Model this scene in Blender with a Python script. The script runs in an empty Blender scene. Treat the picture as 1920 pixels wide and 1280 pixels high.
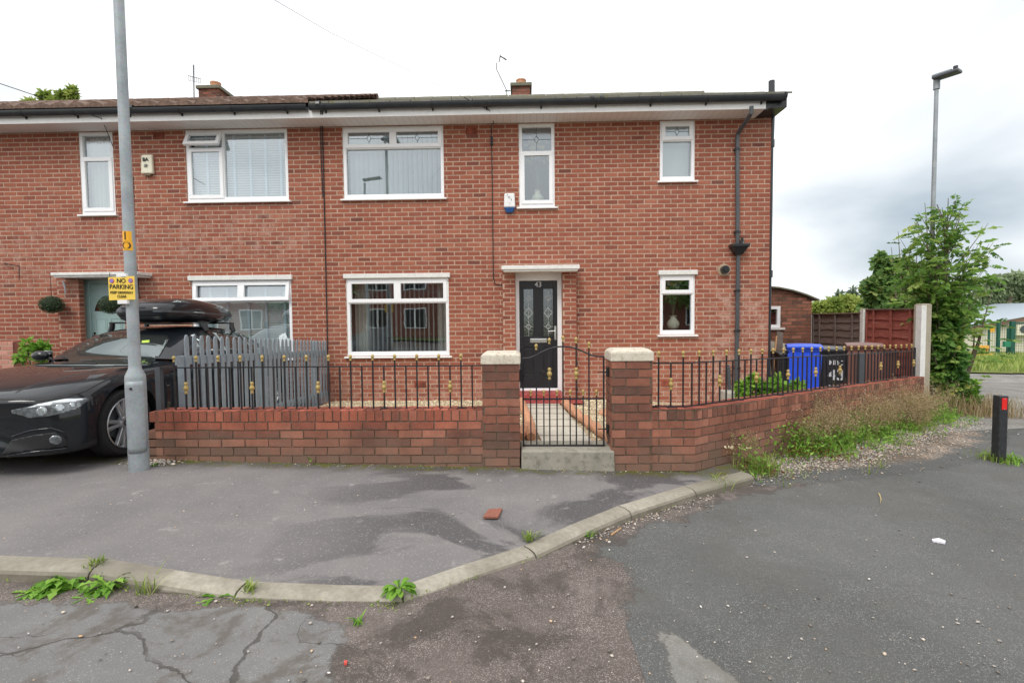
import bpy, bmesh, math, random
import numpy as np
from mathutils import Vector, Matrix, Euler
from mathutils.bvhtree import BVHTree
from mathutils.geometry import tessellate_polygon
R = math.radians
random.seed(7); rng = np.random.default_rng(7)
scene = bpy.context.scene
COL = scene.collection

# ------------------------------------------------------------------ camera
CAMZ = 1.43; FPX = 933.0
YAW, PITCH, ROLL = R(1.5), R(2.6), R(0.54)
F0 = Vector((-math.sin(YAW)*math.cos(PITCH), math.cos(YAW)*math.cos(PITCH), -math.sin(PITCH)))
R0 = Vector((math.cos(YAW), math.sin(YAW), 0)); U0 = R0.cross(F0)
CR = R0*math.cos(ROLL) - U0*math.sin(ROLL); CU = U0*math.cos(ROLL) + R0*math.sin(ROLL)
cam_d = bpy.data.cameras.new('camera'); cam = bpy.data.objects.new('camera', cam_d); COL.objects.link(cam)
cam.matrix_world = Matrix(((CR.x, CU.x, -F0.x, 0), (CR.y, CU.y, -F0.y, 0), (CR.z, CU.z, -F0.z, CAMZ), (0, 0, 0, 1)))
cam_d.sensor_width = 36; cam_d.lens = 36*FPX/1920; cam_d.clip_start = 0.05; cam_d.clip_end = 2000
scene.camera = cam
CAMP = Vector((0, 0, CAMZ))
def ray(px, py): return (F0*FPX + CR*(px-960) - CU*(py-640)).normalized()
def PY(px, py, y):                      # point seen at a pixel on the vertical plane y
    d = ray(px, py); return CAMP + d*(y/d.y)
def T(x, y):                            # the lie of the land: it falls gently away to the right
    x = max(-40, min(x, 45)); y = max(-30, min(y, 50))
    return -0.01 - 0.025*x - 0.008*(y-4.74)
def G(px, py, off=0.0):                 # point of the land seen at a pixel
    d = ray(px, py); n = Vector((0.025, 0.008, 1)); k = -0.01 + 0.008*4.74 + off
    return CAMP + d*((k - n.dot(CAMP))/n.dot(d))

# ------------------------------------------------------------------ render, light, sky
scene.view_settings.view_transform = 'Standard'; scene.view_settings.look = 'None'
scene.view_settings.exposure = 0.6; scene.view_settings.gamma = 1
SUN_EL, SUN_AZ = R(52), R(205)          # behind the camera, a little to the left
sd = bpy.data.lights.new('sun', 'SUN'); sd.energy = 1.15; sd.angle = R(22); sd.color = (1, .97, .92)
sun = bpy.data.objects.new('sun', sd); COL.objects.link(sun)
sun.rotation_euler = Vector((-math.sin(R(25))*math.cos(SUN_EL)*-1*-1, -math.cos(R(25))*math.cos(SUN_EL), math.sin(SUN_EL))).to_track_quat('Z', 'Y').to_euler()
w = bpy.data.worlds.new("World"); scene.world = w; w.use_nodes = True
nt = w.node_tree; nt.nodes.clear()
def wn(t, **k):
    n = nt.nodes.new(t)
    for a, b in k.items(): setattr(n, a, b)
    return n
wo = wn('ShaderNodeOutputWorld'); bg1 = wn('ShaderNodeBackground'); bg2 = wn('ShaderNodeBackground'); mx = wn('ShaderNodeMixShader')
sky = wn('ShaderNodeTexSky'); sky.sky_type = 'NISHITA'; sky.sun_disc = False; sky.sun_elevation = SUN_EL; sky.sun_rotation = SUN_AZ
nt.links.new(sky.outputs[0], bg1.inputs[0]); bg1.inputs[1].default_value = 0.08
tc = wn('ShaderNodeTexCoord'); mp = wn('ShaderNodeMapping'); mp.inputs['Scale'].default_value = (1, 1, 1.9); mp.inputs['Location'].default_value = (.3, 0, .2)
nt.links.new(tc.outputs['Generated'], mp.inputs[0])
nz = wn('ShaderNodeTexNoise'); nz.inputs['Scale'].default_value = 2.3; nz.inputs['Detail'].default_value = 5; nz.inputs['Roughness'].default_value = .48; nz.inputs['Distortion'].default_value = .3
nt.links.new(mp.outputs[0], nz.inputs['Vector'])
def wmath(op, a, b):
    n = wn('ShaderNodeMath', operation=op)
    for i, v in enumerate((a, b)):
        if isinstance(v, (int, float)): n.inputs[i].default_value = v
        else: nt.links.new(v, n.inputs[i])
    return n.outputs[0]
def cloudbank(px, py, r0, r1, amt):     # a darker bank of cloud round one direction
    d = ray(px, py); vm = wn('ShaderNodeVectorMath', operation='DOT_PRODUCT'); nrm = wn('ShaderNodeVectorMath', operation='NORMALIZE')
    nt.links.new(tc.outputs['Generated'], nrm.inputs[0]); nt.links.new(nrm.outputs[0], vm.inputs[0]); vm.inputs[1].default_value = d
    mr = wn('ShaderNodeMapRange'); mr.interpolation_type = 'SMOOTHSTEP'
    mr.inputs[1].default_value = math.cos(R(r1)); mr.inputs[2].default_value = math.cos(R(r0)); mr.inputs[3].default_value = 0; mr.inputs[4].default_value = amt
    nt.links.new(vm.outputs['Value'], mr.inputs[0]); return mr.outputs[0]
b1 = cloudbank(1960, 290, 1, 28, .55); b2 = cloudbank(1640, 390, 1, 13, .13); b3 = cloudbank(0, 60, 4, 40, .24); b4 = cloudbank(1930, 330, 1, 12, .12)
bk = wmath('ADD', wmath('ADD', b1, b2), wmath('ADD', b3, b4))
dark = wmath('ADD', wmath('MULTIPLY', wmath('SUBTRACT', nz.outputs[0], .47), 1.9), bk)
cr = wn('ShaderNodeValToRGB'); cr.color_ramp.elements[0].position = .0; cr.color_ramp.elements[0].color = (1.0, 1.0, 1.0, 1)
cr.color_ramp.elements[1].position = .95; cr.color_ramp.elements[1].color = (.33, .39, .44, 1)
nt.links.new(dark, cr.inputs[0]); nt.links.new(cr.outputs[0], bg2.inputs[0]); bg2.inputs[1].default_value = 1.0
mx.inputs[0].default_value = .93
nt.links.new(bg1.outputs[0], mx.inputs[1]); nt.links.new(bg2.outputs[0], mx.inputs[2]); nt.links.new(mx.outputs[0], wo.inputs[0])

# ------------------------------------------------------------------ helpers: meshes
ORG = {}
def tag(o, label=None, cat=None, group=None, kind=None):
    if label: o['label'] = label
    if cat: o['category'] = cat
    if group: o['group'] = group
    if kind: o['kind'] = kind
    return o
def empty(name, loc, label, cat, group=None, rot=None, local=False):
    o = bpy.data.objects.new(name, None); o.location = loc; COL.objects.link(o)
    if rot: o.rotation_euler = rot
    o.empty_display_size = .1
    ORG[o.name] = Vector((0, 0, 0)) if local else Vector(loc)
    return tag(o, label, cat, group)
class MB:
    def __init__(s): s.v = []; s.f = []; s.m = []; s.r = []
    def add(s, vs, fs, mi=0, r=None):
        k = len(s.v); s.v += [tuple(p) for p in vs]; s.f += [tuple(i+k for i in f) for f in fs]
        if r is None: r = random.random()
        s.m += [mi]*len(fs); s.r += [r]*len(fs); return s
    def box(s, x0, y0, z0, x1, y1, z1, mi=0, r=None):
        return s.add([(x0,y0,z0),(x1,y0,z0),(x1,y1,z0),(x0,y1,z0),(x0,y0,z1),(x1,y0,z1),(x1,y1,z1),(x0,y1,z1)],
                     [(0,3,2,1),(4,5,6,7),(0,1,5,4),(1,2,6,5),(2,3,7,6),(3,0,4,7)], mi, r)
    def hexa(s, lo, hi, mi=0, r=None):  # two quads
        return s.add(list(lo)+list(hi), [(0,3,2,1),(4,5,6,7),(0,1,5,4),(1,2,6,5),(2,3,7,6),(3,0,4,7)], mi, r)
    def beam(s, a, b, w, h, mi=0, r=None, up=(0,0,1)):
        a = Vector(a); b = Vector(b); d = (b-a).normalized(); sd_ = d.cross(Vector(up))
        if sd_.length < 1e-4: sd_ = d.cross(Vector((0,1,0)))
        sd_.normalize(); u = sd_.cross(d)
        q = [sd_*(w/2*i)+u*(h/2*j) for i, j in ((-1,-1),(1,-1),(1,1),(-1,1))]
        return s.hexa([a+t for t in q], [b+t for t in q], mi, r)
    def tube(s, pts, rad, n=8, mi=0, r=None):
        pts = [Vector(p) for p in pts]
        if not hasattr(rad, '__len__'): rad = [rad]*len(pts)
        vs = []; fs = []; ref = None
        for i, p in enumerate(pts):
            d = (pts[min(i+1, len(pts)-1)]-pts[max(i-1, 0)]).normalized()
            if ref is None or abs(ref.dot(d)) > .95: ref = Vector((0,0,1)) if abs(d.z) < .9 else Vector((0,1,0))
            a = d.cross(ref).normalized(); b = a.cross(d)
            for k in range(n): t = 2*math.pi*k/n; vs.append(p+(a*math.cos(t)+b*math.sin(t))*rad[i])
        for i in range(len(pts)-1):
            for k in range(n): fs.append((i*n+k, i*n+(k+1)%n, (i+1)*n+(k+1)%n, (i+1)*n+k))
        fs.append(tuple(reversed(range(n)))); fs.append(tuple(range((len(pts)-1)*n, len(pts)*n)))
        return s.add(vs, fs, mi, r)
    def lathe(s, prof, c, n=16, mi=0, ax='Z', r=None, cap=True):
        c = Vector(c); vs = []; fs = []
        for (rr, h) in prof:
            for k in range(n):
                t = 2*math.pi*k/n; a, b = rr*math.cos(t), rr*math.sin(t)
                vs.append(c+(Vector((a,b,h)) if ax == 'Z' else Vector((h,a,b)) if ax == 'X' else Vector((a,h,b))))
        for i in range(len(prof)-1):
            for k in range(n): fs.append((i*n+k, i*n+(k+1)%n, (i+1)*n+(k+1)%n, (i+1)*n+k))
        if cap: fs.append(tuple(reversed(range(n)))); fs.append(tuple(range((len(prof)-1)*n, len(prof)*n)))
        return s.add(vs, fs, mi, r)
    def prism(s, poly, vec, mi=0, r=None):
        poly = [Vector(p) for p in poly]; vec = Vector(vec); n = len(poly)
        return s.add(poly+[p+vec for p in poly], [tuple(reversed(range(n))), tuple(range(n, 2*n))]+[(i, (i+1)%n, (i+1)%n+n, i+n) for i in range(n)], mi, r)
    def grid(s, rows, mi=0, r=None, close=False):
        n = len(rows[0]); vs = [p for row in rows for p in row]; fs = []
        for i in range(len(rows)-1):
            for k in range(n-1+(1 if close else 0)): fs.append((i*n+k, i*n+(k+1)%n, (i+1)*n+(k+1)%n, (i+1)*n+k))
        return s.add(vs, fs, mi, r)
    def ball(s, c, rx, ry, rz, nu=12, nv=8, mi=0, r=None):
        c = Vector(c); rows = []
        for i in range(nv+1):
            a = math.pi*i/nv
            rows.append([c+Vector((rx*math.sin(a)*math.cos(2*math.pi*k/nu), ry*math.sin(a)*math.sin(2*math.pi*k/nu), -rz*math.cos(a))) for k in range(nu)])
        return s.grid(rows, mi, r, close=True)
    def build(s, name, mats, parent=None, smooth=False, bevel=0, local=False, recalc=True):
        if not isinstance(mats, (list, tuple)): mats = [mats]
        v = np.array(s.v, dtype=float)
        if parent is not None: org = ORG[parent.name]
        elif local: org = Vector((0,0,0))
        else: org = Vector(((v[:,0].min()+v[:,0].max())/2, (v[:,1].min()+v[:,1].max())/2, v[:,2].min()))
        v = v-np.array(org)
        me = bpy.data.meshes.new(name); me.from_pydata(v.tolist(), [], s.f)
        for m in mats: me.materials.append(m)
        me.polygons.foreach_set('material_index', s.m)
        a = me.attributes.new('rnd', 'FLOAT', 'FACE'); a.data.foreach_set('value', s.r)
        if smooth: me.polygons.foreach_set('use_smooth', [True]*len(s.f))
        if recalc and len(s.f) < 60000:
            bm = bmesh.new(); bm.from_mesh(me); bmesh.ops.recalc_face_normals(bm, faces=bm.faces); bm.to_mesh(me); bm.free()
        me.update()
        o = bpy.data.objects.new(name, me); COL.objects.link(o)
        if parent is not None: o.parent = parent
        elif not local: o.location = org
        ORG[o.name] = Vector(org)
        if bevel:
            b = o.modifiers.new('bevel', 'BEVEL'); b.width = bevel; b.segments = 2; b.limit_method = 'ANGLE'; b.angle_limit = R(40)
        if smooth and smooth != 'all':
            try: me.set_sharp_from_angle(angle=R(38))
            except Exception: pass
        return o
def copy_tree(o, parent=None):
    c = o.copy(); COL.objects.link(c)
    if parent is not None: c.parent = parent
    ORG[c.name] = ORG[o.name]
    for ch in list(o.children): copy_tree(ch, c)
    return c

# ------------------------------------------------------------------ helpers: materials
def S(r, g, b, k=1.0):                  # sRGB 0..255 -> linear, scaled
    f = lambda c: ((c/255+.055)/1.055)**2.4 if c > 10 else c/255/12.92
    return (f(r)*k, f(g)*k, f(b)*k, 1)
class NM:
    def __init__(s, name):
        s.mat = bpy.data.materials.new(name); s.mat.use_nodes = True; s.t = s.mat.node_tree; s.t.nodes.clear()
        s.pos = s.n('ShaderNodeNewGeometry').outputs['Position']
    def n(s, t, **k):
        x = s.t.nodes.new(t)
        for a, b in k.items(): setattr(x, a, b)
        return x
    def l(s, a, b): s.t.links.new(a, b)
    def put(s, sock, v):
        if hasattr(v, 'links') or hasattr(v, 'is_linked'): s.l(v, sock)
        else: sock.default_value = v
    def scale(s, sc, vec=None, loc=(0,0,0), rot=(0,0,0)):
        m = s.n('ShaderNodeMapping'); m.inputs['Scale'].default_value = sc; m.inputs['Location'].default_value = loc; m.inputs['Rotation'].default_value = rot
        s.l(vec or s.pos, m.inputs[0]); return m.outputs[0]
    def noise(s, sc, det=3, ro=.5, vec=None, dist=0):
        x = s.n('ShaderNodeTexNoise'); x.inputs['Scale'].default_value = sc; x.inputs['Detail'].default_value = det
        x.inputs['Roughness'].default_value = ro; x.inputs['Distortion'].default_value = dist; s.l(vec or s.pos, x.inputs['Vector']); return x.outputs[0]
    def noisec(s, sc, det=3, vec=None):
        x = s.n('ShaderNodeTexNoise'); x.inputs['Scale'].default_value = sc; x.inputs['Detail'].default_value = det; s.l(vec or s.pos, x.inputs['Vector']); return x.outputs['Color']
    def voro(s, sc, feat='F1', out='Distance', vec=None, rand=1):
        x = s.n('ShaderNodeTexVoronoi', feature=feat); x.inputs['Scale'].default_value = sc; x.inputs['Randomness'].default_value = rand; s.l(vec or s.pos, x.inputs['Vector']); return x.outputs[out]
    def ramp(s, fac, els):
        x = s.n('ShaderNodeValToRGB'); e = x.color_ramp.elements
        while len(e) < len(els): e.new(.5)
        for q, (p, c) in zip(e, els):
            q.position = p; q.color = c if hasattr(c, '__len__') else (c, c, c, 1)
        s.l(fac, x.inputs[0]); return x.outputs[0]
    def rng(s, v, a, b, c=0, d=1, smooth=False):
        x = s.n('ShaderNodeMapRange'); x.clamp = True
        if smooth: x.interpolation_type = 'SMOOTHSTEP'
        s.put(x.inputs[0], v); x.inputs[1].default_value = a; x.inputs[2].default_value = b; x.inputs[3].default_value = c; x.inputs[4].default_value = d; return x.outputs[0]
    def mix(s, f, a, b, mode='MIX'):
        x = s.n('ShaderNodeMix', data_type='RGBA', blend_type=mode); x.clamp_factor = True
        s.put(x.inputs[0], f); s.put(x.inputs[6], a); s.put(x.inputs[7], b); return x.outputs[2]
    def math(s, op, a, b=0.0):
        x = s.n('ShaderNodeMath', operation=op); s.put(x.inputs[0], a); s.put(x.inputs[1], b); return x.outputs[0]
    def attr(s, name='rnd'):
        x = s.n('ShaderNodeAttribute'); x.attribute_name = name; return x.outputs['Fac']
    def sep(s, vec=None):
        x = s.n('ShaderNodeSeparateXYZ'); s.l(vec or s.pos, x.inputs[0]); return x.outputs
    def vadd(s, a, b, k=1.0):
        m = s.n('ShaderNodeVectorMath', operation='SCALE'); s.l(b, m.inputs[0]); m.inputs['Scale'].default_value = k
        x = s.n('ShaderNodeVectorMath', operation='ADD'); s.l(a, x.inputs[0]); s.l(m.outputs[0], x.inputs[1]); return x.outputs[0]
    def bump(s, h, st=.5, d=.01, nrm=None):
        x = s.n('ShaderNodeBump'); x.inputs['Strength'].default_value = st; x.inputs['Distance'].default_value = d; s.l(h, x.inputs['Height'])
        if nrm: s.l(nrm, x.inputs['Normal'])
        return x.outputs[0]
    def out(s, col, rough=.6, metal=0, nrm=None, spec=.5, coat=0, trans=None, alpha=None):
        p = s.n('ShaderNodeBsdfPrincipled'); s.put(p.inputs['Base Color'], col); s.put(p.inputs['Roughness'], rough); s.put(p.inputs['Metallic'], metal)
        p.inputs['Specular IOR Level'].default_value = spec; p.inputs['Coat Weight'].default_value = coat; p.inputs['Coat Roughness'].default_value = .012
        if nrm: s.l(nrm, p.inputs['Normal'])
        o = s.n('ShaderNodeOutputMaterial')
        if trans:
            t = s.n('ShaderNodeBsdfTranslucent'); s.put(t.inputs[0], col); m = s.n('ShaderNodeMixShader'); m.inputs[0].default_value = trans
            s.l(p.outputs[0], m.inputs[1]); s.l(t.outputs[0], m.inputs[2]); s.l(m.outputs[0], o.inputs[0])
        else: s.l(p.outputs[0], o.inputs[0])
        return s.mat
def plain(name, col, rough=.5, metal=0, var=.12, sc=8, bump=0, bsc=60, coat=0, spec=.5, dirt=0, dirtcol=(.08,.075,.06,1)):
    m = NM(name); c = col
    n = m.noise(sc, 4, .6); dk = tuple(x*(1-var) for x in col[:3])+(1,); lt = tuple(min(1, x*(1+var)) for x in col[:3])+(1,)
    c = m.ramp(n, [(.3, dk), (.7, lt)])
    if dirt:
        d = m.noise(sc*2.3, 6, .7); c = m.mix(m.rng(d, .5, .72, 0, dirt), c, dirtcol)
    nr = m.bump(m.noise(bsc, 4, .6), bump, .004) if bump else None
    return m.out(c, rough, metal, nr, spec, coat)
# ------------------------------------------------------------------ materials
def brick_mat(name, cols, stain, dark=0.0, bottom=None, patches=(), top=None):
    m = NM(name); c = m.ramp(m.attr(), cols)
    if top: c = m.mix(m.math('MULTIPLY', m.math('MULTIPLY', m.rng(m.sep()[2], top[0], top[1], 0, top[2], True), m.rng(m.sep()[0], -.46, -.42, 1, 0)), m.rng(m.noise(2.2, 3, .5), .3, .6, .35, 1)), c, top[3])
    c = m.mix(m.rng(m.noise(1.6, 5, .65, m.scale((5, 5, .5))), .5, .8, 0, .45), c, m.mix(1, c, (.62,.58,.56,1), 'MULTIPLY'))
    c = m.mix(m.rng(m.noise(26, 5, .65), .35, .75, 0, .5), c, m.mix(1, c, (.66,.62,.62,1), 'MULTIPLY'))
    c = m.mix(m.rng(m.noise(95, 3, .7), .55, .8, 0, .35), c, S(206,160,138))
    st = m.rng(m.noise(1.1, 5, .62, dist=.6), .53, .8, 0, stain)
    s = m.sep()
    for (x0, x1, z0, z1, k) in patches:
        a = m.math('MULTIPLY', m.rng(s[0], x0-.25, x0+.25, 0, 1, True), m.rng(s[0], x1-.25, x1+.25, 1, 0, True))
        b = m.math('MULTIPLY', m.rng(s[2], z0-.2, z0+.2, 0, 1, True), m.rng(s[2], z1-.2, z1+.2, 1, 0, True))
        n = m.rng(m.noise(6.5, 7, .78), .47, .62, 0, k)
        st = m.math('ADD', st, m.math('MULTIPLY', m.math('MULTIPLY', a, b), n))
    c = m.mix(st, c, S(205,172,158))
    if dark: c = m.mix(m.rng(m.noise(2.6, 6, .7), .42, .66, 0, dark), c, S(62,48,44))
    if bottom:
        z0, z1, colb, k = bottom
        h = m.math('ADD', s[2], m.math('MULTIPLY', m.math('SUBTRACT', m.noise(5, 4, .6), .5), .5))
        h = m.math('ADD', h, m.math('MULTIPLY', s[0], .025))
        c = m.mix(m.rng(h, z0, z1, k, 0), c, colb)
    nr = m.bump(m.noise(70, 5, .7), .5, .004)
    return m.out(c, .88, 0, nr, .25)
def mortar_mat(name, col, moss=0):
    m = NM(name); c = m.mix(m.rng(m.noise(5, 5, .7), .3, .7), col, tuple(x*.74 for x in col[:3])+(1,))
    if moss: c = m.mix(m.rng(m.noise(6, 5, .6), .48, .62, 0, moss), c, S(58,62,40))
    return m.out(c, .95, 0, m.bump(m.noise(160, 3, .7), .6, .004), .15)
HB = [(0, S(118,72,62)), (.03, S(138,81,66)), (.09, S(148,86,69)), (.45, S(154,89,71)), (.8, S(161,97,76)), (1, S(170,107,86))]
M = {}
M['brick'] = brick_mat('house_brick', HB, .10, patches=((3.15, 4.2, -.2, 1.9, .6), (-9.6, -6.5, 2.0, 3.2, .35), (-6.2, -3.8, 2.5, 3.3, .4), (-4, 4.3, -.2, .45, .4)))
M['mortar'] = mortar_mat('house_mortar', S(198,170,150))
M['gbrick'] = brick_mat('garden_wall_brick', [(0, S(110,80,70)), (.2, S(132,88,74)), (.5, S(150,98,80)), (.8, S(162,106,86)), (1, S(180,122,102))], .10, .42, (.0, .36, S(122,106,92), .62), top=(.30, .44, .5, S(178,92,70)))
M['gmortar'] = mortar_mat('garden_wall_mortar', S(122,106,92), .5)
M['coping'] = brick_mat('coping_brick', [(0, S(134,76,62)), (.3, S(158,86,68)), (.6, S(174,94,76)), (1, S(186,108,88))], .08, .6)
M['upvc'] = plain('white_upvc', S(243,244,246), .28, var=.01, sc=3, dirt=.04, dirtcol=S(150,150,140))
M['sill'] = plain('white_sill', S(243,243,242), .35, var=.03, dirt=.12, dirtcol=S(130,128,118))
M['whitepaint'] = plain('white_painted_concrete', S(226,226,222), .7, var=.05, bump=.4, dirt=.3, dirtcol=S(140,132,118))
M['capstone'] = plain('flaking_white_cap', S(208,200,184), .85, var=.08, sc=14, bump=.8, dirt=.85, dirtcol=S(158,140,112))
M['blackplastic'] = plain('black_plastic', S(38,40,43), .32, var=.15, sc=5)
M['gutter'] = plain('gutter_black', S(44,48,52), .3, var=.2, sc=3, dirt=.2, dirtcol=S(92,94,92))
M['greypipe'] = plain('grey_black_pipe', S(74,78,82), .4, var=.15, sc=4)
M['soffit'] = None
def soffit():
    m = NM('soffit_boards'); s = m.sep(); f = m.math('FRACT', m.math('MULTIPLY', s[0], 9.0))
    g = m.rng(f, .0, .07, 0, 1); c = m.mix(g, S(176,172,168), S(232,230,228)); c = m.mix(m.rng(m.noise(3, 5, .6), .45, .8, 0, .25), c, S(190,180,170))
    return m.out(c, .45, 0, m.bump(g, .5, .004))
M['soffit'] = soffit()
def glass(name, refl, tint, rough=.0, wob=.0):
    m = NM(name); tr = m.n('ShaderNodeBsdfTransparent'); tr.inputs[0].default_value = tint
    gl = m.n('ShaderNodeBsdfGlossy'); gl.inputs['Roughness'].default_value = rough; gl.inputs['Color'].default_value = (.86, .93, .97, 1)
    if wob: m.l(m.bump(m.noise(wob*1.0, 2, .4), .06, .02), gl.inputs['Normal'])
    lw = m.n('ShaderNodeLayerWeight'); lw.inputs[0].default_value = .5
    f = m.rng(lw.outputs['Facing'], .0, 1, refl, min(1, refl+.6)); x = m.n('ShaderNodeMixShader'); o = m.n('ShaderNodeOutputMaterial')
    m.l(f, x.inputs[0]); m.l(tr.outputs[0], x.inputs[1]); m.l(gl.outputs[0], x.inputs[2]); m.l(x.outputs[0], o.inputs[0]); return m.mat
M['glass'] = glass('window_glass', .28, (.78, .84, .84, 1), 0, 1.6)
M['obscure'] = glass('obscure_glass', .24, (.72, .78, .76, 1), .12, 40)
M['lead'] = plain('leading', S(70,74,74), .4, .3)
M['blind'] = plain('white_blind', S(226,230,230), .6, var=.03)
M['tape'] = plain('blind_tape', S(214,228,238), .6, var=.02)
M['curtain'] = plain('pale_curtain', S(214,212,204), .8, var=.05)
M['room'] = plain('room_wall', S(120,112,104), .9, var=.1)
M['doorblack'] = plain('black_door', S(30,32,36), .35, var=.12, sc=5, bump=.15, bsc=30)
M['doorgreen'] = plain('duck_egg_door', S(158,184,182), .45, var=.04)
M['chrome'] = plain('chrome', S(220,222,224), .18, 1, var=.02)
M['redpaint'] = plain('worn_red_paint', S(158,66,62), .6, var=.12, sc=12, dirt=.7, dirtcol=S(176,140,130), bump=.3)
M['concrete'] = plain('concrete', S(172,168,158), .9, var=.12, sc=9, bump=.6, bsc=90, dirt=.45, dirtcol=S(110,108,96))
M['stepconc'] = plain('step_concrete', S(150,146,134), .9, var=.16, sc=6, bump=.7, bsc=80, dirt=.75, dirtcol=S(84,80,68))
M['iron'] = plain('black_iron', S(42,44,48), .45, .3, var=.2, sc=20, dirt=.2, dirtcol=S(100,70,50))
M['gold'] = plain('gold_paint', S(176,152,92), .5, .15, var=.16, sc=60)
M['terracotta'] = plain('terracotta', S(196,144,112), .85, var=.16, sc=10, bump=.2)
M['cable'] = plain('black_cable', S(34,34,36), .6)
M['galv'] = None
def galv():
    m = NM('galvanised_steel'); v = m.voro(70, 'F1', 'Color'); n = m.noise(5, 5, .6)
    c = m.mix(m.rng(n, .3, .7), S(146,154,158), S(172,180,184)); c = m.mix(.16, c, v, 'MULTIPLY'); c = m.mix(m.rng(m.noise(9, 6, .7), .58, .72, 0, .5), c, S(126,122,110))
    return m.out(c, .55, .25, m.bump(n, .1, .01))
M['galv'] = galv()
M['greypaint'] = plain('grey_fence_paint', S(134,145,154), .7, var=.1, sc=16, bump=.3, bsc=50, dirt=.25, dirtcol=S(84,88,90))
M['tile_new'] = plain('flat_tile', S(120,118,110), .9, var=.2, sc=3, bump=.5, bsc=50, dirt=.75, dirtcol=S(112,106,50))
M['tile_old'] = plain('old_pantile', S(112,90,78), .9, var=.45, sc=16, bump=.9, bsc=30, dirt=.85, dirtcol=S(60,52,44))
M['chimbrick'] = brick_mat('chimney_brick', [(0, S(90,60,54)), (.5, S(130,80,68)), (1, S(158,96,80))], .1, .5)
M['mossconc'] = plain('mossy_concrete', S(116,114,100), .95, var=.2, sc=12, bump=.8, dirt=.7, dirtcol=S(84,84,50))
M['yellow'] = plain('yellow_sign', S(240,206,88), .45, var=.03)
M['amber'] = plain('amber_sticker', S(240,174,32), .45, var=.04)
M['ink'] = plain('black_ink', S(34,32,30), .6)
M['cream'] = plain('cream_plastic', S(226,222,200), .4, var=.04)
M['white'] = plain('white_plastic', S(236,236,236), .4, var=.02)
M['bluep'] = plain('blue_plastic', S(40,84,140), .3, var=.1)
M['signblue'] = plain('sign_blue', S(124,140,220), .5)
M['signred'] = plain('sign_red', S(214,80,80), .5)

# ------------------------------------------------------------------ brickwork
def subtract(rect, holes):
    out = [rect]
    for (hx0, hx1, hz0, hz1) in holes:
        nxt = []
        for (a, b, c, d) in out:
            if hx1 <= a or hx0 >= b or hz1 <= c or hz0 >= d: nxt.append((a, b, c, d)); continue
            if a < hx0: nxt.append((a, hx0, c, d))
            if b > hx1: nxt.append((hx1, b, c, d))
            a2, b2 = max(a, hx0), min(b, hx1)
            if c < hz0: nxt.append((a2, b2, c, hz0))
            if d > hz1: nxt.append((a2, b2, hz1, d))
        out = nxt
    return out
def brickwork(mb, o, u, w, W, H, holes=(), course=.0765, period=.225, joint=.0195, rec=.003, phase=0, soldier=0, mib=0, mim=1, jit=.002, zfun=None, endhalf=False):
    """bricks laid on the plane o + u*a + w*b (w = up or across), outward normal u x w"""
    o = Vector(o); u = Vector(u).normalized(); w_ = Vector(w).normalized(); n = u.cross(w_).normalized()
    us = sorted({0.0, W}|{max(0, min(W, x)) for h in holes for x in h[:2]}); ws = sorted({0.0, H}|{max(0, min(H, x)) for h in holes for x in h[2:]})
    for i in range(len(us)-1):
        for j in range(len(ws)-1):
            cx, cz = (us[i]+us[i+1])/2, (ws[j]+ws[j+1])/2
            if any(h[0] < cx < h[1] and h[2] < cz < h[3] for h in holes): continue
            mb.add([o+u*a+w_*b-n*rec for a, b in ((us[i],ws[j]),(us[i+1],ws[j]),(us[i+1],ws[j+1]),(us[i],ws[j+1]))], [(0,1,2,3)], mim, .5)
    b = H; k = 0
    while b > .02:
        ch = soldier if (soldier and k == 0) else course; per = .0825 if (soldier and k == 0) else period
        b0 = max(0, b-ch); x = -per*((phase+(k*.5)) % 1)
        while x < W:
            a0, a1 = max(0, x), min(W, x+per-joint)
            if a1-a0 > .02:
                r = random.random()
                for (p, q, c, d) in subtract((a0, a1, b0+(joint if ch > joint*1.5 else 0), b), holes):
                    if q-p < .008 or d-c < .008: continue
                    J = lambda: random.uniform(-jit, jit)
                    fr = [(p+J(), c+J()), (q+J(), c+J()), (q+J(), d+J()), (p+J(), d+J())]
                    z = random.uniform(0, .0025); vs = [o+u*a+w_*e+n*z for a, e in fr]+[o+u*a+w_*e-n*rec for a, e in fr]
                    mb.add(vs, [(0,1,2,3),(4,5,1,0),(5,6,2,1),(6,7,3,2),(7,4,0,3)], mib, r)
            x += per
        b = b0; k += 1
    return mb

FY = 8.64                                # plane of the house front
OV = .40                                 # eaves overhang
def FX(px, py): p = PY(px, py, FY); return p.x, p.z
def frect(x0, y0, x1, y1, y=FY):         # a rectangle of the front measured on the photograph
    xm, ym = (x0+x1)/2, (y0+y1)/2
    return PY(x0, ym, y).x, PY(x1, ym, y).x, PY(xm, y1, y).z, PY(xm, y0, y).z
ZS = PY(960, 231, FY).z                  # underside of the soffit
ZB = -.35
XR = PY(1443, 450, FY).x; XP = PY(606, 450, FY).x; XL = -16.5
W_up1 = frect(643, 234, 832, 372); W_up2 = frect(973, 232, 1040, 388); W_up3 = frect(1237, 229, 1303, 339)
W_lo1 = frect(650, 521, 842, 667); W_lo2 = frect(1237, 515, 1303, 627)
W_l1 = frect(150, 247, 214, 402); W_l2 = frect(349, 243, 540, 377); W_l3 = frect(361, 525, 548, 672)
D_r = frect(967, 508, 1054, 736); D_l = frect(153, 523, 236, 748)
for n_ in ('W_up1','W_up2','W_up3','W_l1','W_l2'):
    a = list(globals()[n_]); a[3] = ZS-.012; globals()[n_] = tuple(a)

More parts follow.
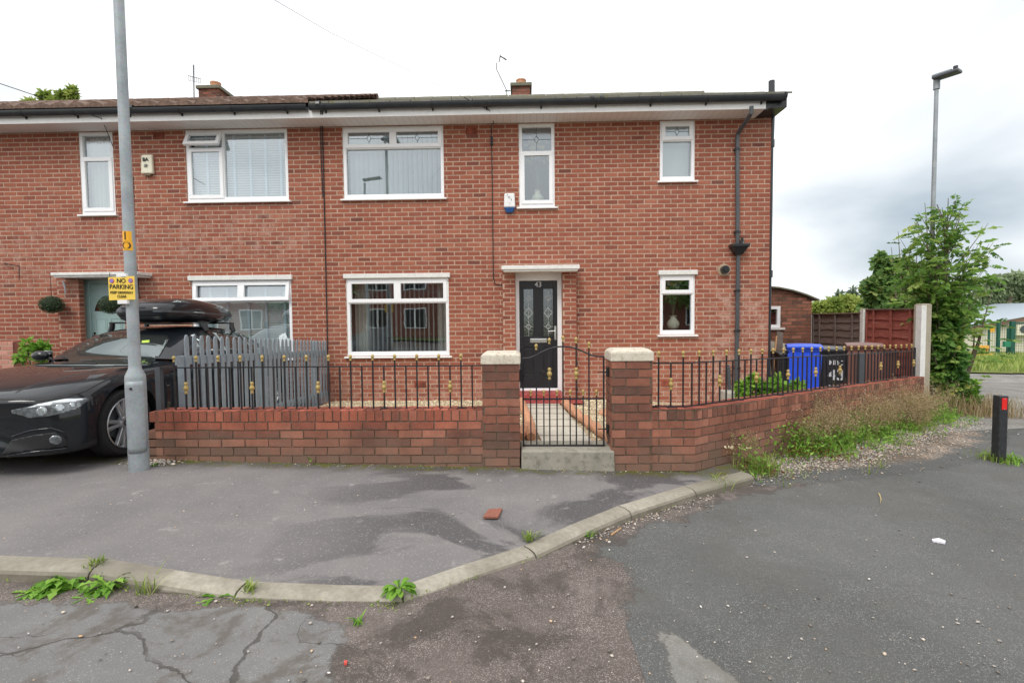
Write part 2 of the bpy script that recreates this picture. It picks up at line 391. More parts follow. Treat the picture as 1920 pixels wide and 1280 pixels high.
def text(s, size, loc, mat, parent=None, rot=(math.pi/2,0,0), name='lettering', sx=1, ext=.0015, align='CENTER', bold=0, local=False, mtx=None):
    cu = bpy.data.curves.new(name, 'FONT'); cu.body = s; cu.size = size; cu.align_x = align; cu.align_y = 'CENTER'; cu.extrude = ext; cu.offset = bold
    t = bpy.data.objects.new('tmp', cu); COL.objects.link(t); bpy.context.view_layer.update()
    me = bpy.data.meshes.new_from_object(t.evaluated_get(bpy.context.evaluated_depsgraph_get())); bpy.data.objects.remove(t)
    me.name = name
    me.materials.clear(); me.materials.append(mat)
    rm = Euler(rot).to_matrix().to_4x4() @ Matrix.Diagonal((sx, 1, 1, 1)) if mtx is None else mtx @ Matrix.Diagonal((sx, 1, 1, 1))
    o = bpy.data.objects.new(name, me); COL.objects.link(o); me.transform(rm)
    if parent is not None:
        o.parent = parent; o.location = Vector(loc)-ORG[parent.name]
    else: o.location = loc
    ORG[o.name] = Vector(loc); return o

def bars(mb, x0, x1, z0, z1, t, y0, y1, tb=None):       # a rectangular frame of four bars
    tb = tb or t
    mb.box(x0, y0, z0, x1, y1, z0+tb); mb.box(x0, y0, z1-t, x1, y1, z1); mb.box(x0, y0, z0+tb, x0+t, y1, z1-t); mb.box(x1-t, y0, z0+tb, x1, y1, z1-t)
def diamond(mb, x, z, w, h, y, t=.006):
    q = [(x, z+h), (x+w, z), (x, z-h), (x-w, z)]
    for i in range(4):
        a, b = q[i], q[(i+1)%4]; mb.beam((a[0], y, a[1]), (b[0], y, b[1]), t, t)
def window(parent, rect, panes, label, sill=True, lintel=None, tf=.055, tb=.075, gm='glass'):
    """panes: (fx0,fx1,fz0,fz1,kind) with kind containing f fixed, o opener, d diamond leading, t tilted open"""
    x0, x1, z0, z1 = rect; y = FY+.012; W = x1-x0; H = z1-z0
    f = MB(); bars(f, x0, x1, z0, z1, tf, y, y+.07, tb)
    ins = []
    for (a, b, c, d, k) in panes:
        px0, px1, pz0, pz1 = x0+W*a, x0+W*b, z0+H*c, z0+H*d
        px0 = max(px0, x0+tf) if a <= 0 else px0+.02; px1 = min(px1, x1-tf) if b >= 1 else px1-.02
        pz0 = z0+tb if c <= 0 else pz0+.02; pz1 = z1-tf if d >= 1 else pz1-.02
        ins.append((px0, px1, pz0, pz1, k))
        if b < 1: f.box(px1, y+.003, pz0-.02, px1+.04, y+.066, pz1+.02)
        if d < 1: f.box(px0-.02, y+.002, pz1, px1+.02, y+.068, pz1+.04)
    o = f.build('window', M['upvc'], parent, bevel=.004); tag(o, label)
    for (a, b, c, d, k) in ins:
        g = MB(); yy = y+.045; s = None
        if 'o' in k:
            s = MB(); bars(s, a-.022, b+.022, c-.022, d+.022, .062, y-.018, y+.03); ga, gb, gc, gd = a+.035, b-.035, c+.035, d-.035; yy = y+.012
        else: ga, gb, gc, gd = a, b, c, d
        if 't' in k:                     # top-hung sash standing open
            s = MB(); bars(s, a-.022, b+.022, c-.022, d+.022, .062, y-.018, y+.03)
        g.add([(ga, yy, gc), (gb, yy, gc), (gb, yy, gd), (ga, yy, gd)], [(0,1,2,3)])
        L = None
        if 'd' in k:
            L = MB(); mx_, mz = (ga+gb)/2, (gc+gd)/2; yl = yy-.004; dz = min(.062, (gd-gc)*.34); dw = dz*.62
            diamond(L, mx_, mz, dw, dz, yl); L.beam((mx_, yl, gc), (mx_, yl, mz-dz), .005, .005); L.beam((mx_, yl, mz+dz), (mx_, yl, gd), .005, .005)
            for q, e in ((ga, mx_-dw), (mx_+dw, gb)): L.beam((q, yl, mz), (e, yl, mz), .005, .005)
        if 't' in k:
            ang = R(float(k.split('t')[1])); hz = d+.02
            for mb_ in (s, g, L):
                if mb_ is None: continue
                mb_.v = [(p[0], y+(p[1]-y)*math.cos(ang)+(p[2]-hz)*math.sin(ang), hz+(p[2]-hz)*math.cos(ang)-(p[1]-y)*math.sin(ang)) for p in mb_.v]
            for xx in (a+.03, b-.03):
                st = MB(); st.beam((xx, y+.02, c+.02), (xx, y-(d-c)*math.sin(ang)*.8, c+(d-c)*(1-math.cos(ang))+.03), .012, .004); st.build('stay', M['lead'], o)
        if s: s.build('sash', M['upvc'], o, bevel=.004)
        g.build('glass', M['obscure'] if 'x' in k else M[gm], o)
        if L: L.build('leading', M['lead'], o)
    if sill:
        s = MB(); s.hexa([(x0-.045, FY-.055, z0-.035), (x1+.045, FY-.055, z0-.035), (x1+.045, FY+.08, z0-.03), (x0-.045, FY+.08, z0-.03)],
                         [(x0-.045, FY-.055, z0-.008), (x1+.045, FY-.055, z0-.008), (x1+.045, FY+.08, z0-.002), (x0-.045, FY+.08, z0-.002)])
        s.build('sill', M['sill'], o, bevel=.004)
    if lintel:
        s = MB(); s.box(x0-.03, FY-.05, z1-.002, x1+.03, FY+.05, z1+lintel); s.build('lintel', M['whitepaint'], o, bevel=.006)
    return o
def vblind(win, x0, x1, z0, z1, n, y=FY+.2, ang=55, w=.089):
    b = MB()
    for i in range(n):
        x = x0+(x1-x0)*(i+.5)/n; a = R(ang+random.uniform(-4, 4)); dx, dy = math.cos(a)*w/2, math.sin(a)*w/2
        b.add([(x-dx, y-dy, z0), (x+dx, y+dy, z0), (x+dx, y+dy, z1), (x-dx, y-dy, z1)], [(0,1,2,3)])
    b.box(x0, y-.02, z1, x1, y+.02, z1+.03); b.build('vertical_blind', M['blind'], win)
def hblind(win, x0, x1, z0, z1, tapes, y=FY+.14, ang=62):
    b = MB(); n = int((z1-z0)/.042)
    for i in range(n):
        z = z0+(z1-z0)*(i+.5)/n; a = R(ang); dy, dz = math.cos(a)*.025, math.sin(a)*.025
        b.add([(x0, y-dy, z-dz), (x1, y-dy, z-dz), (x1, y+dy, z+dz), (x0, y+dy, z+dz)], [(0,1,2,3)])
    b.build('slatted_blind', M['blind'], win)
    t = MB()
    for x in tapes: t.box(x-.02, y-.032, z0, x+.02, y-.029, z1)
    t.build('blind_tape', M['tape'], win)
def curtain(win, x0, x1, z0, z1, y=FY+.27):
    c = MB(); rows = []
    n = int((x1-x0)/.015)
    for z in (z0, z1): rows.append([(x0+(x1-x0)*i/n, y+.03*math.sin(i*1.1)+.012*math.sin(i*.37), z) for i in range(n+1)])
    c.grid(rows); c.build('curtain', M['curtain'], win, smooth='all')

# ------------------------------------------------------------------ the two houses
HR = empty('brick_house', ((XP+XR)/2, FY+3.5, -.05), 'red brick end house with the black front door and flat tiled roof', 'house')
HL = empty('brick_house', ((XP+XL)/2, FY+3.5, -.05), 'left red brick house with the pale green door and wavy brown roof tiles', 'house')
def hole(r, x0): return (r[0]-x0, r[1]-x0, r[2]-ZB, r[3]-ZB)
DEP = 7.4; YB = FY+DEP
def houseshell(root, x0, x1, holes, doorrect, gable=None):
    mb = MB(); hs = [hole(h, x0) for h in holes]
    brickwork(mb, (x0, FY, ZB), (1,0,0), (0,0,1), x1-x0, ZS+.05-ZB, hs, phase=.3)
    for h in holes:                       # reveals
        a, b, c, d = h; e = .14
        if h == doorrect: e = .22
        mb.add([(a,FY,c),(a,FY+e,c),(a,FY+e,d),(a,FY,d)], [(0,1,2,3)], 1); mb.add([(b,FY,c),(b,FY+e,c),(b,FY+e,d),(b,FY,d)], [(0,3,2,1)], 1)
        mb.add([(a,FY,d),(b,FY,d),(b,FY+e,d),(a,FY+e,d)], [(0,1,2,3)], 1); mb.add([(a,FY,c),(b,FY,c),(b,FY+e,c),(a,FY+e,c)], [(0,3,2,1)], 1)
    if gable == 'R':
        brickwork(mb, (x1, FY, ZB), (0,1,0), (0,0,1), DEP, ZS+.1-ZB, (), phase=.8)
        mb.add([(x1-.01, FY, ZS+.1), (x1-.01, YB, ZS+.1), (x1-.01, FY+DEP/2, ZS+1.85)], [(0,1,2)], 0, .4)
    mb.box(x0+.02, YB-.02, ZB, x1-.02, YB, ZS+.2, 0, .4)
    if gable == 'L': mb.box(x0, FY+.02, ZB, x0+.02, YB, ZS+.2, 0, .4)
    mb.build('wall', [M['brick'], M['mortar']], root, recalc=False)
    # rooms behind the glass
    r = MB(); e = .28; r.box(x0+.1, FY+2.6, ZB+.3, x1-.1, FY+2.62, ZS); r.box(x0+.1, FY+.24, 2.38, x1-.1, FY+2.6, 2.5); r.box(x0+.1, FY+.24, ZS-.08, x1-.1, FY+2.6, ZS-.06); r.box(x0+.1, FY+.24, -.08, x1-.1, FY+2.6, -.02)
    r.box(x0+.04, FY+.24, ZB+.3, x0+.1, FY+2.6, ZS); r.box(x1-.1, FY+.24, ZB+.3, x1-.04, FY+2.6, ZS)
    r.build('inner_room', M['room'], root)
houseshell(HR, XP, XR, [W_up1, W_up2, W_up3, W_lo1, W_lo2, D_r], D_r, 'R')
houseshell(HL, XL, XP, [W_l1, W_l2, W_l3, D_l], D_l, 'L')

w1 = window(HR, W_up1, [(0,.5,.71,1,'od'), (.5,1,.71,1,'od'), (0,1,0,.71,'f')], 'upper window with lamp reflection and vertical blinds'); vblind(w1, W_up1[0]+.06, W_up1[1]-.06, W_up1[2]+.08, W_up1[3]-.1, 19, ang=40)
w2 = window(HR, W_up2, [(0,1,.66,1,'fdx'), (0,1,0,.66,'ox')], 'narrow upper window above the front door')
w3 = window(HR, W_up3, [(0,1,.68,1,'odx'), (0,1,0,.68,'fx')], 'small upper window near the downpipe'); vblind(w3, W_up3[0]+.06, W_up3[1]-.06, W_up3[2]+.08, W_up3[3]-.06, 7, ang=8, w=.1)
w4 = window(HR, W_lo1, [(0,.5,.69,1,'od'), (.5,1,.69,1,'od'), (0,1,0,.69,'f')], 'ground floor window with curtain and vertical blinds', lintel=.075)
vblind(w4, W_lo1[0]+.28, W_lo1[1]-.1, W_lo1[2]+.08, W_lo1[3]-.1, 17, ang=80, w=.07); curtain(w4, W_lo1[0]+.06, W_lo1[0]+.34, W_lo1[2]+.05, W_lo1[3]-.06); curtain(w4, W_lo1[1]-.24, W_lo1[1]-.06, W_lo1[2]+.05, W_lo1[3]-.06)
w5 = window(HR, W_lo2, [(0,1,.69,1,'od'), (0,1,0,.69,'f')], 'small ground floor window beside the vent', lintel=.075)
w6 = window(HL, W_l1, [(0,1,.69,1,'fx'), (0,1,0,.69,'ox')], 'narrow upper window behind the lamp column')
curtain(w6, W_l1[0]+.06, W_l1[1]-.06, W_l1[2]+.05, W_l1[3]-.06, FY+.16)
w7 = window(HL, W_l2, [(0,.36,.745,1,'t27'), (0,.36,0,.745,'o'), (.36,1,0,1,'f')], 'upper window with its small top light open')
X0, X1 = W_l2[0], W_l2[1]; hblind(w7, X0+.07, X1-.07, W_l2[2]+.08, W_l2[3]-.07, [X0+(X1-X0)*f for f in (.17,.44,.60,.75,.90)])
w8 = window(HL, W_l3, [(0,.5,.735,1,'t6'), (.5,1,.735,1,'t9'), (0,1,0,.735,'f')], 'ground floor window behind the fence', lintel=.08)
X0, X1 = W_l3[0], W_l3[1]; hblind(w8, X0+.07, X1-.07, W_l3[2]+.08, W_l3[3]-.07, [X0+(X1-X0)*f for f in (.15,.32,.53,.71,.9)])

# eaves: soffit, fascia, gutter, roof
ZF = ZS+.0; YE = FY-OV
XG = PY(1472, 195, YE-.06).x             # gutter end
XW = PY(1436, 210, YE).x                 # where the white soffit stops
for root, a, b, cap in ((HR, XP, XW, True), (HL, XL-.1, XP, False)):
    s = MB(); s.box(a, YE+.02, ZS, b, FY+.01, ZS+.012); s.build('soffit', M['soffit'], root)
    s = MB(); s.box(a, YE, ZS-.006, b, YE+.02, ZS+.16); s.build('fascia', M['sill'], root)
def gutter(root, a, b):
    g = MB(); rows = []
    y, z, r = YE-.058, ZS+.182, .058
    for t in range(0, 11):
        an = math.pi+math.pi*t/10; rows.append([(a, y+r*math.cos(an), z+1.45*r*math.sin(an)-.01), (b, y+r*math.cos(an), z+1.45*r*math.sin(an)-.01)])
    for t in range(10, -1, -1):
        an = math.pi+math.pi*t/10; q = r-.005; rows.append([(a, y+q*math.cos(an), z+1.45*q*math.sin(an)-.01), (b, y+q*math.cos(an), z+1.45*q*math.sin(an)-.01)])
    g.grid(rows)
    go = g.build('gutter', M['gutter'], root, smooth=True)
    x = b-.35
    while x > a:
        k = MB(); rr = []
        for t in range(0, 11):
            an = math.pi+math.pi*t/10; rr.append([(x-.016, y+(r+.006)*math.cos(an), z+1.45*(r+.006)*math.sin(an)-.01), (x+.016, y+(r+.006)*math.cos(an), z+1.45*(r+.006)*math.sin(an)-.01)])
        k.grid(rr); k.box(x-.012, YE-.02, ZS+.06, x+.012, YE-.001, ZS+.13); k.build('gutter_bracket', M['blackplastic'], go); x -= .88
    for x in (b-2.9, b-3.05, a+.15):
        if x > a+.1:
            k = MB(); k.tube([(x-.03, y, z-.012), (x+.03, y, z-.012)], .064, 12); k.build('gutter_joint', M['blackplastic'], go)
    return go
gut = gutter(HR, XP+.02, XG); k = MB(); k.tube([(XG-.004, YE-.058, ZS+.163), (XG+.012, YE-.058, ZS+.163)], .064, 14); k.box(XG-.02, YE-.12, ZS+.16, XG+.01, YE, ZS+.19); k.build('end_cap', M['blackplastic'], gut)
gutter(HL, XL-.1, XP-.02)
# black box end of the eaves and barge board
bb = MB(); bb.prism([(XW+.001, YE-.0, ZS-.03), (XG-.03, YE-.0, ZS+.10), (XG-.03, YE, ZS+.2), (XW+.001, YE, ZS+.2)], (0, .02, 0))
bb.hexa([(XW+.001, YE+.02, ZS+.0), (XR+.06, YE+.02, ZS+.02), (XR+.06, FY+.4, ZS+.02), (XW+.001, FY-.002, ZS)], [(XW+.001, YE+.02, ZS+.2), (XR+.06, YE+.02, ZS+.2), (XR+.06, FY+.4, ZS+.3), (XW+.001, FY-.002, ZS+.2)])
bb.build('box_end', M['blackplastic'], HR)
RY = FY+3.55; ZE = ZS+.20; ZR = PY(1150, 178, RY).z-.03; ZRL = ZR+.07
def slope(y): return ZE+(y-(YE-.05))*(ZR-ZE)/(RY-(YE-.05))
rf = MB()                                # flat interlocking tiles of the right roof
ncr = 13
for k in range(ncr):
    y0 = YE-.05+(RY-YE+.05)*k/ncr; y1 = YE-.05+(RY-YE+.05)*(k+1)/ncr+.06
    x = XP+.0-(.12 if k % 2 else 0)
    while x < XR+.10:
        xb = min(x+.33, XR+.11); xa = max(x, XP-.02)
        if xb-xa > .03:
            t = .016+random.uniform(-.003, .003); j = random.uniform(-.004, .004)
            rf.hexa([(xa+.003, y0+j, slope(y0)+.004), (xb-.003, y0+j, slope(y0)+.004), (xb-.003, y1, slope(y1)-.01), (xa+.003, y1, slope(y1)-.01)],
                    [(xa+.003, y0+j, slope(y0)+.02+t), (xb-.003, y0+j, slope(y0)+.02+t), (xb-.003, y1, slope(y1)+t-.008), (xa+.003, y1, slope(y1)+t-.008)])
        x += .335
rf.hexa([(XP, RY, ZR-.05), (XR+.1, RY, ZR-.05), (XR+.1, YB+.3, ZE), (XP, YB+.3, ZE)], [(XP, RY, ZR+.03), (XR+.1, RY, ZR+.03), (XR+.1, YB+.3, ZE+.06), (XP, YB+.3, ZE+.06)])
ro = rf.build('roof', M['tile_new'], HR)
rg = MB(); x = XP
while x < XR+.05:
    xb = min(x+.45, XR+.12); rg.tube([(x, RY, ZR-.03), (xb-.012, RY, ZR-.03)], [.10, .105], 12); x += .45
rg.build('ridge_tile', M['mossconc'], ro, smooth=True)
def slopeL(y): return ZE+(y-(YE-.05))*(ZRL-ZE)/(RY-(YE-.05))
rl = MB()                                # pantiles of the left roof
nx = int((XP-XL+.2)/.05)
for k in range(12):
    y0 = YE-.07+(RY-YE+.07)*k/12; y1 = YE-.07+(RY-YE+.07)*(k+1)/12+.05; r0_, r1_, r2_ = [], [], []
    for i in range(nx+1):
        x = XL-.2+(XP-XL+.2)*i/nx; wv = .055*abs(math.sin((x+k*.0)*math.pi/.30))+random.uniform(-.006, .006)
        r0_.append((x, y0, slopeL(y0)+.02)); r1_.append((x, y0, slopeL(y0)+.055+wv)); r2_.append((x, y1, slopeL(y1)+.018+wv))
    rl.grid([r0_, r1_, r2_], 0)
rl.hexa([(XL-.2, RY, ZRL-.05), (XP, RY, ZRL-.05), (XP, YB+.3, ZE), (XL-.2, YB+.3, ZE)], [(XL-.2, RY, ZRL+.05), (XP, RY, ZRL+.05), (XP, YB+.3, ZE+.06), (XL-.2, YB+.3, ZE+.06)])
rlo = rl.build('roof', M['tile_old'], HL, recalc=False)
rg = MB(); x = XL-.2
while x < XP-.05:
    xb = min(x+.45, XP); rg.tube([(x, RY, ZRL+.0), (xb-.012, RY, ZRL+.0)], [.10, .106], 12); x += .45
rg.build('ridge_tile', M['tile_old'], rlo, smooth=True)

def chimney(root, roofo, x0, x1, y0, y1, zt, px_=0):
    c = MB(); z0 = ZR-.4; H = zt-.09-z0
    for o, u, L in (((x0,y0,z0),(1,0,0),x1-x0), ((x1,y0,z0),(0,1,0),y1-y0), ((x1,y1,z0),(-1,0,0),x1-x0), ((x0,y1,z0),(0,-1,0),y1-y0)): brickwork(c, o, u, (0,0,1), L, H)
    ch = c.build('chimney', [M['chimbrick'], M['gmortar']], roofo, recalc=False)
    c = MB(); c.box(x0-.045, y0-.045, zt-.09, x1+.045, y1+.045, zt-.01); c.build('chimney_cap', M['mossconc'], roofo, bevel=.01)
    c = MB(); c.lathe([(.10,0),(.115,.03),(.115,.12),(.125,.125),(.125,.155),(.095,.155),(.095,.05)], ((x0+x1)/2+px_, y0+.2, zt-.01), 20); c.build('chimney_pot', M['terracotta'], roofo, smooth=True)
CY = RY+.25
a = PY(958, 160, CY); b = PY(996, 160, CY); chimney(HR, ro, a.x+.03, b.x-.03, CY, CY+.5, PY(977, 155, CY).z)
a = PY(372, 165, CY); b = PY(410, 165, CY); chimney(HL, rlo, a.x, b.x, CY, CY+.95, PY(390, 160, CY).z, .06)
# aerials
def P3(px, py, y): return tuple(PY(px, py, y))
ae = MB(); Y = CY+.2; ae.tube([P3(364, 190, Y), P3(363, 122, Y)], .014, 6); ae.beam(P3(352, 142, Y), P3(376, 148, Y), .012, .012)
for i in range(7): ae.beam(P3(353+i*3.8, 143+i*.9, Y), P3(353+i*3.8, 151+i*.9, Y), .006, .006)
ae.beam(P3(353, 151, Y), P3(376, 156, Y), .006, .006)
for i in range(6): ae.beam(P3(359-i*.2, 125+i*3, Y), P3(368-i*.2, 126+i*3, Y), .004, .004)
ae.build('tv_aerial', M['cable'], HL)
ae = MB(); ae.tube([P3(950, 180, CY), P3(950, 170, CY), P3(931, 130, CY), P3(930.5, 118, CY)], .010, 6); ae.beam(P3(937, 105, CY), P3(950, 113, CY), .028, .02); ae.tube([P3(938, 105, CY), P3(935.5, 117, CY)], .012, 6)
ae.beam(P3(938, 103, CY), P3(938, 108, CY), .06, .01); ae.beam(P3(947, 108, CY), P3(947, 113, CY), .05, .01); ae.beam(P3(946, 171, CY), P3(957, 170.5, CY), .02, .02)
ae.build('tv_aerial', M['lead'], HR)

# door surrounds, canopy, doors
def pilaster(root, px0, px1, pyt, prj=.10):
    a = PY(px0, 610, FY-prj).x; b = PY(px1, 610, FY-prj).x; zt = PY((px0+px1)/2, pyt, FY-prj).z; c = MB()
    brickwork(c, (a, FY-prj, ZB), (1,0,0), (0,0,1), b-a, zt-ZB, phase=.35); brickwork(c, (b, FY-prj, ZB), (0,1,0), (0,0,1), prj-.008, zt-ZB); brickwork(c, (a, FY-.008, ZB), (0,-1,0), (0,0,1), prj-.008, zt-ZB)
    c.build('door_pier', [M['brick'], M['mortar']], root, recalc=False)
pilaster(HR, 943, 966.5, 508); pilaster(HR, 1055, 1081, 508)
pilaster(HL, 110, 151, 519); 
def canopy(root, px0, px1, pyt, pyb, prj=.34):
    y = FY-prj; a = PY(px0, pyt, y).x; b = PY(px1, pyt, y).x; zt = PY((px0+px1)/2, pyt, y).z; zb = PY((px0+px1)/2, pyb, y).z; c = MB()
    c.box(a, y, zb+.02, b, FY-.001, zt); c.box(a+.03, y+.02, zb-.012, b-.03, FY-.002, zb+.018); c.build('canopy', M['whitepaint'], root, bevel=.008)
canopy(HR, 940, 1087, 497, 507); canopy(HL, 94, 258, 510, 518)
x0, x1, z0, z1 = D_r; DY = FY+.06
f = MB(); f.box(x0, DY, z0, x0+.065, DY+.08, z1); f.box(x1-.075, DY, z0, x1, DY+.08, z1); f.box(x0+.065, DY, z1-.16, x1-.075, DY+.08, z1); f.box(x0+.065, DY-.03, z0, x1-.075, DY+.08, z0+.07)
dfr = f.build('door_frame', M['upvc'], HR, bevel=.005)
a, b, c0, d0 = x0+.067, x1-.077, z0+.072, z1-.162; y = DY+.02; Wd = b-a; Hd = d0-c0
d = MB(); gx = [(a+Wd*.10, a+Wd*.38), (a+Wd*.62, a+Wd*.90)]; gz = (c0+Hd*.48, c0+Hd*.93); pz = (c0+Hd*.10, c0+Hd*.385)
hs = [(g[0]-a, g[1]-a, gz[0]-c0, gz[1]-c0) for g in gx]+[(g[0]-a, g[1]-a, pz[0]-c0, pz[1]-c0) for g in gx]
us = sorted({0, Wd}|{h[0] for h in hs}|{h[1] for h in hs}); zs = sorted({0, Hd}|{h[2] for h in hs}|{h[3] for h in hs})
for i in range(len(us)-1):
    for j in range(len(zs)-1):
        cx, cz = (us[i]+us[i+1])/2, (zs[j]+zs[j+1])/2
        if not any(h[0] < cx < h[1] and h[2] < cz < h[3] for h in hs): d.box(a+us[i], y, c0+zs[j], a+us[i+1], y+.045, c0+zs[j+1])
for g in gx:                              # raised panels and beading
    d.box(g[0], y+.012, pz[0], g[1], y+.04, pz[1]); d.box(g[0]+.03, y+.003, pz[0]+.03, g[1]-.03, y+.03, pz[1]-.03); bars(d, g[0]-.004, g[1]+.004, gz[0]-.004, gz[1]+.004, .014, y-.008, y+.02)
door = tag(d.build('front_door', M['doorblack'], HR, bevel=.003), 'black panelled door with two leaded glass strips')
for g in gx:
    q = MB(); q.add([(g[0], y+.016, gz[0]), (g[1], y+.016, gz[0]), (g[1], y+.016, gz[1]), (g[0], y+.016, gz[1])], [(0,1,2,3)]); q.build('glass_strip', glass('door_glass', .16, (.10,.13,.11,1), .1, 30), door)
    q = MB(); m_ = (g[0]+g[1])/2; HH = gz[1]-gz[0]; yl = y+.012
    for fz, ww, hh in ((.80,.042,.05), (.50,.07,.088), (.21,.042,.05)):
        zc = gz[0]+HH*fz; diamond(q, m_, zc, ww, hh, yl, .011); q.beam((g[0], yl, zc), (m_-ww, yl, zc), .006, .006); q.beam((m_+ww, yl, zc), (g[1], yl, zc), .006, .006)
    q.beam((m_, yl, gz[0]), (m_, yl, gz[1]), .006, .006)
    q.build('leading', plain('silver_leading', S(176,180,178), .4, .4), door)
q = MB(); zc = c0+Hd*.445; m_ = (a+b)/2-.0; q.box(m_-.15, y-.014, zc-.036, m_+.15, y, zc+.036); q.box(m_-.13, y-.022, zc-.022, m_+.13, y-.014, zc+.024); q.build('letterbox', M['chrome'], door, bevel=.004)
q = MB(); q.box(b-.055, y-.012, c0+Hd*.45, b-.02, y, c0+Hd*.58); q.tube([(b-.037, y-.012, c0+Hd*.535), (b-.037, y-.05, c0+Hd*.535), (b-.16, y-.05, c0+Hd*.53)], .010, 8); q.build('handle', M['chrome'], door, smooth=True)
text('43', .125, ((a+b)/2, y-.004, c0+Hd*.964), plain('silver_number', S(206,210,214), .5), door, name='house_number', bold=.001)
# red painted step
s = MB(); p0 = PY(966, 757, FY-.32); p1 = PY(1055, 757, FY-.32); zt = PY(1010, 735, FY-.3).z
s.box(p0.x, FY-.32, ZB, p1.x, FY+.08, zt-.02); s.build('doorstep', M['redpaint'], HR, bevel=.01)
# left house door, half hidden
x0, x1, z0, z1 = D_l; DY = FY+.1
f = MB(); f.box(x0, DY, z0, x0+.09, DY+.08, z1); f.box(x1-.07, DY, z0, x1, DY+.08, z1); f.box(x0+.09, DY, z1-.08, x1-.07, DY+.08, z1); f.build('door_frame', M['doorgreen'], HL, bevel=.004)
a, b, c0, d0 = x0+.092, x1-.072, z0+.01, z1-.082; y = DY+.02
d = MB(); d.box(a, y, c0, b, y+.045, d0); Wd = b-a; Hd = d0-c0
for g in ((a+Wd*.12, a+Wd*.45), (a+Wd*.55, a+Wd*.88)):
    for z_ in ((c0+Hd*.08, c0+Hd*.38), (c0+Hd*.46, c0+Hd*.70)):
        bars(d, g[0], g[1], z_[0], z_[1], .012, y-.007, y); d.box(g[0]+.03, y-.006, z_[0]+.03, g[1]-.03, y, z_[1]-.03)
dl = tag(d.build('front_door', M['doorgreen'], HL, bevel=.003), 'pale green door with a fan light')
mxx = (a+b)/2; zc = c0+Hd*.76; q = MB()
for i in range(4):
    t0, t1 = math.pi*i/4+.05, math.pi*(i+1)/4-.05; r0_, r1_ = .09, .31*Wd/.8
    ps = [(mxx+r0_*math.cos(t), y-.005, zc+r0_*math.sin(t)) for t in np.linspace(t0, t1, 4)]+[(mxx+r1_*math.cos(t), y-.005, zc+r1_*math.sin(t)) for t in np.linspace(t1, t0, 6)]
    q.prism(ps, (0, .004, 0))
q.build('fan_light', glass('fan_glass', .2, (.05,.06,.06,1)), dl)
q = MB(); q.box(a+.035, y-.012, c0+Hd*.47, a+.075, y, c0+Hd*.58); q.tube([(a+.055, y-.01, c0+Hd*.55), (a+.055, y-.05, c0+Hd*.55), (a+.15, y-.05, c0+Hd*.55)], .01, 8); q.build('handle', M['chrome'], dl)

# fixtures on the walls
def pipe(root, pts, r, mat, name='downpipe'): t = MB(); t.tube(pts, r, 10); return t.build(name, M[mat], root, smooth=True)
yq = FY-.05
dp = pipe(HR, [P3(1409, 200, YE-.06), P3(1409, 212, YE-.06), P3(1384, 250, yq), P3(1382.5, 262, yq), P3(1383, 464, yq)], .034, 'greypipe')
q = MB(); h0 = PY(1369, 461, yq); h1 = PY(1399, 461, yq); zb_ = PY(1384, 478, yq).z; mm = (h0.x+h1.x)/2
q.hexa([(mm-.05, FY-.10, zb_), (mm+.05, FY-.10, zb_), (mm+.05, FY-.01, zb_), (mm-.05, FY-.01, zb_)], [(h0.x, FY-.17, h0.z-.02), (h1.x, FY-.17, h0.z-.02), (h1.x, FY-.01, h0.z-.02), (h0.x, FY-.01, h0.z-.02)])
q.box(h0.x-.01, FY-.18, h0.z-.02, h1.x+.01, FY-.005, h0.z+.02); q.tube([(mm+.02, FY-.09, h0.z), (mm+.05, FY-.10, h0.z+.13)], .02, 8); q.tube([(mm+.07, FY-.09, h0.z), (mm+.075, FY-.06, h0.z+.10)], .02, 8); q.build('hopper', M['blackplastic'], dp)
pipe(HR, [P3(1384, 476, yq), P3(1382.5, 600, yq), P3(1380, 735, yq)], .034, 'greypipe')
for py_ in (280, 435, 545, 620, 690):
    q = MB(); p = PY(1383, py_, yq); q.box(p.x-.05, FY-.06, p.z-.014, p.x+.05, FY-.002, p.z+.014); q.tube([(p.x, yq, p.z-.02), (p.x, yq, p.z+.02)], .040, 10); q.build('pipe_clip', M['blackplastic'], dp)
sx = XR+.055; q = MB(); q.tube([(sx, FY+.10, ZB), (sx, FY+.10, ZS-.4)], .034, 10); q.tube([(sx, FY+.10, ZS-.4), (sx+.0, FY+.10, ZS+.1), (sx-.01, FY+.10, PY(1449, 152, FY+.1).z)], [.04,.05,.05], 12)
for z in (ZS-.45, 2.1, .3): q.tube([(sx, FY+.10, z), (sx, FY+.10, z+.12)], .052, 10)
q.build('soil_pipe', M['gutter'], HR, smooth=True)
q = MB(); p = PY(1357, 506, FY); q.tube([(p.x, FY+.02, p.z), (p.x, FY-.012, p.z)], .105, 20); q.build('flue_collar', plain('flue_mortar', S(170,150,128), .9, bump=.5), HR)
q = MB(); q.tube([(p.x, FY, p.z), (p.x, FY-.09, p.z)], .066, 20); q.tube([(p.x, FY-.09, p.z), (p.x, FY-.11, p.z)], .035, 14); q.build('boiler_flue', M['blackplastic'], HR, smooth=True)
for root, px_, py_ in ((HR, 884, 246), (HL, 298, 255), (HR, 1251, 718), (HR, 788, 720)):
    q = MB(); p = PY(px_, py_, FY); q.box(p.x-.10, FY-.008, p.z-.055, p.x+.10, FY+.01, p.z+.055)
    for i in range(7): q.box(p.x-.09+i*.027, FY-.014, p.z-.045, p.x-.075+i*.027, FY-.008, p.z+.045)
    q.build('air_brick', M['coping'], root)
cb = MB(); cb.tube([P3(604, 196, YE-.08), P3(604, 214, YE-.01), P3(604, 232, FY-.03), P3(606, 300, FY-.012), P3(609, 430, FY-.012), P3(612, 560, FY-.012), P3(615, 690, FY-.012), P3(616, 740, FY-.012)], .010, 6)
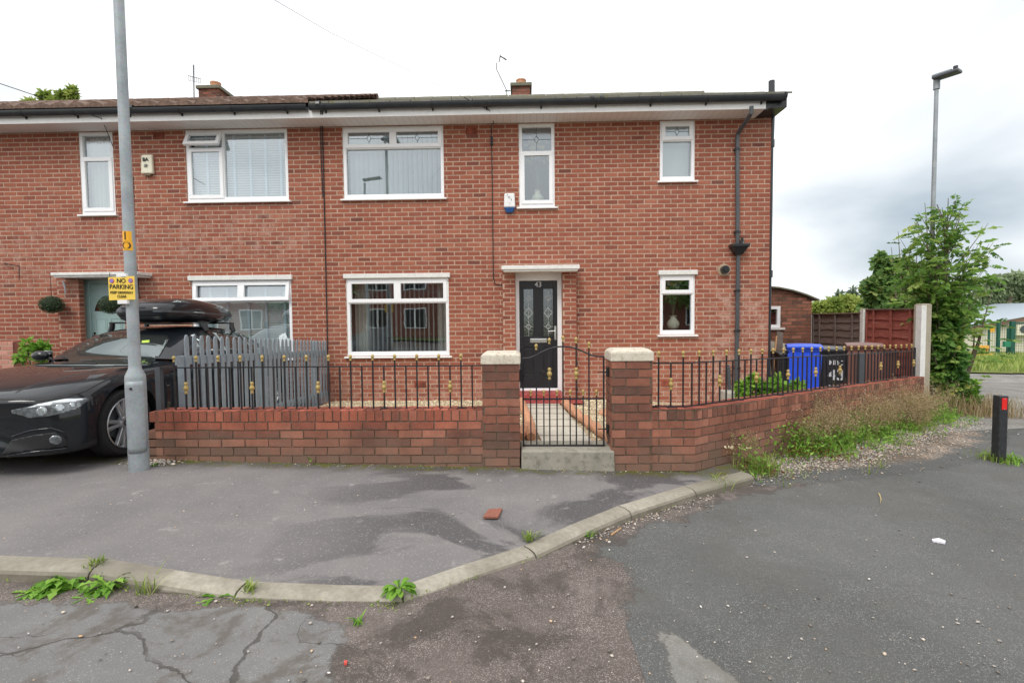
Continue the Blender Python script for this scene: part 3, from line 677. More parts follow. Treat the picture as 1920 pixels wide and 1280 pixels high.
cb.tube([P3(601, 196, YE-.08), P3(601, 214, YE-.01), P3(600.5, 232, FY-.03), P3(602, 300, FY-.012), P3(605, 370, FY-.012)], .007, 6); cb.build('wall_cable', M['cable'], HR)
cb = MB(); cb.tube([P3(870, 183, YE-.12), P3(918, 207, YE-.02), P3(926, 230, FY-.05), P3(921, 236, FY-.012), P3(923, 340, FY-.012), P3(925, 520, FY-.012), P3(928, 533, FY-.012), P3(943, 535, FY-.012)], .007, 6); p = PY(922, 265, FY); cb.box(p.x-.02, FY-.04, p.z-.07, p.x+.02, FY-.002, p.z+.07); cb.build('wall_cable', M['cable'], HR)
cb = MB(); cb.tube([P3(247, 325, FY-.01), P3(249, 340, FY-.01), P3(251, 420, FY-.01), P3(253, 480, FY-.01), P3(257, 510, FY-.01), P3(262, 560, FY-.01)], .006, 6); cb.tube([P3(150, 208, YE-.1), P3(190, 222, YE-.02), P3(203, 252, FY-.03), P3(212, 275, FY-.01)], .006, 6); cb.build('wall_cable', M['cable'], HL)
# burglar alarm boxes
def alarm(root, x0, y0, x1, y1, mat, split=None, lab=None):
    a = PY(x0, (y0+y1)/2, FY-.08); b = PY(x1, (y0+y1)/2, FY-.08); zt = PY((x0+x1)/2, y0, FY-.08).z; zb = PY((x0+x1)/2, y1, FY-.08).z
    q = MB(); c = (a.x+b.x)/2; hw = (b.x-a.x)/2; zs = zb if split is None else zb+(zt-zb)*split
    q.hexa([(c-hw, FY-.07, zs), (c+hw, FY-.07, zs), (c+hw, FY-.002, zs), (c-hw, FY-.002, zs)], [(c-hw*.9, FY-.06, zt), (c+hw*.9, FY-.06, zt), (c+hw*.9, FY-.002, zt), (c-hw*.9, FY-.002, zt)]); 
    o = tag(q.build('alarm_box', M[mat], root, bevel=.02), lab); return o, c, hw, zs, zt, zb
o, c, hw, zs, zt, zb = alarm(HL, 262, 289, 284, 325, 'cream', lab='cream alarm box')
text('BA', .085, (c-.01, FY-.072, zt-.09), M['ink'], o, bold=.002); text('///', .07, (c-.01, FY-.073, zt-.19), M['lead'], o); text('///', .07, (c+.002, FY-.0735, zt-.205), M['lead'], o)
q = MB(); q.box(c-hw*.5, FY-.05, zb-.03, c+hw*.5, FY-.01, zb-.001); q.build('alarm_lamp', plain('smoked_lens', S(110,90,60), .3), o)
o, c, hw, zs, zt, zb = alarm(HR, 944.5, 361.5, 966, 398, 'white', .27, 'white and blue alarm box')
for s_, dx, dz in (('F', -.035, .035), ('M', -.004, .075), ('S', .032, .115)): text(s_, .042, (c+dx, FY-.076, zt-dz), M['ink'], o)
for s_, dz in (('-----', .165), ('---', .2), ('-----', .235)): text(s_, .026, (c, FY-.077, zt-dz), M['lead'], o)
q = MB(); q.hexa([(c-hw*.6, FY-.05, zb), (c+hw*.6, FY-.05, zb), (c+hw*.6, FY-.002, zb), (c-hw*.6, FY-.002, zb)], [(c-hw*.96, FY-.07, zs-.001), (c+hw*.96, FY-.07, zs-.001), (c+hw*.96, FY-.002, zs-.001), (c-hw*.96, FY-.002, zs-.001)]); q.build('alarm_lens', M['bluep'], o, bevel=.012)
q = MB(); p = PY(126, 597, FY-.05); q.box(p.x-.055, FY-.075, p.z-.10, p.x+.055, FY-.002, p.z+.10); lt = q.build('wall_light', M['blackplastic'], HL, bevel=.01); q = MB(); q.box(p.x-.035, FY-.08, p.z-.05, p.x+.04, FY-.0755, p.z+.03); q.build('light_panel', M['white'], lt)
q = MB(); q.tube([P3(8, 494, FY-.01), P3(36, 499, FY-.2)], .008, 6); q.tube([P3(36, 499, FY-.2), P3(36, 524, FY-.2)], .006, 6); q.build('hanging_bracket', M['iron'], HL)
q = MB(); q.tube([P3(118, 527, FY-.1), P3(123, 546, FY-.2)], .01, 6); q.tube([P3(121, 530, FY-.2), P3(123, 552, FY-.2)], .01, 6); q.build('hanging_bracket', M['galv'], HL)
p = PY(612, 716, FY-.04); q = MB(); q.box(p.x-.06, FY-.12, p.z-.15, p.x+.06, FY-.003, p.z+.15); q.build('meter_box', plain('brown_box', S(122,72,54), .6, var=.1), HR, bevel=.006)
p = PY(613, 760, FY-.04)
q = MB(); q.tube([P3(1366, 686, FY-.03), P3(1366, 690, FY-.06), P3(1368, 735, FY-.06)], .03, 8); q.build('waste_pipe', M['greypipe'], HR, smooth=True)
# ------------------------------------------------------------------ ground
def asph(m, c0, c1, chip, chipamt, stain, staincol, big=.9, crack=None, k2=1.0):
    c = m.mix(m.rng(m.noise(big*1.3, 5, .6, dist=.5), .35, .68, 0, 1), c0, c1)
    c = m.mix(m.rng(m.noise(.45, 4, .6), .42, .62, 0, .35), c, m.mix(1, c, (.7,.69,.68,1), 'MULTIPLY'))
    c = m.mix(m.rng(m.noise(240, 2, .8), .3, .7, 0, .6), c, m.mix(1, c, (.42,.42,.42,1), 'MULTIPLY'))
    vs = m.n('ShaderNodeSeparateColor'); m.l(m.voro(250, 'F1', 'Color'), vs.inputs[0])
    c = m.mix(m.math('MULTIPLY', m.rng(vs.outputs[0], 1-chipamt, 1-chipamt*.4, 0, .75), m.rng(m.noise(3.5, 4, .6), .3, .65, .3, 1)), c, chip)
    if stain: c = m.mix(m.rng(m.noise(big*2.1, 7, .7, dist=.4), .49, .56, 0, stain), c, staincol)
    k = None
    if crack:
        vec = m.vadd(m.vadd(m.pos, m.noisec(1.6, 3), .5), m.noisec(14, 5), .06); k = None
        for sc, w0, w1, g0 in ((.75, .0, .008, .38), (2.3, -.002, .007, .5)):
            d = m.voro(sc, 'DISTANCE_TO_EDGE', 'Distance', vec); gate = m.rng(m.noise(1.1+sc*.3, 3, .5), g0, g0+.05, 0, 1)
            q = m.math('MULTIPLY', m.rng(m.math('SUBTRACT', d, m.rng(m.noise(5, 5, .7), .38, .75, w0, w1)), 0, .004, 1, 0), gate); k = q if k is None else m.math('MAXIMUM', k, q)
        c = m.mix(m.math('MULTIPLY', k, .7), c, S(72,68,64))
    return c, k
ROADP = (S(104,96,91), S(132,122,117), S(184,172,166), .22, .7, S(80,74,70), .8)
def asphalt(name, c0, c1, chip, chipamt, stain, staincol, rough=.85, big=.9, bumps=.5, crack=None, feather=None):
    m = NM(name); c, k = asph(m, c0, c1, chip, chipamt, stain, staincol, big, crack)
    h = m.math('ADD', m.noise(260, 2, .7), m.math('MULTIPLY', m.noise(40, 3, .6), .6))
    if feather:
        u_ = feather[2] if len(feather) > 2 else ROADP; r, _ = asph(m, *u_[:6], big=u_[6]); e = m.attr('edge'); n = m.math('ADD', m.math('MULTIPLY', m.math('SUBTRACT', m.noise(2.2, 3, .5), .5), feather[0]*2), m.math('MULTIPLY', m.math('SUBTRACT', m.noise(13, 6, .75), .5), feather[0]*1.1))
        f = m.rng(m.math('ADD', e, n), .02, .02+feather[1], 0, 1); c = m.mix(f, r, c); rim = m.math('MULTIPLY', m.rng(f, 0, .5, 0, 1), m.rng(f, .5, 1, 1, 0)); c = m.mix(m.math('MULTIPLY', rim, .45), c, S(70,66,62))
    nr = m.bump(h, bumps, .006)
    if k is not None: nr = m.bump(m.math('SUBTRACT', 1.0, k), .6, .01, nr)
    return m.out(c, .95, 0, nr, .12)
M['road'] = asphalt('worn_brown_tarmac', *ROADP[:6], big=ROADP[6], bumps=.8)
M['slab'] = asphalt('smooth_grey_tarmac', S(128,127,127), S(142,141,139), S(166,165,163), .06, .8, S(100,94,88), big=1.0, bumps=.25, crack=True, feather=(.22, .03))
M['tarmac'] = asphalt('dark_tarmac', S(103,104,103), S(117,117,115), S(156,156,152), .16, .25, S(90,88,84), big=.5, bumps=.5, feather=(.3, .06))
M['drivetar'] = asphalt('drive_tarmac', S(97,98,98), S(110,110,108), S(156,156,152), .16, .25, S(90,88,84), big=.5, bumps=.5)
M['patch2'] = asphalt('pale_grey_tarmac', S(136,135,131), S(150,148,142), S(170,168,160), .05, .5, S(108,104,98), big=1.4, bumps=.35, feather=(.10, .02, (S(97,98,98), S(110,110,108), S(156,156,152), .16, .25, S(90,88,84), .5)))
def pavemat():
    m = NM('pavement_tarmac')
    c = m.mix(m.rng(m.noise(1.2, 5, .6), .35, .68), S(124,121,121), S(142,138,136))
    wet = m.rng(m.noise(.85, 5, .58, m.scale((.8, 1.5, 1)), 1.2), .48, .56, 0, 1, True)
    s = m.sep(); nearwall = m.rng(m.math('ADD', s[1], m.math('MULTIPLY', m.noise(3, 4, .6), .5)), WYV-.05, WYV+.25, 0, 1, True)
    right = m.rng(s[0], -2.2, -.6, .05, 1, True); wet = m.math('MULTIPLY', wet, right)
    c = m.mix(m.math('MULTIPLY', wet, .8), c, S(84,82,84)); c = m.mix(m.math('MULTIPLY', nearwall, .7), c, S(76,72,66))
    c = m.mix(m.rng(m.noise(230, 2, .8), .3, .7, 0, .55), c, m.mix(1, c, (.5,.5,.5,1), 'MULTIPLY'))
    v = m.voro(130, 'F1', 'Color'); vs = m.n('ShaderNodeSeparateColor'); m.l(v, vs.inputs[0]); c = m.mix(m.rng(vs.outputs[0], .92, .96, 0, .4), c, S(164,160,156))
    c = m.mix(m.rng(m.noise(7, 4, .6), .64, .72, 0, .35), c, S(176,172,166))
    mo = m.math('MULTIPLY', m.rng(m.noise(9, 5, .7), .46, .6), m.rng(m.math('ADD', s[1], m.math('MULTIPLY', m.noise(2.2, 3, .6), .22)), WYV-.10, WYV+.02, 0, 1)); c = m.mix(m.math('MULTIPLY', mo, .9), c, S(92,92,34))
    return m.out(c, m.rng(wet, 0, 1, .85, .6), 0, m.bump(m.math('ADD', m.noise(250, 2, .7), m.noise(45, 3, .6)), .5, .005), .3)
WYV = 4.74; WT = .225                     # front face and thickness of the garden wall
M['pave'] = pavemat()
def gravelmat(name, a, b, c3, sc=45, dk=S(120,100,80)):
    m = NM(name); v = m.voro(sc, 'F1', 'Color'); vs = m.n('ShaderNodeSeparateColor'); m.l(v, vs.inputs[0]); d = m.voro(sc, 'F1', 'Distance')
    c = m.ramp(vs.outputs[0], [(0, a), (.5, b), (1, c3)]); c = m.mix(m.rng(d, .35, .75, 0, .8), c, dk)
    return m.out(c, .85, 0, m.bump(m.math('SUBTRACT', 1.0, d), 1, .02), .3)
M['gravel'] = gravelmat('cream_gravel', S(226,208,172), S(238,226,198), S(202,176,136))
def grassmat(name, a, b, cc):
    m = NM(name); c = m.mix(m.rng(m.noise(.6, 5, .6), .35, .65), a, b); c = m.mix(m.rng(m.noise(7, 5, .7), .4, .75, 0, .7), c, cc); return m.out(c, .9, 0, m.bump(m.noise(30, 5, .8), 1, .05), .1)
M['grassland'] = grassmat('rough_grass', S(118,128,70), S(150,150,92), S(96,110,56))
M['soil'] = plain('soil', S(96,84,66), .95, var=.3, sc=10, bump=1)

def sheet(name, pts, mat, zf, parent=None, kind='structure', step=None):
    """a flat-shaded ground sheet from an outline (list of x, y), triangulated and cut finely enough to follow the land"""
    bm = bmesh.new(); vs = [bm.verts.new((p[0], p[1], 0)) for p in pts]; bm.faces.new(vs)
    if step:
        xs = [p[0] for p in pts]; ys = [p[1] for p in pts]
        for ax, lo, hi in ((0, min(xs), max(xs)), (1, min(ys), max(ys))):
            t = lo+step
            while t < hi:
                co = (t, 0, 0) if ax == 0 else (0, t, 0); no = (1, 0, 0) if ax == 0 else (0, 1, 0)
                bmesh.ops.bisect_plane(bm, geom=bm.verts[:]+bm.edges[:]+bm.faces[:], plane_co=co, plane_no=no); t += step
    bmesh.ops.triangulate(bm, faces=bm.faces)
    for v in bm.verts: v.co.z = zf(v.co.x, v.co.y)
    bmesh.ops.recalc_face_normals(bm, faces=bm.faces)
    for f in bm.faces:
        if f.normal.z < 0: f.normal_flip()
    me = bpy.data.meshes.new(name); bm.to_mesh(me); bm.free(); me.materials.append(mat)
    o = bpy.data.objects.new(name, me); COL.objects.link(o); ORG[o.name] = Vector((0,0,0))
    if kind: o['kind'] = kind
    return o
g = MB(); N = 40; xs = np.concatenate([np.linspace(-400, -45, 8), np.linspace(-40, 50, 31), np.linspace(70, 500, 8)]); ys = np.concatenate([np.linspace(-300, -35, 6), np.linspace(-30, 50, 27), np.linspace(70, 600, 8)])
g.grid([[(x, y, T(x, y)-.2) for x in xs] for y in ys]); go = g.build('ground', M['grassland'], local=True); go['kind'] = 'structure'
RD = -.078
sheet('road', [(-40, -30), (45, -30), (45, 17.9), (-40, 17.9)], M['road'], lambda x, y: T(x, y)+RD, step=5)
def jag(pts, amp, step=.06, seed=3):
    r = random.Random(seed); out = []
    for i in range(len(pts)):
        a, b = Vector(pts[i]), Vector(pts[(i+1) % len(pts)]); n = max(1, min(60, int((b-a).length/step)))
        for k in range(n):
            p = a.lerp(b, k/n); 
            if k: p = p+Vector((r.uniform(-amp, amp), r.uniform(-amp, amp)))
            out.append((p.x, p.y))
    return out
def gxy(lst, off=RD): return [tuple(G(a, b, off)[:2]) for a, b in lst]
# kerb and pavement -------------------------------------------------
KP = [(-260, 1034, 0), (0, 1042, 0), (205, 1048, 0), (330, 1069, .028), (467, 1090, .052), (640, 1097, .056), (752, 1099, .056), (865, 1060, .052), (983, 1023, .045), (1070, 984, .024), (1160, 948, .003), (1282, 911, 0), (1390, 884, 0)]
KB = [G(a, b, -d) for a, b, d in KP]; dips = [k[2] for k in KP]
KB = [Vector((-14, KB[0].y+.35, T(-14, 3))), Vector((-8, KB[0].y+.1, T(-8, 3)))]+KB; dips = [0, 0]+dips
KN = []
for i, p in enumerate(KB):
    a = KB[max(0, i-1)]; b = KB[min(len(KB)-1, i+1)]; d = (b-a); d.z = 0; d.normalize(); KN.append(Vector((d.y, -d.x, 0)))
SW0 = PY(1303, 800, WYV); SW0 = Vector((SW0.x, WYV, 0))       # corner of the garden wall
SW1 = Vector((6.72, 8.52, 0))                                  # far end of the side wall
SD = (SW1-SW0).normalized(); SN = Vector((SD.y, -SD.x, 0))     # along it, and out towards the lane
def wall_y(x): return WYV+.12 if x < SW0.x else WYV+.12+(x-SW0.x)*SD.y/SD.x
pv = MB(); rows = []; nr = 14; st = []
for i in range(len(KB)-1):
    for k in range(6): t = k/6; st.append((KB[i].lerp(KB[i+1], t), dips[i]*(1-t)+dips[i+1]*t))
st.append((KB[-1], dips[-1]))
for j in range(nr+1):
    row = []; t = j/nr
    for p, dp_ in st:
        y = p.y+(wall_y(p.x)-p.y)*t; wv = max(0, 1-(y-p.y)/1.0); row.append((p.x, y, T(p.x, y)-dp_*wv*wv*(3-2*wv)))
    rows.append(row)
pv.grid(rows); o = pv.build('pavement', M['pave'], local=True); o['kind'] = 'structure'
kb = MB(); KW = .125
for i in range(len(KB)-1):
    a, b = KB[i], KB[i+1]; L = (b-a).length; nseg = max(1, round(L/.915)) if i < 2 else 1
    for s_ in range(nseg):
        t0, t1 = s_/nseg, (s_+1)/nseg; gap = .011/L if (i in (0,1,2,3,5,7,9,11,12)) else 0
        if i in (4, 5, 6, 8, 10): pass
        P = []
        for t in (t0, t1-gap):
            p = a.lerp(b, t); n = KN[i].lerp(KN[i+1], t).normalized(); dpt = dips[i]*(1-t)+dips[i+1]*t; z = T(p.x, p.y)-dpt
            zb_ = T(p.x, p.y)+RD-.05; h = z-zb_; pr = [(0, z-.12), (0, z+.003), (KW*.5, z+.003), (KW*.8, z-.004), (KW*.95, z-.018), (KW+.004, z-.035 if z-.035 > zb_ else zb_), (KW+.012, zb_-.02)]
            P.append([(p.x+n.x*q, p.y+n.y*q, zz) for q, zz in pr])
        r = random.random()
        kb.grid(P, 0, r); kb.add(P[0], [tuple(range(len(P[0])))], 0, r); kb.add(P[1], [tuple(range(len(P[1])))], 0, r)
def kerbmat():
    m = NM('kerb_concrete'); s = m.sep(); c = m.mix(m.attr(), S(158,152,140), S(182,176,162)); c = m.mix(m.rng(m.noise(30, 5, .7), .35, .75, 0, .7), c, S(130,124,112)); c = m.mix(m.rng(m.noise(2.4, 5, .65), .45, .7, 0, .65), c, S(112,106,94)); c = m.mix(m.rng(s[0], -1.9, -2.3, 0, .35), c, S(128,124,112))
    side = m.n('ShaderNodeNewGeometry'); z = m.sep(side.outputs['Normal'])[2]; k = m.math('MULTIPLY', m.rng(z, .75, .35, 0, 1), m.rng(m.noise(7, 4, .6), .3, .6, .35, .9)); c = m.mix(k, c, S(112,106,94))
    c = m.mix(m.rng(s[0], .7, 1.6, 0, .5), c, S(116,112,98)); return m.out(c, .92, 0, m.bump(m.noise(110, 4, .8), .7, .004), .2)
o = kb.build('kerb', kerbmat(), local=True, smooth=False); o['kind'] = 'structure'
# tarmac sheets on the road: each a fine grid that carries its distance from the outline, so that its edge can crumble
def inpoly(X, Y, poly):
    c = np.zeros(X.shape, bool); n = len(poly)
    for i in range(n):
        (x0, y0), (x1, y1) = poly[i], poly[(i+1) % n]
        k = ((y0 > Y) != (y1 > Y)); c ^= k & (X < (x1-x0)*(Y-y0)/((y1-y0) if y1 != y0 else 1e-9)+x0)
    return c
def dpoly(X, Y, poly):
    d = np.full(X.shape, 9.0); n = len(poly)
    for i in range(n):
        ax_, ay_ = poly[i]; bx_, by_ = poly[(i+1) % n]; L2 = (bx_-ax_)**2+(by_-ay_)**2+1e-12; t = np.clip(((X-ax_)*(bx_-ax_)+(Y-ay_)*(by_-ay_))/L2, 0, 1); d = np.minimum(d, np.hypot(X-ax_-t*(bx_-ax_), Y-ay_-t*(by_-ay_)))
    return d
def feathered(name, poly, mat, off, cell=.07, x1=None, grow=.3, base=0):
    px = [p[0] for p in poly]; py = [p[1] for p in poly]; xs = np.arange(min(px)-grow, (x1 or max(px))+grow, cell); ys = np.arange(min(py)-grow, max(py)+grow, cell); X, Y = np.meshgrid(xs, ys); D = np.where(inpoly(X, Y, poly), 1, -1)*dpoly(X, Y, poly)
    kx = [k.x for k in KB]; ky = [k.y for k in KB]; KY = np.interp(X, kx, ky)-.10      # never under the kerb
    ok = (D > -grow) & (Y < np.where(X < kx[-1], KY, 99)); wl = (X-SW0.x)*SN.x+(Y-SW0.y)*SN.y; ok &= (wl > (.004 if base else .02)) | (X < kx[-1])
    idx = -np.ones(X.shape, int); F = []; nx_ = len(xs)
    q = ok[:-1,:-1] & ok[1:,:-1] & ok[:-1,1:] & ok[1:,1:]; I, J = np.nonzero(q); used = np.zeros(X.shape, bool)
    for a, b in ((0,0),(0,1),(1,1),(1,0)): used[I+a, J+b] = True
    idx[used] = np.arange(used.sum()); F = np.stack([idx[I,J], idx[I,J+1], idx[I+1,J+1], idx[I+1,J]], 1)
    V = np.stack([X[used], Y[used], -0.01-0.025*X[used]-0.008*(Y[used]-4.74)+RD+base+off*np.clip(.12+(D[used]+grow)*2.2, .12, 1)], 1); me = bpy.data.meshes.new(name)
    me.vertices.add(len(V)); me.vertices.foreach_set('co', V.ravel()); me.loops.add(F.size); me.loops.foreach_set('vertex_index', F.ravel().astype(np.int32)); me.polygons.add(len(F)); me.polygons.foreach_set('loop_start', np.arange(0, F.size, 4, dtype=np.int32)); me.update(calc_edges=True)
    at = me.attributes.new('edge', 'FLOAT', 'POINT'); at.data.foreach_set('value', D[used].astype(np.float32)); me.materials.append(mat); o = bpy.data.objects.new(name, me); COL.objects.link(o); o['kind'] = 'structure'; ORG[o.name] = Vector((0,0,0)); return o
SW1 = Vector((6.72, 8.52, 0)); SW0 = PY(1303, 800, 4.74); SW0 = Vector((SW0.x, 4.74, 0))
lf = gxy([(640, 1290), (655, 1200), (668, 1165), (625, 1146), (540, 1140), (420, 1128), (300, 1133), (215, 1124), (120, 1122), (0, 1112)])
feathered('tarmac_patch', [(-14, 2.6), (-14, -6), (lf[0][0]-.1, -6)]+lf, M['slab'], .003, .08, grow=.25)
rt = gxy([(1262, 1290), (1235, 1215), (1190, 1160), (1150, 1095), (1112, 1050), (1100, 1022), (1190, 985), (1330, 945), (1460, 912), (1590, 868), (1740, 830), (1790, 808), (1860, 790)])
feathered('tarmac_patch', [(1.0, -6), (15, -6), (15, 6)]+list(reversed(rt)), M['tarmac'], .005, .09, grow=.35)
p3 = gxy([(1215, 1172), (1262, 1175), (1330, 1215), (1400, 1290), (1250, 1290), (1235, 1235)]); p3 = p3[:4]+[(p3[3][0], .9), (p3[4][0], .9)]+p3[5:]
feathered('tarmac_patch', p3, M['patch2'], .002, .04, grow=.12, base=.0055)
far = gxy([(1700, 800), (1760, 812), (1925, 800), (2000, 800)]); sheet('lane', [far[0], far[1], far[3], (17, 9), (19, 17.4), (9, 17.4), (7.6, 9.5)], asphalt('pale_lane', S(136,134,132), S(160,156,150), S(190,186,180), .2, .5, S(112,108,104), big=.7), lambda x, y: T(x, y)+RD+.012, step=2)
gvo = [(.25,.02),(.5,.22),(.9,.42),(1.6,.66),(2.6,.95),(3.6,1.1),(4.6,1.05),(5.6,.95),(6.6,.9)]
gvp = [(SW0.x+SD.x*s+SN.x*o, SW0.y+SD.y*s+SN.y*o) for s, o in gvo]+[(SW0.x+SD.x*s+SN.x*.01, SW0.y+SD.y*s+SN.y*.01) for s in (6.8, .2)]
def gritmat():
    m = NM('gritty_edge'); c, _ = asph(m, S(97,98,98), S(110,110,108), S(156,156,152), .16, .25, S(90,88,84), big=.5)
    vs = m.n('ShaderNodeSeparateColor'); m.l(m.voro(75, 'F1', 'Color'), vs.inputs[0]); g = m.ramp(vs.outputs[0], [(0, S(96,88,82)), (.5, S(132,122,112)), (.8, S(170,160,150)), (1, S(176,146,118))]); g = m.mix(m.rng(m.noise(1.7, 5, .6), .4, .6, 0, .8), g, S(98,88,78))
    e = m.math('ADD', m.attr('edge'), m.math('ADD', m.math('MULTIPLY', m.math('SUBTRACT', m.noise(2, 4, .6), .5), .7), m.math('MULTIPLY', m.math('SUBTRACT', m.noise(30, 4, .7), .5), .5)))
    return m.out(m.mix(m.rng(e, 0, .12), c, g), .95, 0, m.bump(m.noise(90, 4, .7), .8, .006), .1)
feathered('loose_gravel', gvp, gritmat(), .003, .07, grow=.3, base=.0055)
sheet('grass_verge', jag([(8.6, 17.5), (14, 16.9), (22, 17.3), (60, 19), (60, 60), (-20, 60), (-20, 19), (7.2, 19)], .12, .3, 4), M['grassland'], lambda x, y: T(x, y)-.02, step=4)
# garden ground, path and drive
def Gd(x, y): return .145-.035*(y-4.9)-.055*max(0, x-1.5)-.02*max(0, -x-3.4)*0
GX0 = -3.38
sheet('gravel_garden', [(GX0, WYV+WT-.02), (SW0.x-.1, WYV+WT-.02), (SW1.x-SN.x*.12, SW1.y-SN.y*.12), (6.8, 8.9), (7.2, 12.4), (XR, 12.4), (XR+.02, FY+.3), (GX0, FY+.3)], M['gravel'], Gd, step=1.2)
def Dv(x, y): return T(x, WYV)-.032*(y-WYV)
sheet('driveway', [(-9.5, WYV+.05), (-3.3, WYV+.05), (-3.3, FY+.3), (-9.5, FY+.3)], M['drivetar'], lambda x, y: Dv(x, y)+.004, step=1)
def Gg(px, py):                           # pixel to garden level (left of x = 1.5)
    d = ray(px, py); n = Vector((0, .035, 1)); k = .145+.035*4.9; return CAMP+d*((k-n.dot(CAMP))/n.dot(d))
pa = [Gg(1018, 834), Gg(1114, 834), Gg(1047, 757), Gg(978, 757)]
sheet('garden_path', [(p.x, p.y) for p in pa], plain('path_flags', S(196,190,176), .9, var=.1, sc=7, bump=.4, dirt=.3, dirtcol=S(150,146,130)), lambda x, y: Gd(x, y)+.022)
jt = MB()
for f in (.12, .3, .46, .62, .78, .9):
    a = pa[0].lerp(pa[3], f); b = pa[1].lerp(pa[2], f); jt.beam((a.x, a.y, Gd(a.x, a.y)+.024), (b.x, b.y, Gd(b.x, b.y)+.024), .012, .006)
jo = jt.build('path_joint', M['gmortar'], local=True); jo['kind'] = 'structure'
sheet('red_threshold', [(PY(968,750,8.3).x, FY-.34), (PY(968,750,8.3).x, 8.0), (.95, 7.95), (.95, FY-.02), (.66, FY-.02), (.66, FY-.34)], M['redpaint'], lambda x, y: Gd(x, y)+.026)
GE = 'terracotta log edging beside the garden path'
def edging(px, lab):
    ps = [Gg(a, b) for a, b in px]; r = empty('log_edging', (ps[0].x, ps[0].y, Gd(ps[0].x, ps[0].y)), lab, 'edging', 'path edgings')
    for i in range(len(ps)-1):
        a, b = ps[i], ps[i+1]; n = max(1, int((b-a).length/.36))
        for k in range(n):
            p, q = a.lerp(b, k/n), a.lerp(b, (k+1)/n-.03/n); e = MB(); zz = Gd(p.x, p.y)
            e.tube([(p.x, p.y, zz+.04), (p.x+(q.x-p.x)*.5, p.y+(q.y-p.y)*.5, zz+.075), (q.x, q.y, Gd(q.x, q.y)+.05)], [.05, .06, .05], 9); e.build('edging_log', M['terracotta'], r, smooth=True)
edging([(996, 826), (992, 800), (976, 757)], 'terracotta edging along the left side of the path behind the gate')
edging([(1148, 836), (1108, 806), (1075, 780), (1057, 760)], 'long terracotta edging curving along the right side of the path')
edging([(975, 826), (997, 803)], 'short diagonal terracotta edging at the foot of the left gate pier')
q = MB(); p = Gg(1146, 776); q.lathe([(.30,0),(.30,.03),(.24,.05),(.0,.055)], (p.x+.12, p.y, Gd(p.x, p.y)), 18); tag(q.build('stepping_stone', M['terracotta'], smooth=True), 'round orange paving disc lying in the cream gravel', 'paving slab')
# inspection cover in the pavement
a, b, c, d = [G(x, y, 0) for x, y in ((916, 955), (942, 953), (934, 969), (906, 969))]
q = MB(); q.prism([(p.x, p.y, T(p.x, p.y)-.01) for p in (d, c, b, a)], (0, 0, .016)); o = tag(q.build('stopcock_cover', plain('rusty_cover', S(150,96,80), .8, .2, var=.15, sc=40, bump=.6), bevel=.002), 'small square rusty brown cover in the pavement', 'cover')

# ------------------------------------------------------------------ garden walls, piers
GT = PY(905, 769, WYV).z                  # top of the front wall
LW = PY(291, 800, WYV).x
gp = {'lx0': PY(905,780,WYV).x, 'lx1': PY(974,780,WYV).x, 'rx0': PY(1147,780,WYV).x, 'rx1': PY(1223,780,WYV).x}
def wallrun(mb, a, b, h0, h1, thick, top=True, soldier=.11):
    """a stretch of wall between two ground points, seen from its right-hand side"""
    a = Vector(a); b = Vector(b); L = (b-a).length; u = (b-a).normalized(); n = Vector((u.y, -u.x, 0))
    H = h0; z0 = GT-h0
    up = Vector((0, 0, 1))
    brickwork(mb, Vector((a.x, a.y, z0)), u, up, L, H, course=.0825, period=.232, joint=.012, rec=.006, soldier=soldier, phase=random.random(), jit=.003)
    bb_ = b-n*thick; aa = a-n*thick
    brickwork(mb, Vector((bb_.x, bb_.y, z0)), -u, up, L, H, course=.0825, period=.232, joint=.012, rec=.006, soldier=soldier, phase=.3, jit=.003)
FW = MB(); HH = .92
wallrun(FW, (LW, WYV, 0), (gp['lx0']+.0, WYV, 0), HH, HH, WT)
fw = FW.build('garden_wall', [M['gbrick'], M['gmortar']], recalc=False); tag(fw, 'red brick front garden wall left of the gate, below the railings', 'garden wall')
def coping(mb, a, b, thick, zf):
    a = Vector(a); b = Vector(b); L = (b-a).length; u = (b-a)/L; n = Vector((-u.y, u.x, 0)); x = 0
    while x < L-.01:
        e = min(L, x+.0715); z0, z1 = zf(x), zf(e); J = random.uniform(-.003, .003); P = [a+u*x, a+u*e, a+u*e+n*thick, a+u*x+n*thick]
        mb.hexa([(p.x, p.y, z0-.009) for p in P], [(P[0].x, P[0].y, z0+J), (P[1].x, P[1].y, z1+J), (P[2].x, P[2].y, z1+J), (P[3].x, P[3].y, z0+J)]); x += .0825
    P = [a, b, b+n*thick, a+n*thick]; mb.hexa([(p.x, p.y, z_-.02) for p, z_ in zip(P, (zf(0), zf(L), zf(L), zf(0)))], [(P[0].x, P[0].y, zf(0)-.005), (P[1].x, P[1].y, zf(L)-.005), (P[2].x, P[2].y, zf(L)-.005), (P[3].x, P[3].y, zf(0)-.005)], 1)
cp = MB(); coping(cp, (LW, WYV+.001, 0), (gp['lx0'], WYV+.001, 0), WT-.002, lambda x: GT+.004); cp.build('coping', [M['coping'], M['gmortar']], fw, recalc=False)
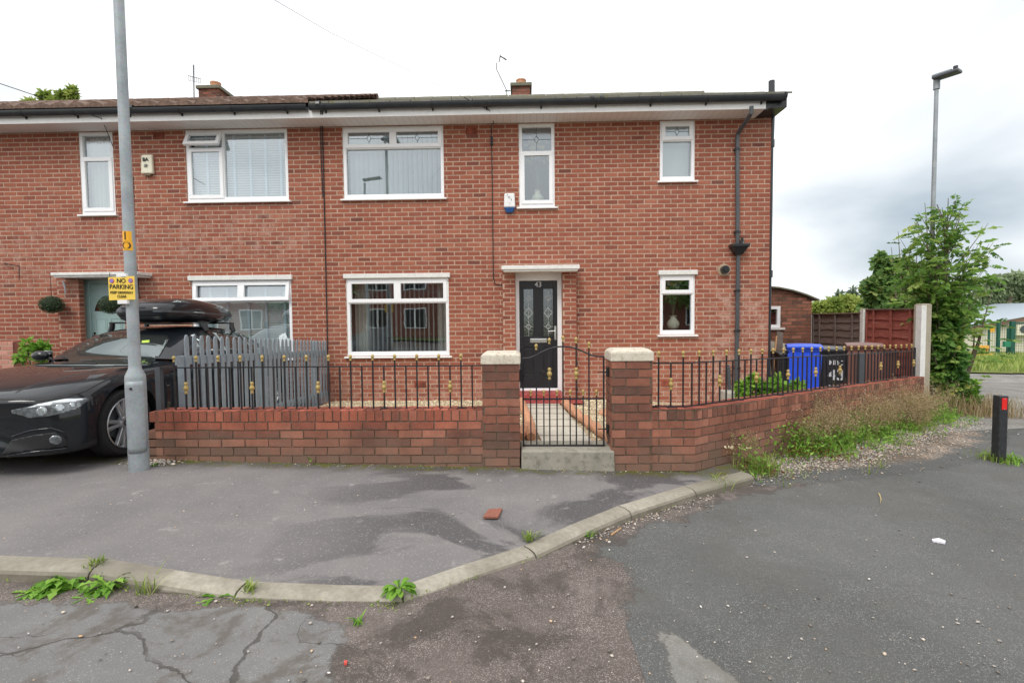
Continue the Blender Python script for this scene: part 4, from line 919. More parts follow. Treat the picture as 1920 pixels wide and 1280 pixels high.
# toothed, stepped left end of the wall
te = MB()
for k, (zt, x0_) in enumerate([(GT, .06), (GT-.11, .01), (GT-.1925, .12), (GT-.275, .13), (GT-.3575, .12), (GT-.44, .13), (GT-.5225, .13)]):
    te.box(LW-x0_, WYV+.005, zt-(.104 if k == 0 else .074), LW+.02, WYV+WT-.01, zt-.004, 0, random.random()*.4)
te.build('toothed_end', [M['gbrick']], fw, bevel=.004)
def pier(x0, x1, wt, lab, pxt, pyt):
    d = .34; y0 = WYV-.004; zt = PY((x0+x1)/2, 0, 1).z
    b = MB(); z0 = GT-.95; H = pyt-z0
    for o, u, L in (((x0,y0,z0),(1,0,0),x1-x0), ((x1,y0,z0),(0,1,0),d), ((x1,y0+d,z0),(-1,0,0),x1-x0), ((x0,y0+d,z0),(0,-1,0),d)): brickwork(b, o, u, (0,0,1), L, H, course=.0825, period=.232, joint=.012, rec=.006, phase=.4, jit=.003)
    o = b.build('gate_pier', [M['gbrick'], M['gmortar']], recalc=False); tag(o, lab, 'gate pier', 'gate piers')
    c = MB(); e = .012; c.hexa([(x0-e, y0-e, pyt), (x1+e, y0-e, pyt), (x1+e, y0+d+e, pyt), (x0-e, y0+d+e, pyt)], [(x0-e, y0-e, pyt+.085), (x1+e, y0-e, pyt+.085), (x1+e, y0+d+e, pyt+.085), (x0-e, y0+d+e, pyt+.085)])
    c.hexa([(x0-e, y0-e, pyt+.085), (x1+e, y0-e, pyt+.085), (x1+e, y0+d+e, pyt+.085), (x0-e, y0+d+e, pyt+.085)], [(x0+.03, y0+.03, pyt+.115), (x1-.03, y0+.03, pyt+.115), (x1-.03, y0+d-.03, pyt+.115), (x0+.03, y0+d-.03, pyt+.115)])
    c.build('pier_cap', M['capstone'], o, bevel=.008); return o
pl_ = pier(gp['lx0'], gp['lx1'], 0, 'brick gate pier with flaking white cap left of the iron gate', 0, PY(938, 683, WYV).z)
pr_ = pier(gp['rx0'], gp['rx1'], 0, 'wider brick gate pier with white cap right of the iron gate', 0, PY(1185, 677, WYV).z)
# right wall: short front return then along the lane, falling with the land
rw = MB(); SL = (SW1-SW0).length; DROP = -.026
brickwork(rw, (gp['rx1'], WYV, GT-HH-.02), (1,0,0), (0,0,1), SW0.x-gp['rx1'], HH+.02, course=.0825, period=.232, joint=.012, rec=.006, soldier=.11, phase=.2, jit=.003)
brickwork(rw, (SW0.x, WYV, GT-HH-.02), (SD.x, SD.y, DROP), (0,0,1), SL, HH+.02, course=.0825, period=.232, joint=.012, rec=.006, soldier=.11, phase=.5, jit=.003)
IN0 = Vector((SW0.x-WT*.36, WYV+WT, 0)); bk_ = SW1-SN*WT
brickwork(rw, (bk_.x, bk_.y, GT-HH-.02+DROP*SL), (IN0.x-bk_.x, IN0.y-bk_.y, -DROP*SL), (0,0,1), SL-.1, HH+.02, course=.0825, period=.232, joint=.012, rec=.006, soldier=.11, jit=.003)
brickwork(rw, (SW0.x-WT*.36, WYV+WT, GT-HH-.02), (-1,0,0), (0,0,1), SW0.x-WT*.36-gp['rx1'], HH+.02, course=.0825, period=.232, joint=.012, rec=.006, soldier=.11, jit=.003)
z1_ = GT+DROP*SL; rw.add([(SW1.x, SW1.y, z1_-1), (bk_.x, bk_.y, z1_-1), (bk_.x, bk_.y, z1_), (SW1.x, SW1.y, z1_)], [(0,1,2,3)], 0, .3)
rwo = tag(rw.build('garden_wall', [M['gbrick'], M['gmortar']], recalc=False), 'long red brick wall turning the corner and running back along the lane', 'garden wall')
cp = MB(); coping(cp, (gp['rx1'], WYV-.002, 0), (SW0.x-.03, WYV-.002, 0), WT, lambda x: GT+.004); coping(cp, (SW0.x, WYV-.002, 0), (SW1.x, SW1.y, 0), WT, lambda x: GT+.004+DROP*x)
cp.add([(SW0.x-.03, WYV, GT), (SW0.x, WYV, GT), (IN0.x, IN0.y, GT), (SW0.x-.03, WYV+WT, GT)], [(0,1,2,3)], 0); cp.build('coping', [M['coping'], M['gmortar']], rwo, recalc=False)
# gate step
a = PY(977, 862, WYV-.02); b = PY(1152, 862, WYV-.02); zt = PY(1064, 845, WYV-.03).z; q = MB()
q.hexa([(a.x, WYV-.03, -.08), (b.x+.005, WYV-.03, -.08), (b.x, WYV+.3, -.08), (a.x, WYV+.3, -.08)], [(a.x+.005, WYV-.028, zt), (b.x, WYV-.028, zt-.006), (gp['rx0']-.002, WYV+.34, zt+.01), (gp['lx1']+.002, WYV+.34, zt+.012)])
tag(q.build('gate_step', M['stepconc'], bevel=.012), 'pale concrete step under the iron gate between the two piers', 'step')
q = MB(); q.box(a.x-.05, WYV-.012, -.15, b.x+.02, WYV+.1, -.082, 0, .3); tag(q.build('footing_course', M['gbrick'], bevel=.003), 'thin brick course under the concrete gate step', 'brick course')

# ------------------------------------------------------------------ railings
def finial(mb, x, y, z, k=1.0):
    k *= .82
    mb.lathe([(.007,0),(.016*k,.004),(.013*k,.012),(.009*k,.018),(.013*k,.026),(.019*k,.034),(.021*k,.044),(.017*k,.054),(.006,.062)], (x, y, z), 10)
def knuckle(mb, x, y, z, k=1.0):
    k *= .84
    mb.lathe([(.007,-.062),(.015*k,-.058),(.019*k,-.046),(.012*k,-.036),(.014*k,-.028),(.027*k,-.016),(.029*k,0),(.022*k,.014),(.013*k,.024),(.020*k,.034),(.021*k,.044),(.014*k,.056),(.007,.06)], (x, y, z), 12)
BARW = .0135
def railing(root, pts, zb, zt, fin, knk):
    """pts: list of (x, y, dz); every bar is a part, its gold finial or knuckle a sub-part"""
    for i, (x, y, dz) in enumerate(pts):
        hi = i in fin; b = MB(); b.box(x-BARW/2, y-BARW/2, zb+dz-.0, x+BARW/2, y+BARW/2, (zt+dz+.055 if hi else zt+dz-.006)); bo = b.build('bar', M['iron'], root)
        if hi: f = MB(); finial(f, x, y, zt+dz+.05); f.build('finial', M['gold'], bo, smooth='all')
        if i in knk: f = MB(); knuckle(f, x, y, zb+dz+(zt-zb)*.52); f.build('knuckle', M['gold'], bo, smooth='all')
RYL = WYV+.10
zbl = PY(700, 767.5, RYL).z; ztl = PY(700, 685.5, RYL).z
r1 = empty('railing', (PY(600,770,RYL).x, RYL, GT), 'black iron railing with gold knobs on the front wall, left of the gate', 'railing', 'black and gold railings')
bpx = [440+v/3.048 for v in (540,603,663,727,790,850,912,977,1040,1103,1165,1230,1293,1358)]
sp_ = (bpx[-1]-bpx[0])/13; bx = [bpx[0]+sp_*k for k in range(-14, 14)]
pts = [(PY(x, 730, RYL).x, RYL, 0) for x in bx if x > 306]; off = 28-len(pts)
fin = [i for i in range(len(pts)) if (i+off) % 2 == 0]; knk = [i for i in range(len(pts)) if (i+off-14-5) % 6 == 0]
railing(r1, pts, zbl, ztl, fin, knk)
xa = PY(300, 740, RYL).x; xb = gp['lx0']
q = MB(); q.box(xa, RYL-.009, ztl-.012, xb, RYL+.009, ztl); q.build('top_rail', M['iron'], r1); q = MB(); q.box(xa, RYL-.009, zbl, xb, RYL+.009, zbl+.012); q.build('bottom_rail', M['iron'], r1)
q = MB(); q.box(xa-.025, RYL-.025, GT, xa+.025, RYL+.025, ztl+.0); q.build('post', M['greypipe'], r1)
for px_ in (476, 720, 865):
    x = PY(px_, 770, RYL).x; q = MB(); q.box(x-.02, RYL-.02, GT, x+.02, RYL+.02, zbl+.01); q.box(x-.035, RYL-.03, GT, x+.035, RYL+.03, GT+.012); q.build('foot', M['iron'], r1)
# right railing: along the front return, then down the lane
r2 = empty('railing', (3.8, 6.3, GT-.1), 'long black iron railing with gold knobs along the lane wall, right of the gate', 'railing', 'black and gold railings')
zbr = PY(1230, 763, RYL).z; ztr = PY(1230, 679.5, RYL).z
C0 = Vector((gp['rx1'], RYL, 0)); C1 = Vector((SW0.x-.05, RYL, 0)); C2 = SW1-SN*.12+SD*-.06
def along(s):
    L0 = (C1-C0).length
    if s < L0: p = C0+(C1-C0)*(s/L0); return (p.x, p.y, 0)
    d = (C2-C1).normalized(); p = C1+d*(s-L0); return (p.x, p.y, DROP*(s-L0))
LT = (C1-C0).length+(C2-C1).length; pts = []; s_ = .085
while s_ < LT-.03: pts.append(along(s_)); s_ += .118
railing(r2, pts, zbr, ztr, [i for i in range(len(pts)) if i % 2 == 0], [i for i in range(len(pts)) if i % 6 == 1])
for nm, z in (('top_rail', ztr-.012), ('bottom_rail', zbr)):
    q = MB(); P = [along(0), along((C1-C0).length), along(LT)]
    for i in (0, 1): q.beam((P[i][0], P[i][1], z+P[i][2]+.006), (P[i+1][0], P[i+1][1], z+P[i+1][2]+.006), .018, .012)
    q.build(nm, M['iron'], r2)
for s_ in (.2, 1.25, 2.1, 2.8, 3.6, 4.5, 5.3, 6.1):
    x, y, dz = along(s_); q = MB(); q.box(x-.02, y-.02, GT+dz, x+.02, y+.02, zbr+dz+.01); q.box(x-.05, y-.035, GT+dz, x+.05, y+.035, GT+dz+.014); q.build('foot', M['iron'], r2)
x, y, dz = along(LT*.665); q = MB(); q.box(x-.035, y-.035, GT+dz, x+.035, y+.035, ztr+dz); q.build('post', M['greypipe'], r2)
x, y, dz = along(LT-.02); q = MB(); q.box(x-.012, y-.012, GT+dz-.03, x+.012, y+.012, ztr+dz+.05); q.build('post', M['iron'], r2)
# ------------------------------------------------------------------ gate
GYP = WYV+.13
gt = empty('iron_gate', (PY(1057,840,GYP).x, GYP, PY(1057,838,GYP).z), 'black iron garden gate with arched top rail and gold knobs, closed', 'gate')
gX = lambda px: PY(px, 760, GYP).x; gZ = lambda py, px=1057: PY(px, py, GYP).z
s0, s1 = gX(981), gX(1132); zb0 = gZ(834.5); zm = gZ(747.5)
fr = MB(); hw_ = .008
fr.box(s0-hw_, GYP-hw_, zb0-.008, s0+hw_, GYP+hw_, gZ(671)); fr.box(s1-hw_, GYP-hw_, zb0-.008, s1+hw_, GYP+hw_, gZ(668.5)); fr.box(s0, GYP-.008, zb0-.008, s1, GYP+.008, zb0+.006); fr.box(s0, GYP-.008, zm-.007, s1, GYP+.008, zm+.007)
arc = []
for px_, py_ in ((981, 671.5), (992, 671), (1003, 667), (1016, 660), (1031, 653), (1044, 650), (1057, 649.5), (1070, 650.5), (1083, 654), (1096, 660), (1108, 665.5), (1119, 668), (1132, 668.5)): arc.append((gX(px_), GYP, gZ(py_, px_)))
fr.tube(arc, .008, 8); fr.build('gate_frame', M['iron'], gt)
for px_, pyt, kn in ((1006, 655, 0), (1030.6, 644, 1), (1056, 640, 0), (1080.5, 643, 1), (1104.4, 652, 0)):
    x = gX(px_); b = MB(); b.box(x-.0065, GYP-.0065, zb0, x+.0065, GYP+.0065, gZ(pyt)); bo = b.build('bar', M['iron'], gt); f = MB(); finial(f, x, GYP, gZ(pyt)-.005, .95); f.build('finial', M['gold'], bo, smooth='all')
    if kn: f = MB(); knuckle(f, x, GYP, gZ(700), 1.05); f.build('knuckle', M['gold'], bo, smooth='all')
for px_ in (995, 1019.6, 1044.5, 1069, 1093.5, 1118.5):
    x = gX(px_); b = MB(); b.box(x-.006, GYP-.006, zb0, x+.006, GYP+.006, gZ(741)); bo = b.build('bar', M['iron'], gt); f = MB(); finial(f, x, GYP, gZ(741)-.005, .9); f.build('finial', M['gold'], bo, smooth='all')
for py_ in (698, 804):
    h = MB(); x = gX(1139); z = gZ(py_); h.box(s1+.008, GYP-.01, z-.006, gp['rx0']-.001, GYP+.01, z+.006); h.tube([(x, GYP, z-.045), (x, GYP, z+.045)], .013, 8); h.box(gX(1121), GYP-.004, z-.004, s1, GYP+.004, z+.004); h.build('hinge', M['iron'], gt)
h = MB(); z = gZ(703); h.box(gp['lx1']+.001, GYP-.025, z-.06, gp['lx1']+.03, GYP+.015, z+.06); h.box(gX(981), GYP-.008, z-.012, gX(1013), GYP+.002, z+.004); h.tube([(gX(1013), GYP-.005, z), (gX(1016), GYP-.03, z+.045), (gX(1021), GYP-.03, z+.03)], .006, 6); h.build('latch', M['iron'], gt)

# ------------------------------------------------------------------ grey picket fence on the drive boundary
PXf = -3.46
pf = empty('picket_fence', (PXf, 6.8, .05), 'grey painted picket fence with rounded tops behind the left railing', 'fence')
ny = 31; yy0, yy1 = 4.99, FY-.12
for i in range(ny):
    t = i/(ny-1); y = yy0+(yy1-yy0)*t; zt = 1.30-(1.30-1.085)*t+random.uniform(-.003, .003); zb = Gd(-3, y)-.0; hw_ = .030; ln = random.uniform(-.006, .006); p = MB(); x0 = PXf+random.uniform(-.003, .003)
    if abs(i-14) == 0: hw_ = .045
    pr = [(-hw_, 0), (hw_, 0), (hw_, 1-.05), (hw_*.8, 1-.022), (hw_*.45, 1-.006), (0, 1), (-hw_*.45, 1-.006), (-hw_*.8, 1-.022), (-hw_, 1-.05)]
    p.prism([(x0, y+a+ln*b, zb+(zt-zb)*(b if b < .5 else 1-(1-b)*1.0)) for a, b in [(q[0], q[1]) for q in pr]], (.013, 0, 0)); p.build('picket', M['greypaint'], pf, bevel=.002)
for f in (.14, .8):
    q = MB(); q.hexa([(PXf-.04, yy0-.15, Gd(-3, yy0)+(1.30-.17)*f-.045), (PXf-.002, yy0-.15, Gd(-3, yy0)+(1.30-.17)*f-.045), (PXf-.002, yy1, Gd(-3, yy1)+(1.085-.02)*f-.045), (PXf-.04, yy1, Gd(-3, yy1)+(1.085-.02)*f-.045)],
        [(PXf-.04, yy0-.15, Gd(-3, yy0)+(1.30-.17)*f+.045), (PXf-.002, yy0-.15, Gd(-3, yy0)+(1.30-.17)*f+.045), (PXf-.002, yy1, Gd(-3, yy1)+(1.085-.02)*f+.045), (PXf-.04, yy1, Gd(-3, yy1)+(1.085-.02)*f+.045)]); q.build('rail', M['greypaint'], pf)
for y in (5.06, 6.55, 8.3): q = MB(); q.box(PXf-.12, y-.045, -.1, PXf-.045, y+.045, 1.08); q.build('post', M['greypaint'], pf)

# ------------------------------------------------------------------ lamp columns, sign, bollard
def column(loc, zsh, ztop, r0, r1, r2, lab, head=None):
    o = empty('street_lamp', loc, lab, 'street lamp', 'street lamps'); x, y, z = loc; c = MB()
    c.lathe([(r0, -.1), (r0, zsh-.06), (r0*.96, zsh-.03), (r1*1.05, zsh+.03), (r1, zsh+.06), (r2, ztop)], loc, 24); c.build('column', M['galv'], o, smooth=True); return o
lb = G(248.5, 885, 0); LPX, LPY = lb.x, lb.y+.08; lz = T(LPX, LPY)
zsh = PY(241, 697, LPY).z-lz
l1 = column((LPX, LPY, lz), zsh, 6.0, .081, .0485, .035, 'tall grey galvanised street lamp column carrying the yellow no parking sign')
q = MB(); rows = []
for zz in (.17, .22, zsh-.12, zsh-.08):
    k = .8 if zz in (.17, zsh-.08) else 1; rows.append([(LPX+.0855*math.sin(R(a)*k+R(30)), LPY-.0855*math.cos(R(a)*k+R(30)), lz+zz) for a in np.linspace(-62, 62, 11)+0])
q.grid(rows); do = q.build('access_door', M['galv'], l1, smooth='all'); do.modifiers.new('s', 'SOLIDIFY').thickness = .004
q = MB(); a_ = R(14); zz = PY(237, 729, LPY-.09).z; q.tube([(LPX+.085*math.sin(a_), LPY-.085*math.cos(a_), zz), (LPX+.0925*math.sin(a_), LPY-.0925*math.cos(a_), zz)], .011, 10); q.build('lock', M['ink'], do)
q = MB(); q.lathe([(.11, 0), (.10, .05), (.06, .07)], (LPX, LPY, lz+6.0-.05), 12); q.box(LPX-.05, LPY-.8, lz+6.02, LPX+.25, LPY-.02, lz+6.1); q.build('lamp_head', M['galv'], l1, bevel=.01)
# curved number sticker
rs_ = .0482; q = MB(); zt, zm_, zb_ = PY(231, 435, LPY).z, PY(231, 454, LPY).z, PY(232, 471, LPY).z
for z0, z1, a0, a1 in ((zm_+.001, zt, -75, 61), (zb_, zm_-.001, -72, 68)):
    q.grid([[(LPX+rs_*math.sin(R(a)), LPY-rs_*math.cos(R(a)), z) for a in np.linspace(a0, a1, 9)] for z in (z0, z1)])
st_ = q.build('number_sticker', M['amber'], l1, smooth='all'); st_['label'] = 'amber sticker reading 10'
def curved(o_, s, size, a, zc, fudge=1.0):
    t = text(s, size, (0,0,0), M['ink'], None, name='lettering', mtx=Matrix.Identity(4), ext=.0, bold=.001)
    for v in t.data.vertices:
        an = R(a)+v.co.x/rs_; zz = v.co.y; v.co = Vector((LPX+(rs_+.0012)*math.sin(an), LPY-(rs_+.0012)*math.cos(an), zc+zz))-ORG[o_.name]
    t.parent = o_; t.location = (0,0,0)
curved(st_, '1', .10, 2, (zt+zm_)/2); curved(st_, 'O', .095, 8, (zb_+zm_)/2)
# NO PARKING sign
sy = LPY-.075; tl, tr, br, bl = PY(202.5, 520, sy), PY(251.5, 517.5, sy), PY(253.5, 561.5, sy), PY(204.5, 563, sy)
sg = MB(); sg.prism([bl, br, tr, tl], (0, .004, 0)); so = tag(sg.build('parking_sign', M['yellow'], bevel=.001), 'yellow NO PARKING KEEP DRIVEWAY CLEAR sign strapped to the lamp column', 'sign')
cx, cz = (tl.x+tr.x+br.x+bl.x)/4, (tl.z+tr.z+br.z+bl.z)/4; sw = (tr-tl).length; sh_ = (tl-bl).length
for s_, dz, sz in (('NO', .32, .056), ('PARKING', .06, .056), ('KEEP DRIVEWAY', -.19, .033), ('CLEAR', -.36, .033)): text(s_, sz, (cx+(.0), sy-.002, cz+sh_*dz), M['ink'], so, name='lettering', bold=0 if sz < .05 else .0004, rot=(math.pi/2, R(1.5), 0), sx=.92 if sz > .05 else .84)
for sx_ in (-.36, .36):
    q = MB(); xx = cx+sw*sx_; zz = cz+sh_*.33; q.tube([(xx, sy-.001, zz), (xx, sy-.003, zz)], .021, 20); q.build('ring', M['signred'], so); q = MB(); q.tube([(xx, sy-.003, zz), (xx, sy-.0045, zz)], .016, 20); q.build('disc', M['signblue'], so)
    q = MB(); q.beam((xx-.012, sy-.0052, zz+.012), (xx+.012, sy-.0052, zz-.012), .005, .001); q.build('bar', M['signred'], so)
for zz in (PY(228, 517, sy).z, PY(230, 566, sy).z): q = MB(); q.box(cx-.045, sy+.0, zz-.018, cx+.045, sy+.03, zz+.018); q.tube([(cx+.01, LPY, zz-.01), (cx+.01, LPY, zz+.01)], .056, 16); q.build('clip', M['white'], so, bevel=.004)
# far street lamp by the fence
p = PY(1748, 560, 9.25); q_ = PY(1753, 155, 9.25); gz_ = T(p.x, 9.25)-.02
l2 = column(((p.x+q_.x)/2, 9.25, gz_), .9, q_.z-gz_, .07, .040, .031, 'grey street lamp rising behind the small tree at the end of the fence'); cx2 = (p.x+q_.x)/2
q = MB(); q.tube([(cx2, 9.25, q_.z-.12), (cx2, 9.25, q_.z+.06)], .05, 12); q.build('collar', M['galv'], l2, smooth=True)
h0 = PY(1749, 146, 9.25); h1 = PY(1801, 132, 8.95)
q = MB(); a = Vector((cx2-.04, 9.27, q_.z+.07)); b = Vector((h1.x, 8.95, h1.z+.0)); q.beam(a, b, .20, .06); lo = q.build('lamp_head', M['greypipe'], l2, bevel=.02)
q = MB(); q.beam(a+Vector((0,0,.035)), a.lerp(b, .72)+Vector((0,0,.035)), .16, .03); q.build('heat_sink', M['galv'], lo); q = MB(); q.tube([b+Vector((-.06,.03,.04)), b+Vector((-.06,.03,.085))], .035, 10); q.build('photocell', M['blackplastic'], lo)
# bollard
bp = G(1872, 866, RD); s_ = .046; bt = PY(1872, 741, bp.y).z
q = MB(); q.hexa([(bp.x-s_, bp.y-s_, bp.z-.1), (bp.x+s_, bp.y-s_, bp.z-.1), (bp.x+s_, bp.y+s_, bp.z-.1), (bp.x-s_, bp.y+s_, bp.z-.1)], [(bp.x-s_, bp.y-s_, bt), (bp.x+s_, bp.y-s_, bt), (bp.x+s_, bp.y+s_, bt), (bp.x-s_, bp.y+s_, bt)])
bo = tag(q.build('bollard', plain('recycled_plastic', S(42,44,48), .5, var=.2, sc=12, bump=.3, dirt=.3, dirtcol=S(96,96,94)), bevel=.008), 'black square bollard with a red reflector standing on the tarmac at the right', 'bollard')
q = MB(); rz = PY(1872, 757, bp.y-s_).z; q.box(bp.x-.030, bp.y-s_-.006, rz-.065, bp.x+.026, bp.y-s_-.0005, rz+.065); q.build('reflector', plain('red_reflector', S(226,44,40), .25, var=.05), bo, bevel=.003)
for dz in (-.058, .058): q = MB(); q.tube([(bp.x-.003, bp.y-s_-.005, rz+dz), (bp.x-.003, bp.y-s_-.008, rz+dz)], .005, 8); q.build('screw', M['galv'], bo)
# ------------------------------------------------------------------ car
CZ = Dv(-4.83, 4.8)+.006
car = empty('saloon_car', (-4.83, 4.80, CZ), 'black saloon car with headlights and silver wheels parked nose out on the drive', 'car', rot=(-math.atan(.032), 0, 0), local=True)
bpy.context.view_layer.update(); CMI = car.matrix_world.inverted()
def zk(z): return z if z < .5 else .5+(z-.5)*.885
def carpaint():
    m = NM('black_car_paint'); return m.out(m.mix(m.noise(40, 2), (.006,.008,.011,1), (.009,.012,.016,1)), .4, 0, None, .12, .85)
M['carpaint'] = carpaint(); M['darktrim'] = plain('dark_trim', S(26,27,29), .5, var=.1); M['rubber'] = plain('tyre_rubber', S(30,30,31), .85, var=.15, sc=20, bump=.3)
M['alloy'] = plain('alloy', S(196,198,202), .3, .85, var=.05, dirt=.15, dirtcol=S(110,104,96)); 
def screen(name, r, base):
    m = NM(name); d = m.n('ShaderNodeBsdfDiffuse'); d.inputs[0].default_value = base; g = m.n('ShaderNodeBsdfGlossy'); g.inputs['Roughness'].default_value = .02; x = m.n('ShaderNodeMixShader'); x.inputs[0].default_value = r; o = m.n('ShaderNodeOutputMaterial'); g.inputs['Color'].default_value = (.85,.95,.95,1)
    m.l(d.outputs[0], x.inputs[1]); m.l(g.outputs[0], x.inputs[2]); m.l(x.outputs[0], o.inputs[0]); return m.mat
M['screen'] = screen('windscreen_glass', .27, (.03,.035,.034,1)); M['lampglass'] = plain('lamp_housing', S(104,110,114), .12, .3, var=.55, sc=34, coat=1)
M['lampwhite'] = plain('lamp_reflector', S(222,228,232), .15, .3, var=.05, coat=1); M['lens'] = plain('lamp_lens', S(168,176,180), .06, .5, var=.35, sc=60, coat=1)
ST = [  # y, half width, bottom, top at centre
 (-.82,.50,.22,.60), (-.80,.66,.17,.65), (-.75,.775,.145,.70), (-.62,.845,.13,.75), (-.42,.885,.13,.81), (-.20,.90,.14,.865), (.10,.905,.15,.91), (.45,.905,.16,.95), (.80,.905,.17,.975),
 (1.3,.905,.17,.985), (2.0,.905,.17,.99), (2.8,.90,.18,1.0), (3.25,.88,.20,1.01), (3.55,.82,.24,1.0), (3.66,.66,.30,.96)]
rows = []
for (y, hw, zb, zt) in ST:
    h = zt-zb
    half = [(0, zb), (hw*.86, zb), (hw*.985, zb+.03), (hw*1.0, zb+h*.25), (hw*1.0, zb+h*.52), (hw*.985, zb+h*.72), (hw*.95, zb+h*.86), (hw*.86, zb+h*.945), (hw*.62, zb+h*.985), (hw*.3, zb+h*1.0), (0, zb+h*1.005)]
    pts_ = half+[(-x, z) for x, z in reversed(half[1:-1])]
    dy = [0.10*((abs(x)/max(hw, .01))**3) if y < -.5 else 0 for x, z in pts_]
    rows.append([(x, y+d, zk(z)) for (x, z), d in zip(pts_, dy)])
b = MB(); b.grid(rows, close=True); n = len(rows[0]); b.f.append(tuple(range(n))); b.f.append(tuple(reversed(range((len(rows)-1)*n, len(rows)*n)))); b.m += [0, 0]; b.r += [0, 0]
body = b.build('body', M['carpaint'], car, smooth='all', local=True)
s_ = body.modifiers.new('sub', 'SUBSURF'); s_.levels = 2; s_.render_levels = 2
cut = MB()
for yy in (0, 2.81):
    for sx_ in (-1, 1): cut.tube([(sx_*.60, yy, .335), (sx_*1.05, yy, .335)], .375, 40)
cu_ = cut.build('cutter', M['rubber'], car, local=True); bo_ = body.modifiers.new('b', 'BOOLEAN'); bo_.object = cu_; bo_.operation = 'DIFFERENCE'; bo_.solver = 'EXACT'
bpy.context.view_layer.update(); dg = bpy.context.evaluated_depsgraph_get()
me = bpy.data.meshes.new_from_object(body.evaluated_get(dg)); body.modifiers.clear(); body.data = me; bpy.data.objects.remove(cu_)
me.name = 'body'; me.polygons.foreach_set('use_smooth', [True]*len(me.polygons)); me.materials.clear(); me.materials.append(M['carpaint']); me.materials.append(M['darktrim'])
for p_ in me.polygons:
    c_ = p_.center; p_.material_index = 1 if (abs(c_.x) < .885 and any((c_.y-yy)**2+(c_.z-.335)**2 < .378**2 for yy in (0, 2.81)) and abs(c_.x) > .59) else 0
try: me.set_sharp_from_angle(angle=R(45))
except Exception: pass
bvB = BVHTree.FromPolygons([v.co.copy() for v in me.vertices], [tuple(p.vertices) for p in me.polygons])
def row(l): 
    h = [(x, y, zk(z)) for x, y, z in l]; return h+[(-x, y, z) for x, y, z in reversed(h[:-1])]
CB = [row([(.80,.90,.90),(.79,.88,.945),(.77,.86,.965),(.46,.78,.985),(0,.72,.99)]),
      row([(.83,1.10,.93),(.76,1.08,1.09),(.66,1.24,1.26),(.40,1.16,1.30),(0,1.12,1.31)]),
      row([(.845,1.35,.93),(.745,1.36,1.17),(.635,1.50,1.345),(.40,1.42,1.39),(0,1.38,1.40)]),
      row([(.85,1.8,.94),(.745,1.8,1.2),(.62,1.85,1.385),(.40,1.85,1.43),(0,1.85,1.44)]),
      row([(.85,2.3,.95),(.74,2.3,1.2),(.61,2.25,1.37),(.40,2.3,1.415),(0,2.3,1.425)]),
      row([(.82,2.8,.96),(.71,2.72,1.14),(.575,2.62,1.29),(.38,2.68,1.33),(0,2.7,1.34)]),
      row([(.78,3.15,.97),(.68,3.1,1.04),(.56,3.0,1.12),(.38,3.05,1.14),(0,3.07,1.15)]),
      row([(.74,3.34,.96),(.66,3.33,.97),(.56,3.3,.98),(.38,3.34,.99),(0,3.35,.99)])]
b = MB(); b.grid(CB); cab = b.build('cabin_shell', M['carpaint'], car, smooth='all', local=True); s_ = cab.modifiers.new('sub', 'SUBSURF'); s_.levels = 3; s_.render_levels = 3
bpy.context.view_layer.update(); me2 = bpy.data.meshes.new_from_object(cab.evaluated_get(bpy.context.evaluated_depsgraph_get())); cab.modifiers.clear(); cab.data = me2
bvC = BVHTree.FromPolygons([v.co.copy() for v in me2.vertices], [tuple(p.vertices) for p in me2.polygons])
def camcast(px, py, bvs):
    o = CMI @ CAMP; d = (CMI.to_3x3() @ ray(px, py)).normalized(); best = None
    for bv in bvs:
        h = bv.ray_cast(o, d)
        if h[0] is not None and (best is None or h[3] < best[3]): best = h
    return best
def patch(name, outline, mat, bvs, parent, caster, step, off=.005, thick=.003, mirror=False):
    bm = bmesh.new(); vs = [bm.verts.new((p[0], p[1], 0)) for p in outline]; bm.faces.new(vs)
    xs = [p[0] for p in outline]; ys = [p[1] for p in outline]
    for ax, lo, hi in ((0, min(xs), max(xs)), (1, min(ys), max(ys))):
        t = lo+step
        while t < hi: bmesh.ops.bisect_plane(bm, geom=bm.verts[:]+bm.edges[:]+bm.faces[:], plane_co=(t,0,0) if ax == 0 else (0,t,0), plane_no=(1,0,0) if ax == 0 else (0,1,0)); t += step
    bmesh.ops.triangulate(bm, faces=bm.faces); bad = []
    for v in bm.verts:
        h = caster(v.co.x, v.co.y, bvs)
        if h is None: bad.append(v)
        else:
            nn = h[1] if h[1].dot(h[4] if len(h) > 4 else h[1]) > 0 else h[1]; v.co = h[0]+nn*off
    bmesh.ops.delete(bm, geom=bad, context='VERTS')
    if mirror:
        for v in bm.verts: v.co.x = -v.co.x
    me = bpy.data.meshes.new(name); bm.to_mesh(me); bm.free(); me.materials.append(mat); me.polygons.foreach_set('use_smooth', [True]*len(me.polygons))
    o = bpy.data.objects.new(name, me); COL.objects.link(o); o.parent = parent; ORG[o.name] = Vector((0,0,0))
    if thick: m_ = o.modifiers.new('s', 'SOLIDIFY'); m_.thickness = thick; m_.offset = 0
    return o
def fixn(h, d):
    if h is None or h[0] is None: return None
    n = h[1] if h[1].dot(d) < 0 else -h[1]; return (h[0], n, h[2], h[3])
def ccast(px, py, bvs): h = camcast(px, py, bvs); return fixn(h, CMI.to_3x3() @ ray(px, py)) if h else None
def fcast(x, z, bvs): return fixn(bvs[0].ray_cast(Vector((x, -3, z)), Vector((0, 1, 0))), Vector((0, 1, 0)))
def scast(y, z, bvs): return fixn(bvs[0].ray_cast(Vector((3, y, z)), Vector((-1, 0, 0))), Vector((-1, 0, 0)))
q4 = lambda l: [(x/4.415, 600+y/4.415) for x, y in l]
HLo = q4([(95,742),(235,716),(330,690),(540,651),(715,646),(735,660),(690,695),(640,735),(520,770),(400,795),(240,808),(200,790),(105,770)])
hsmir = lambda: None
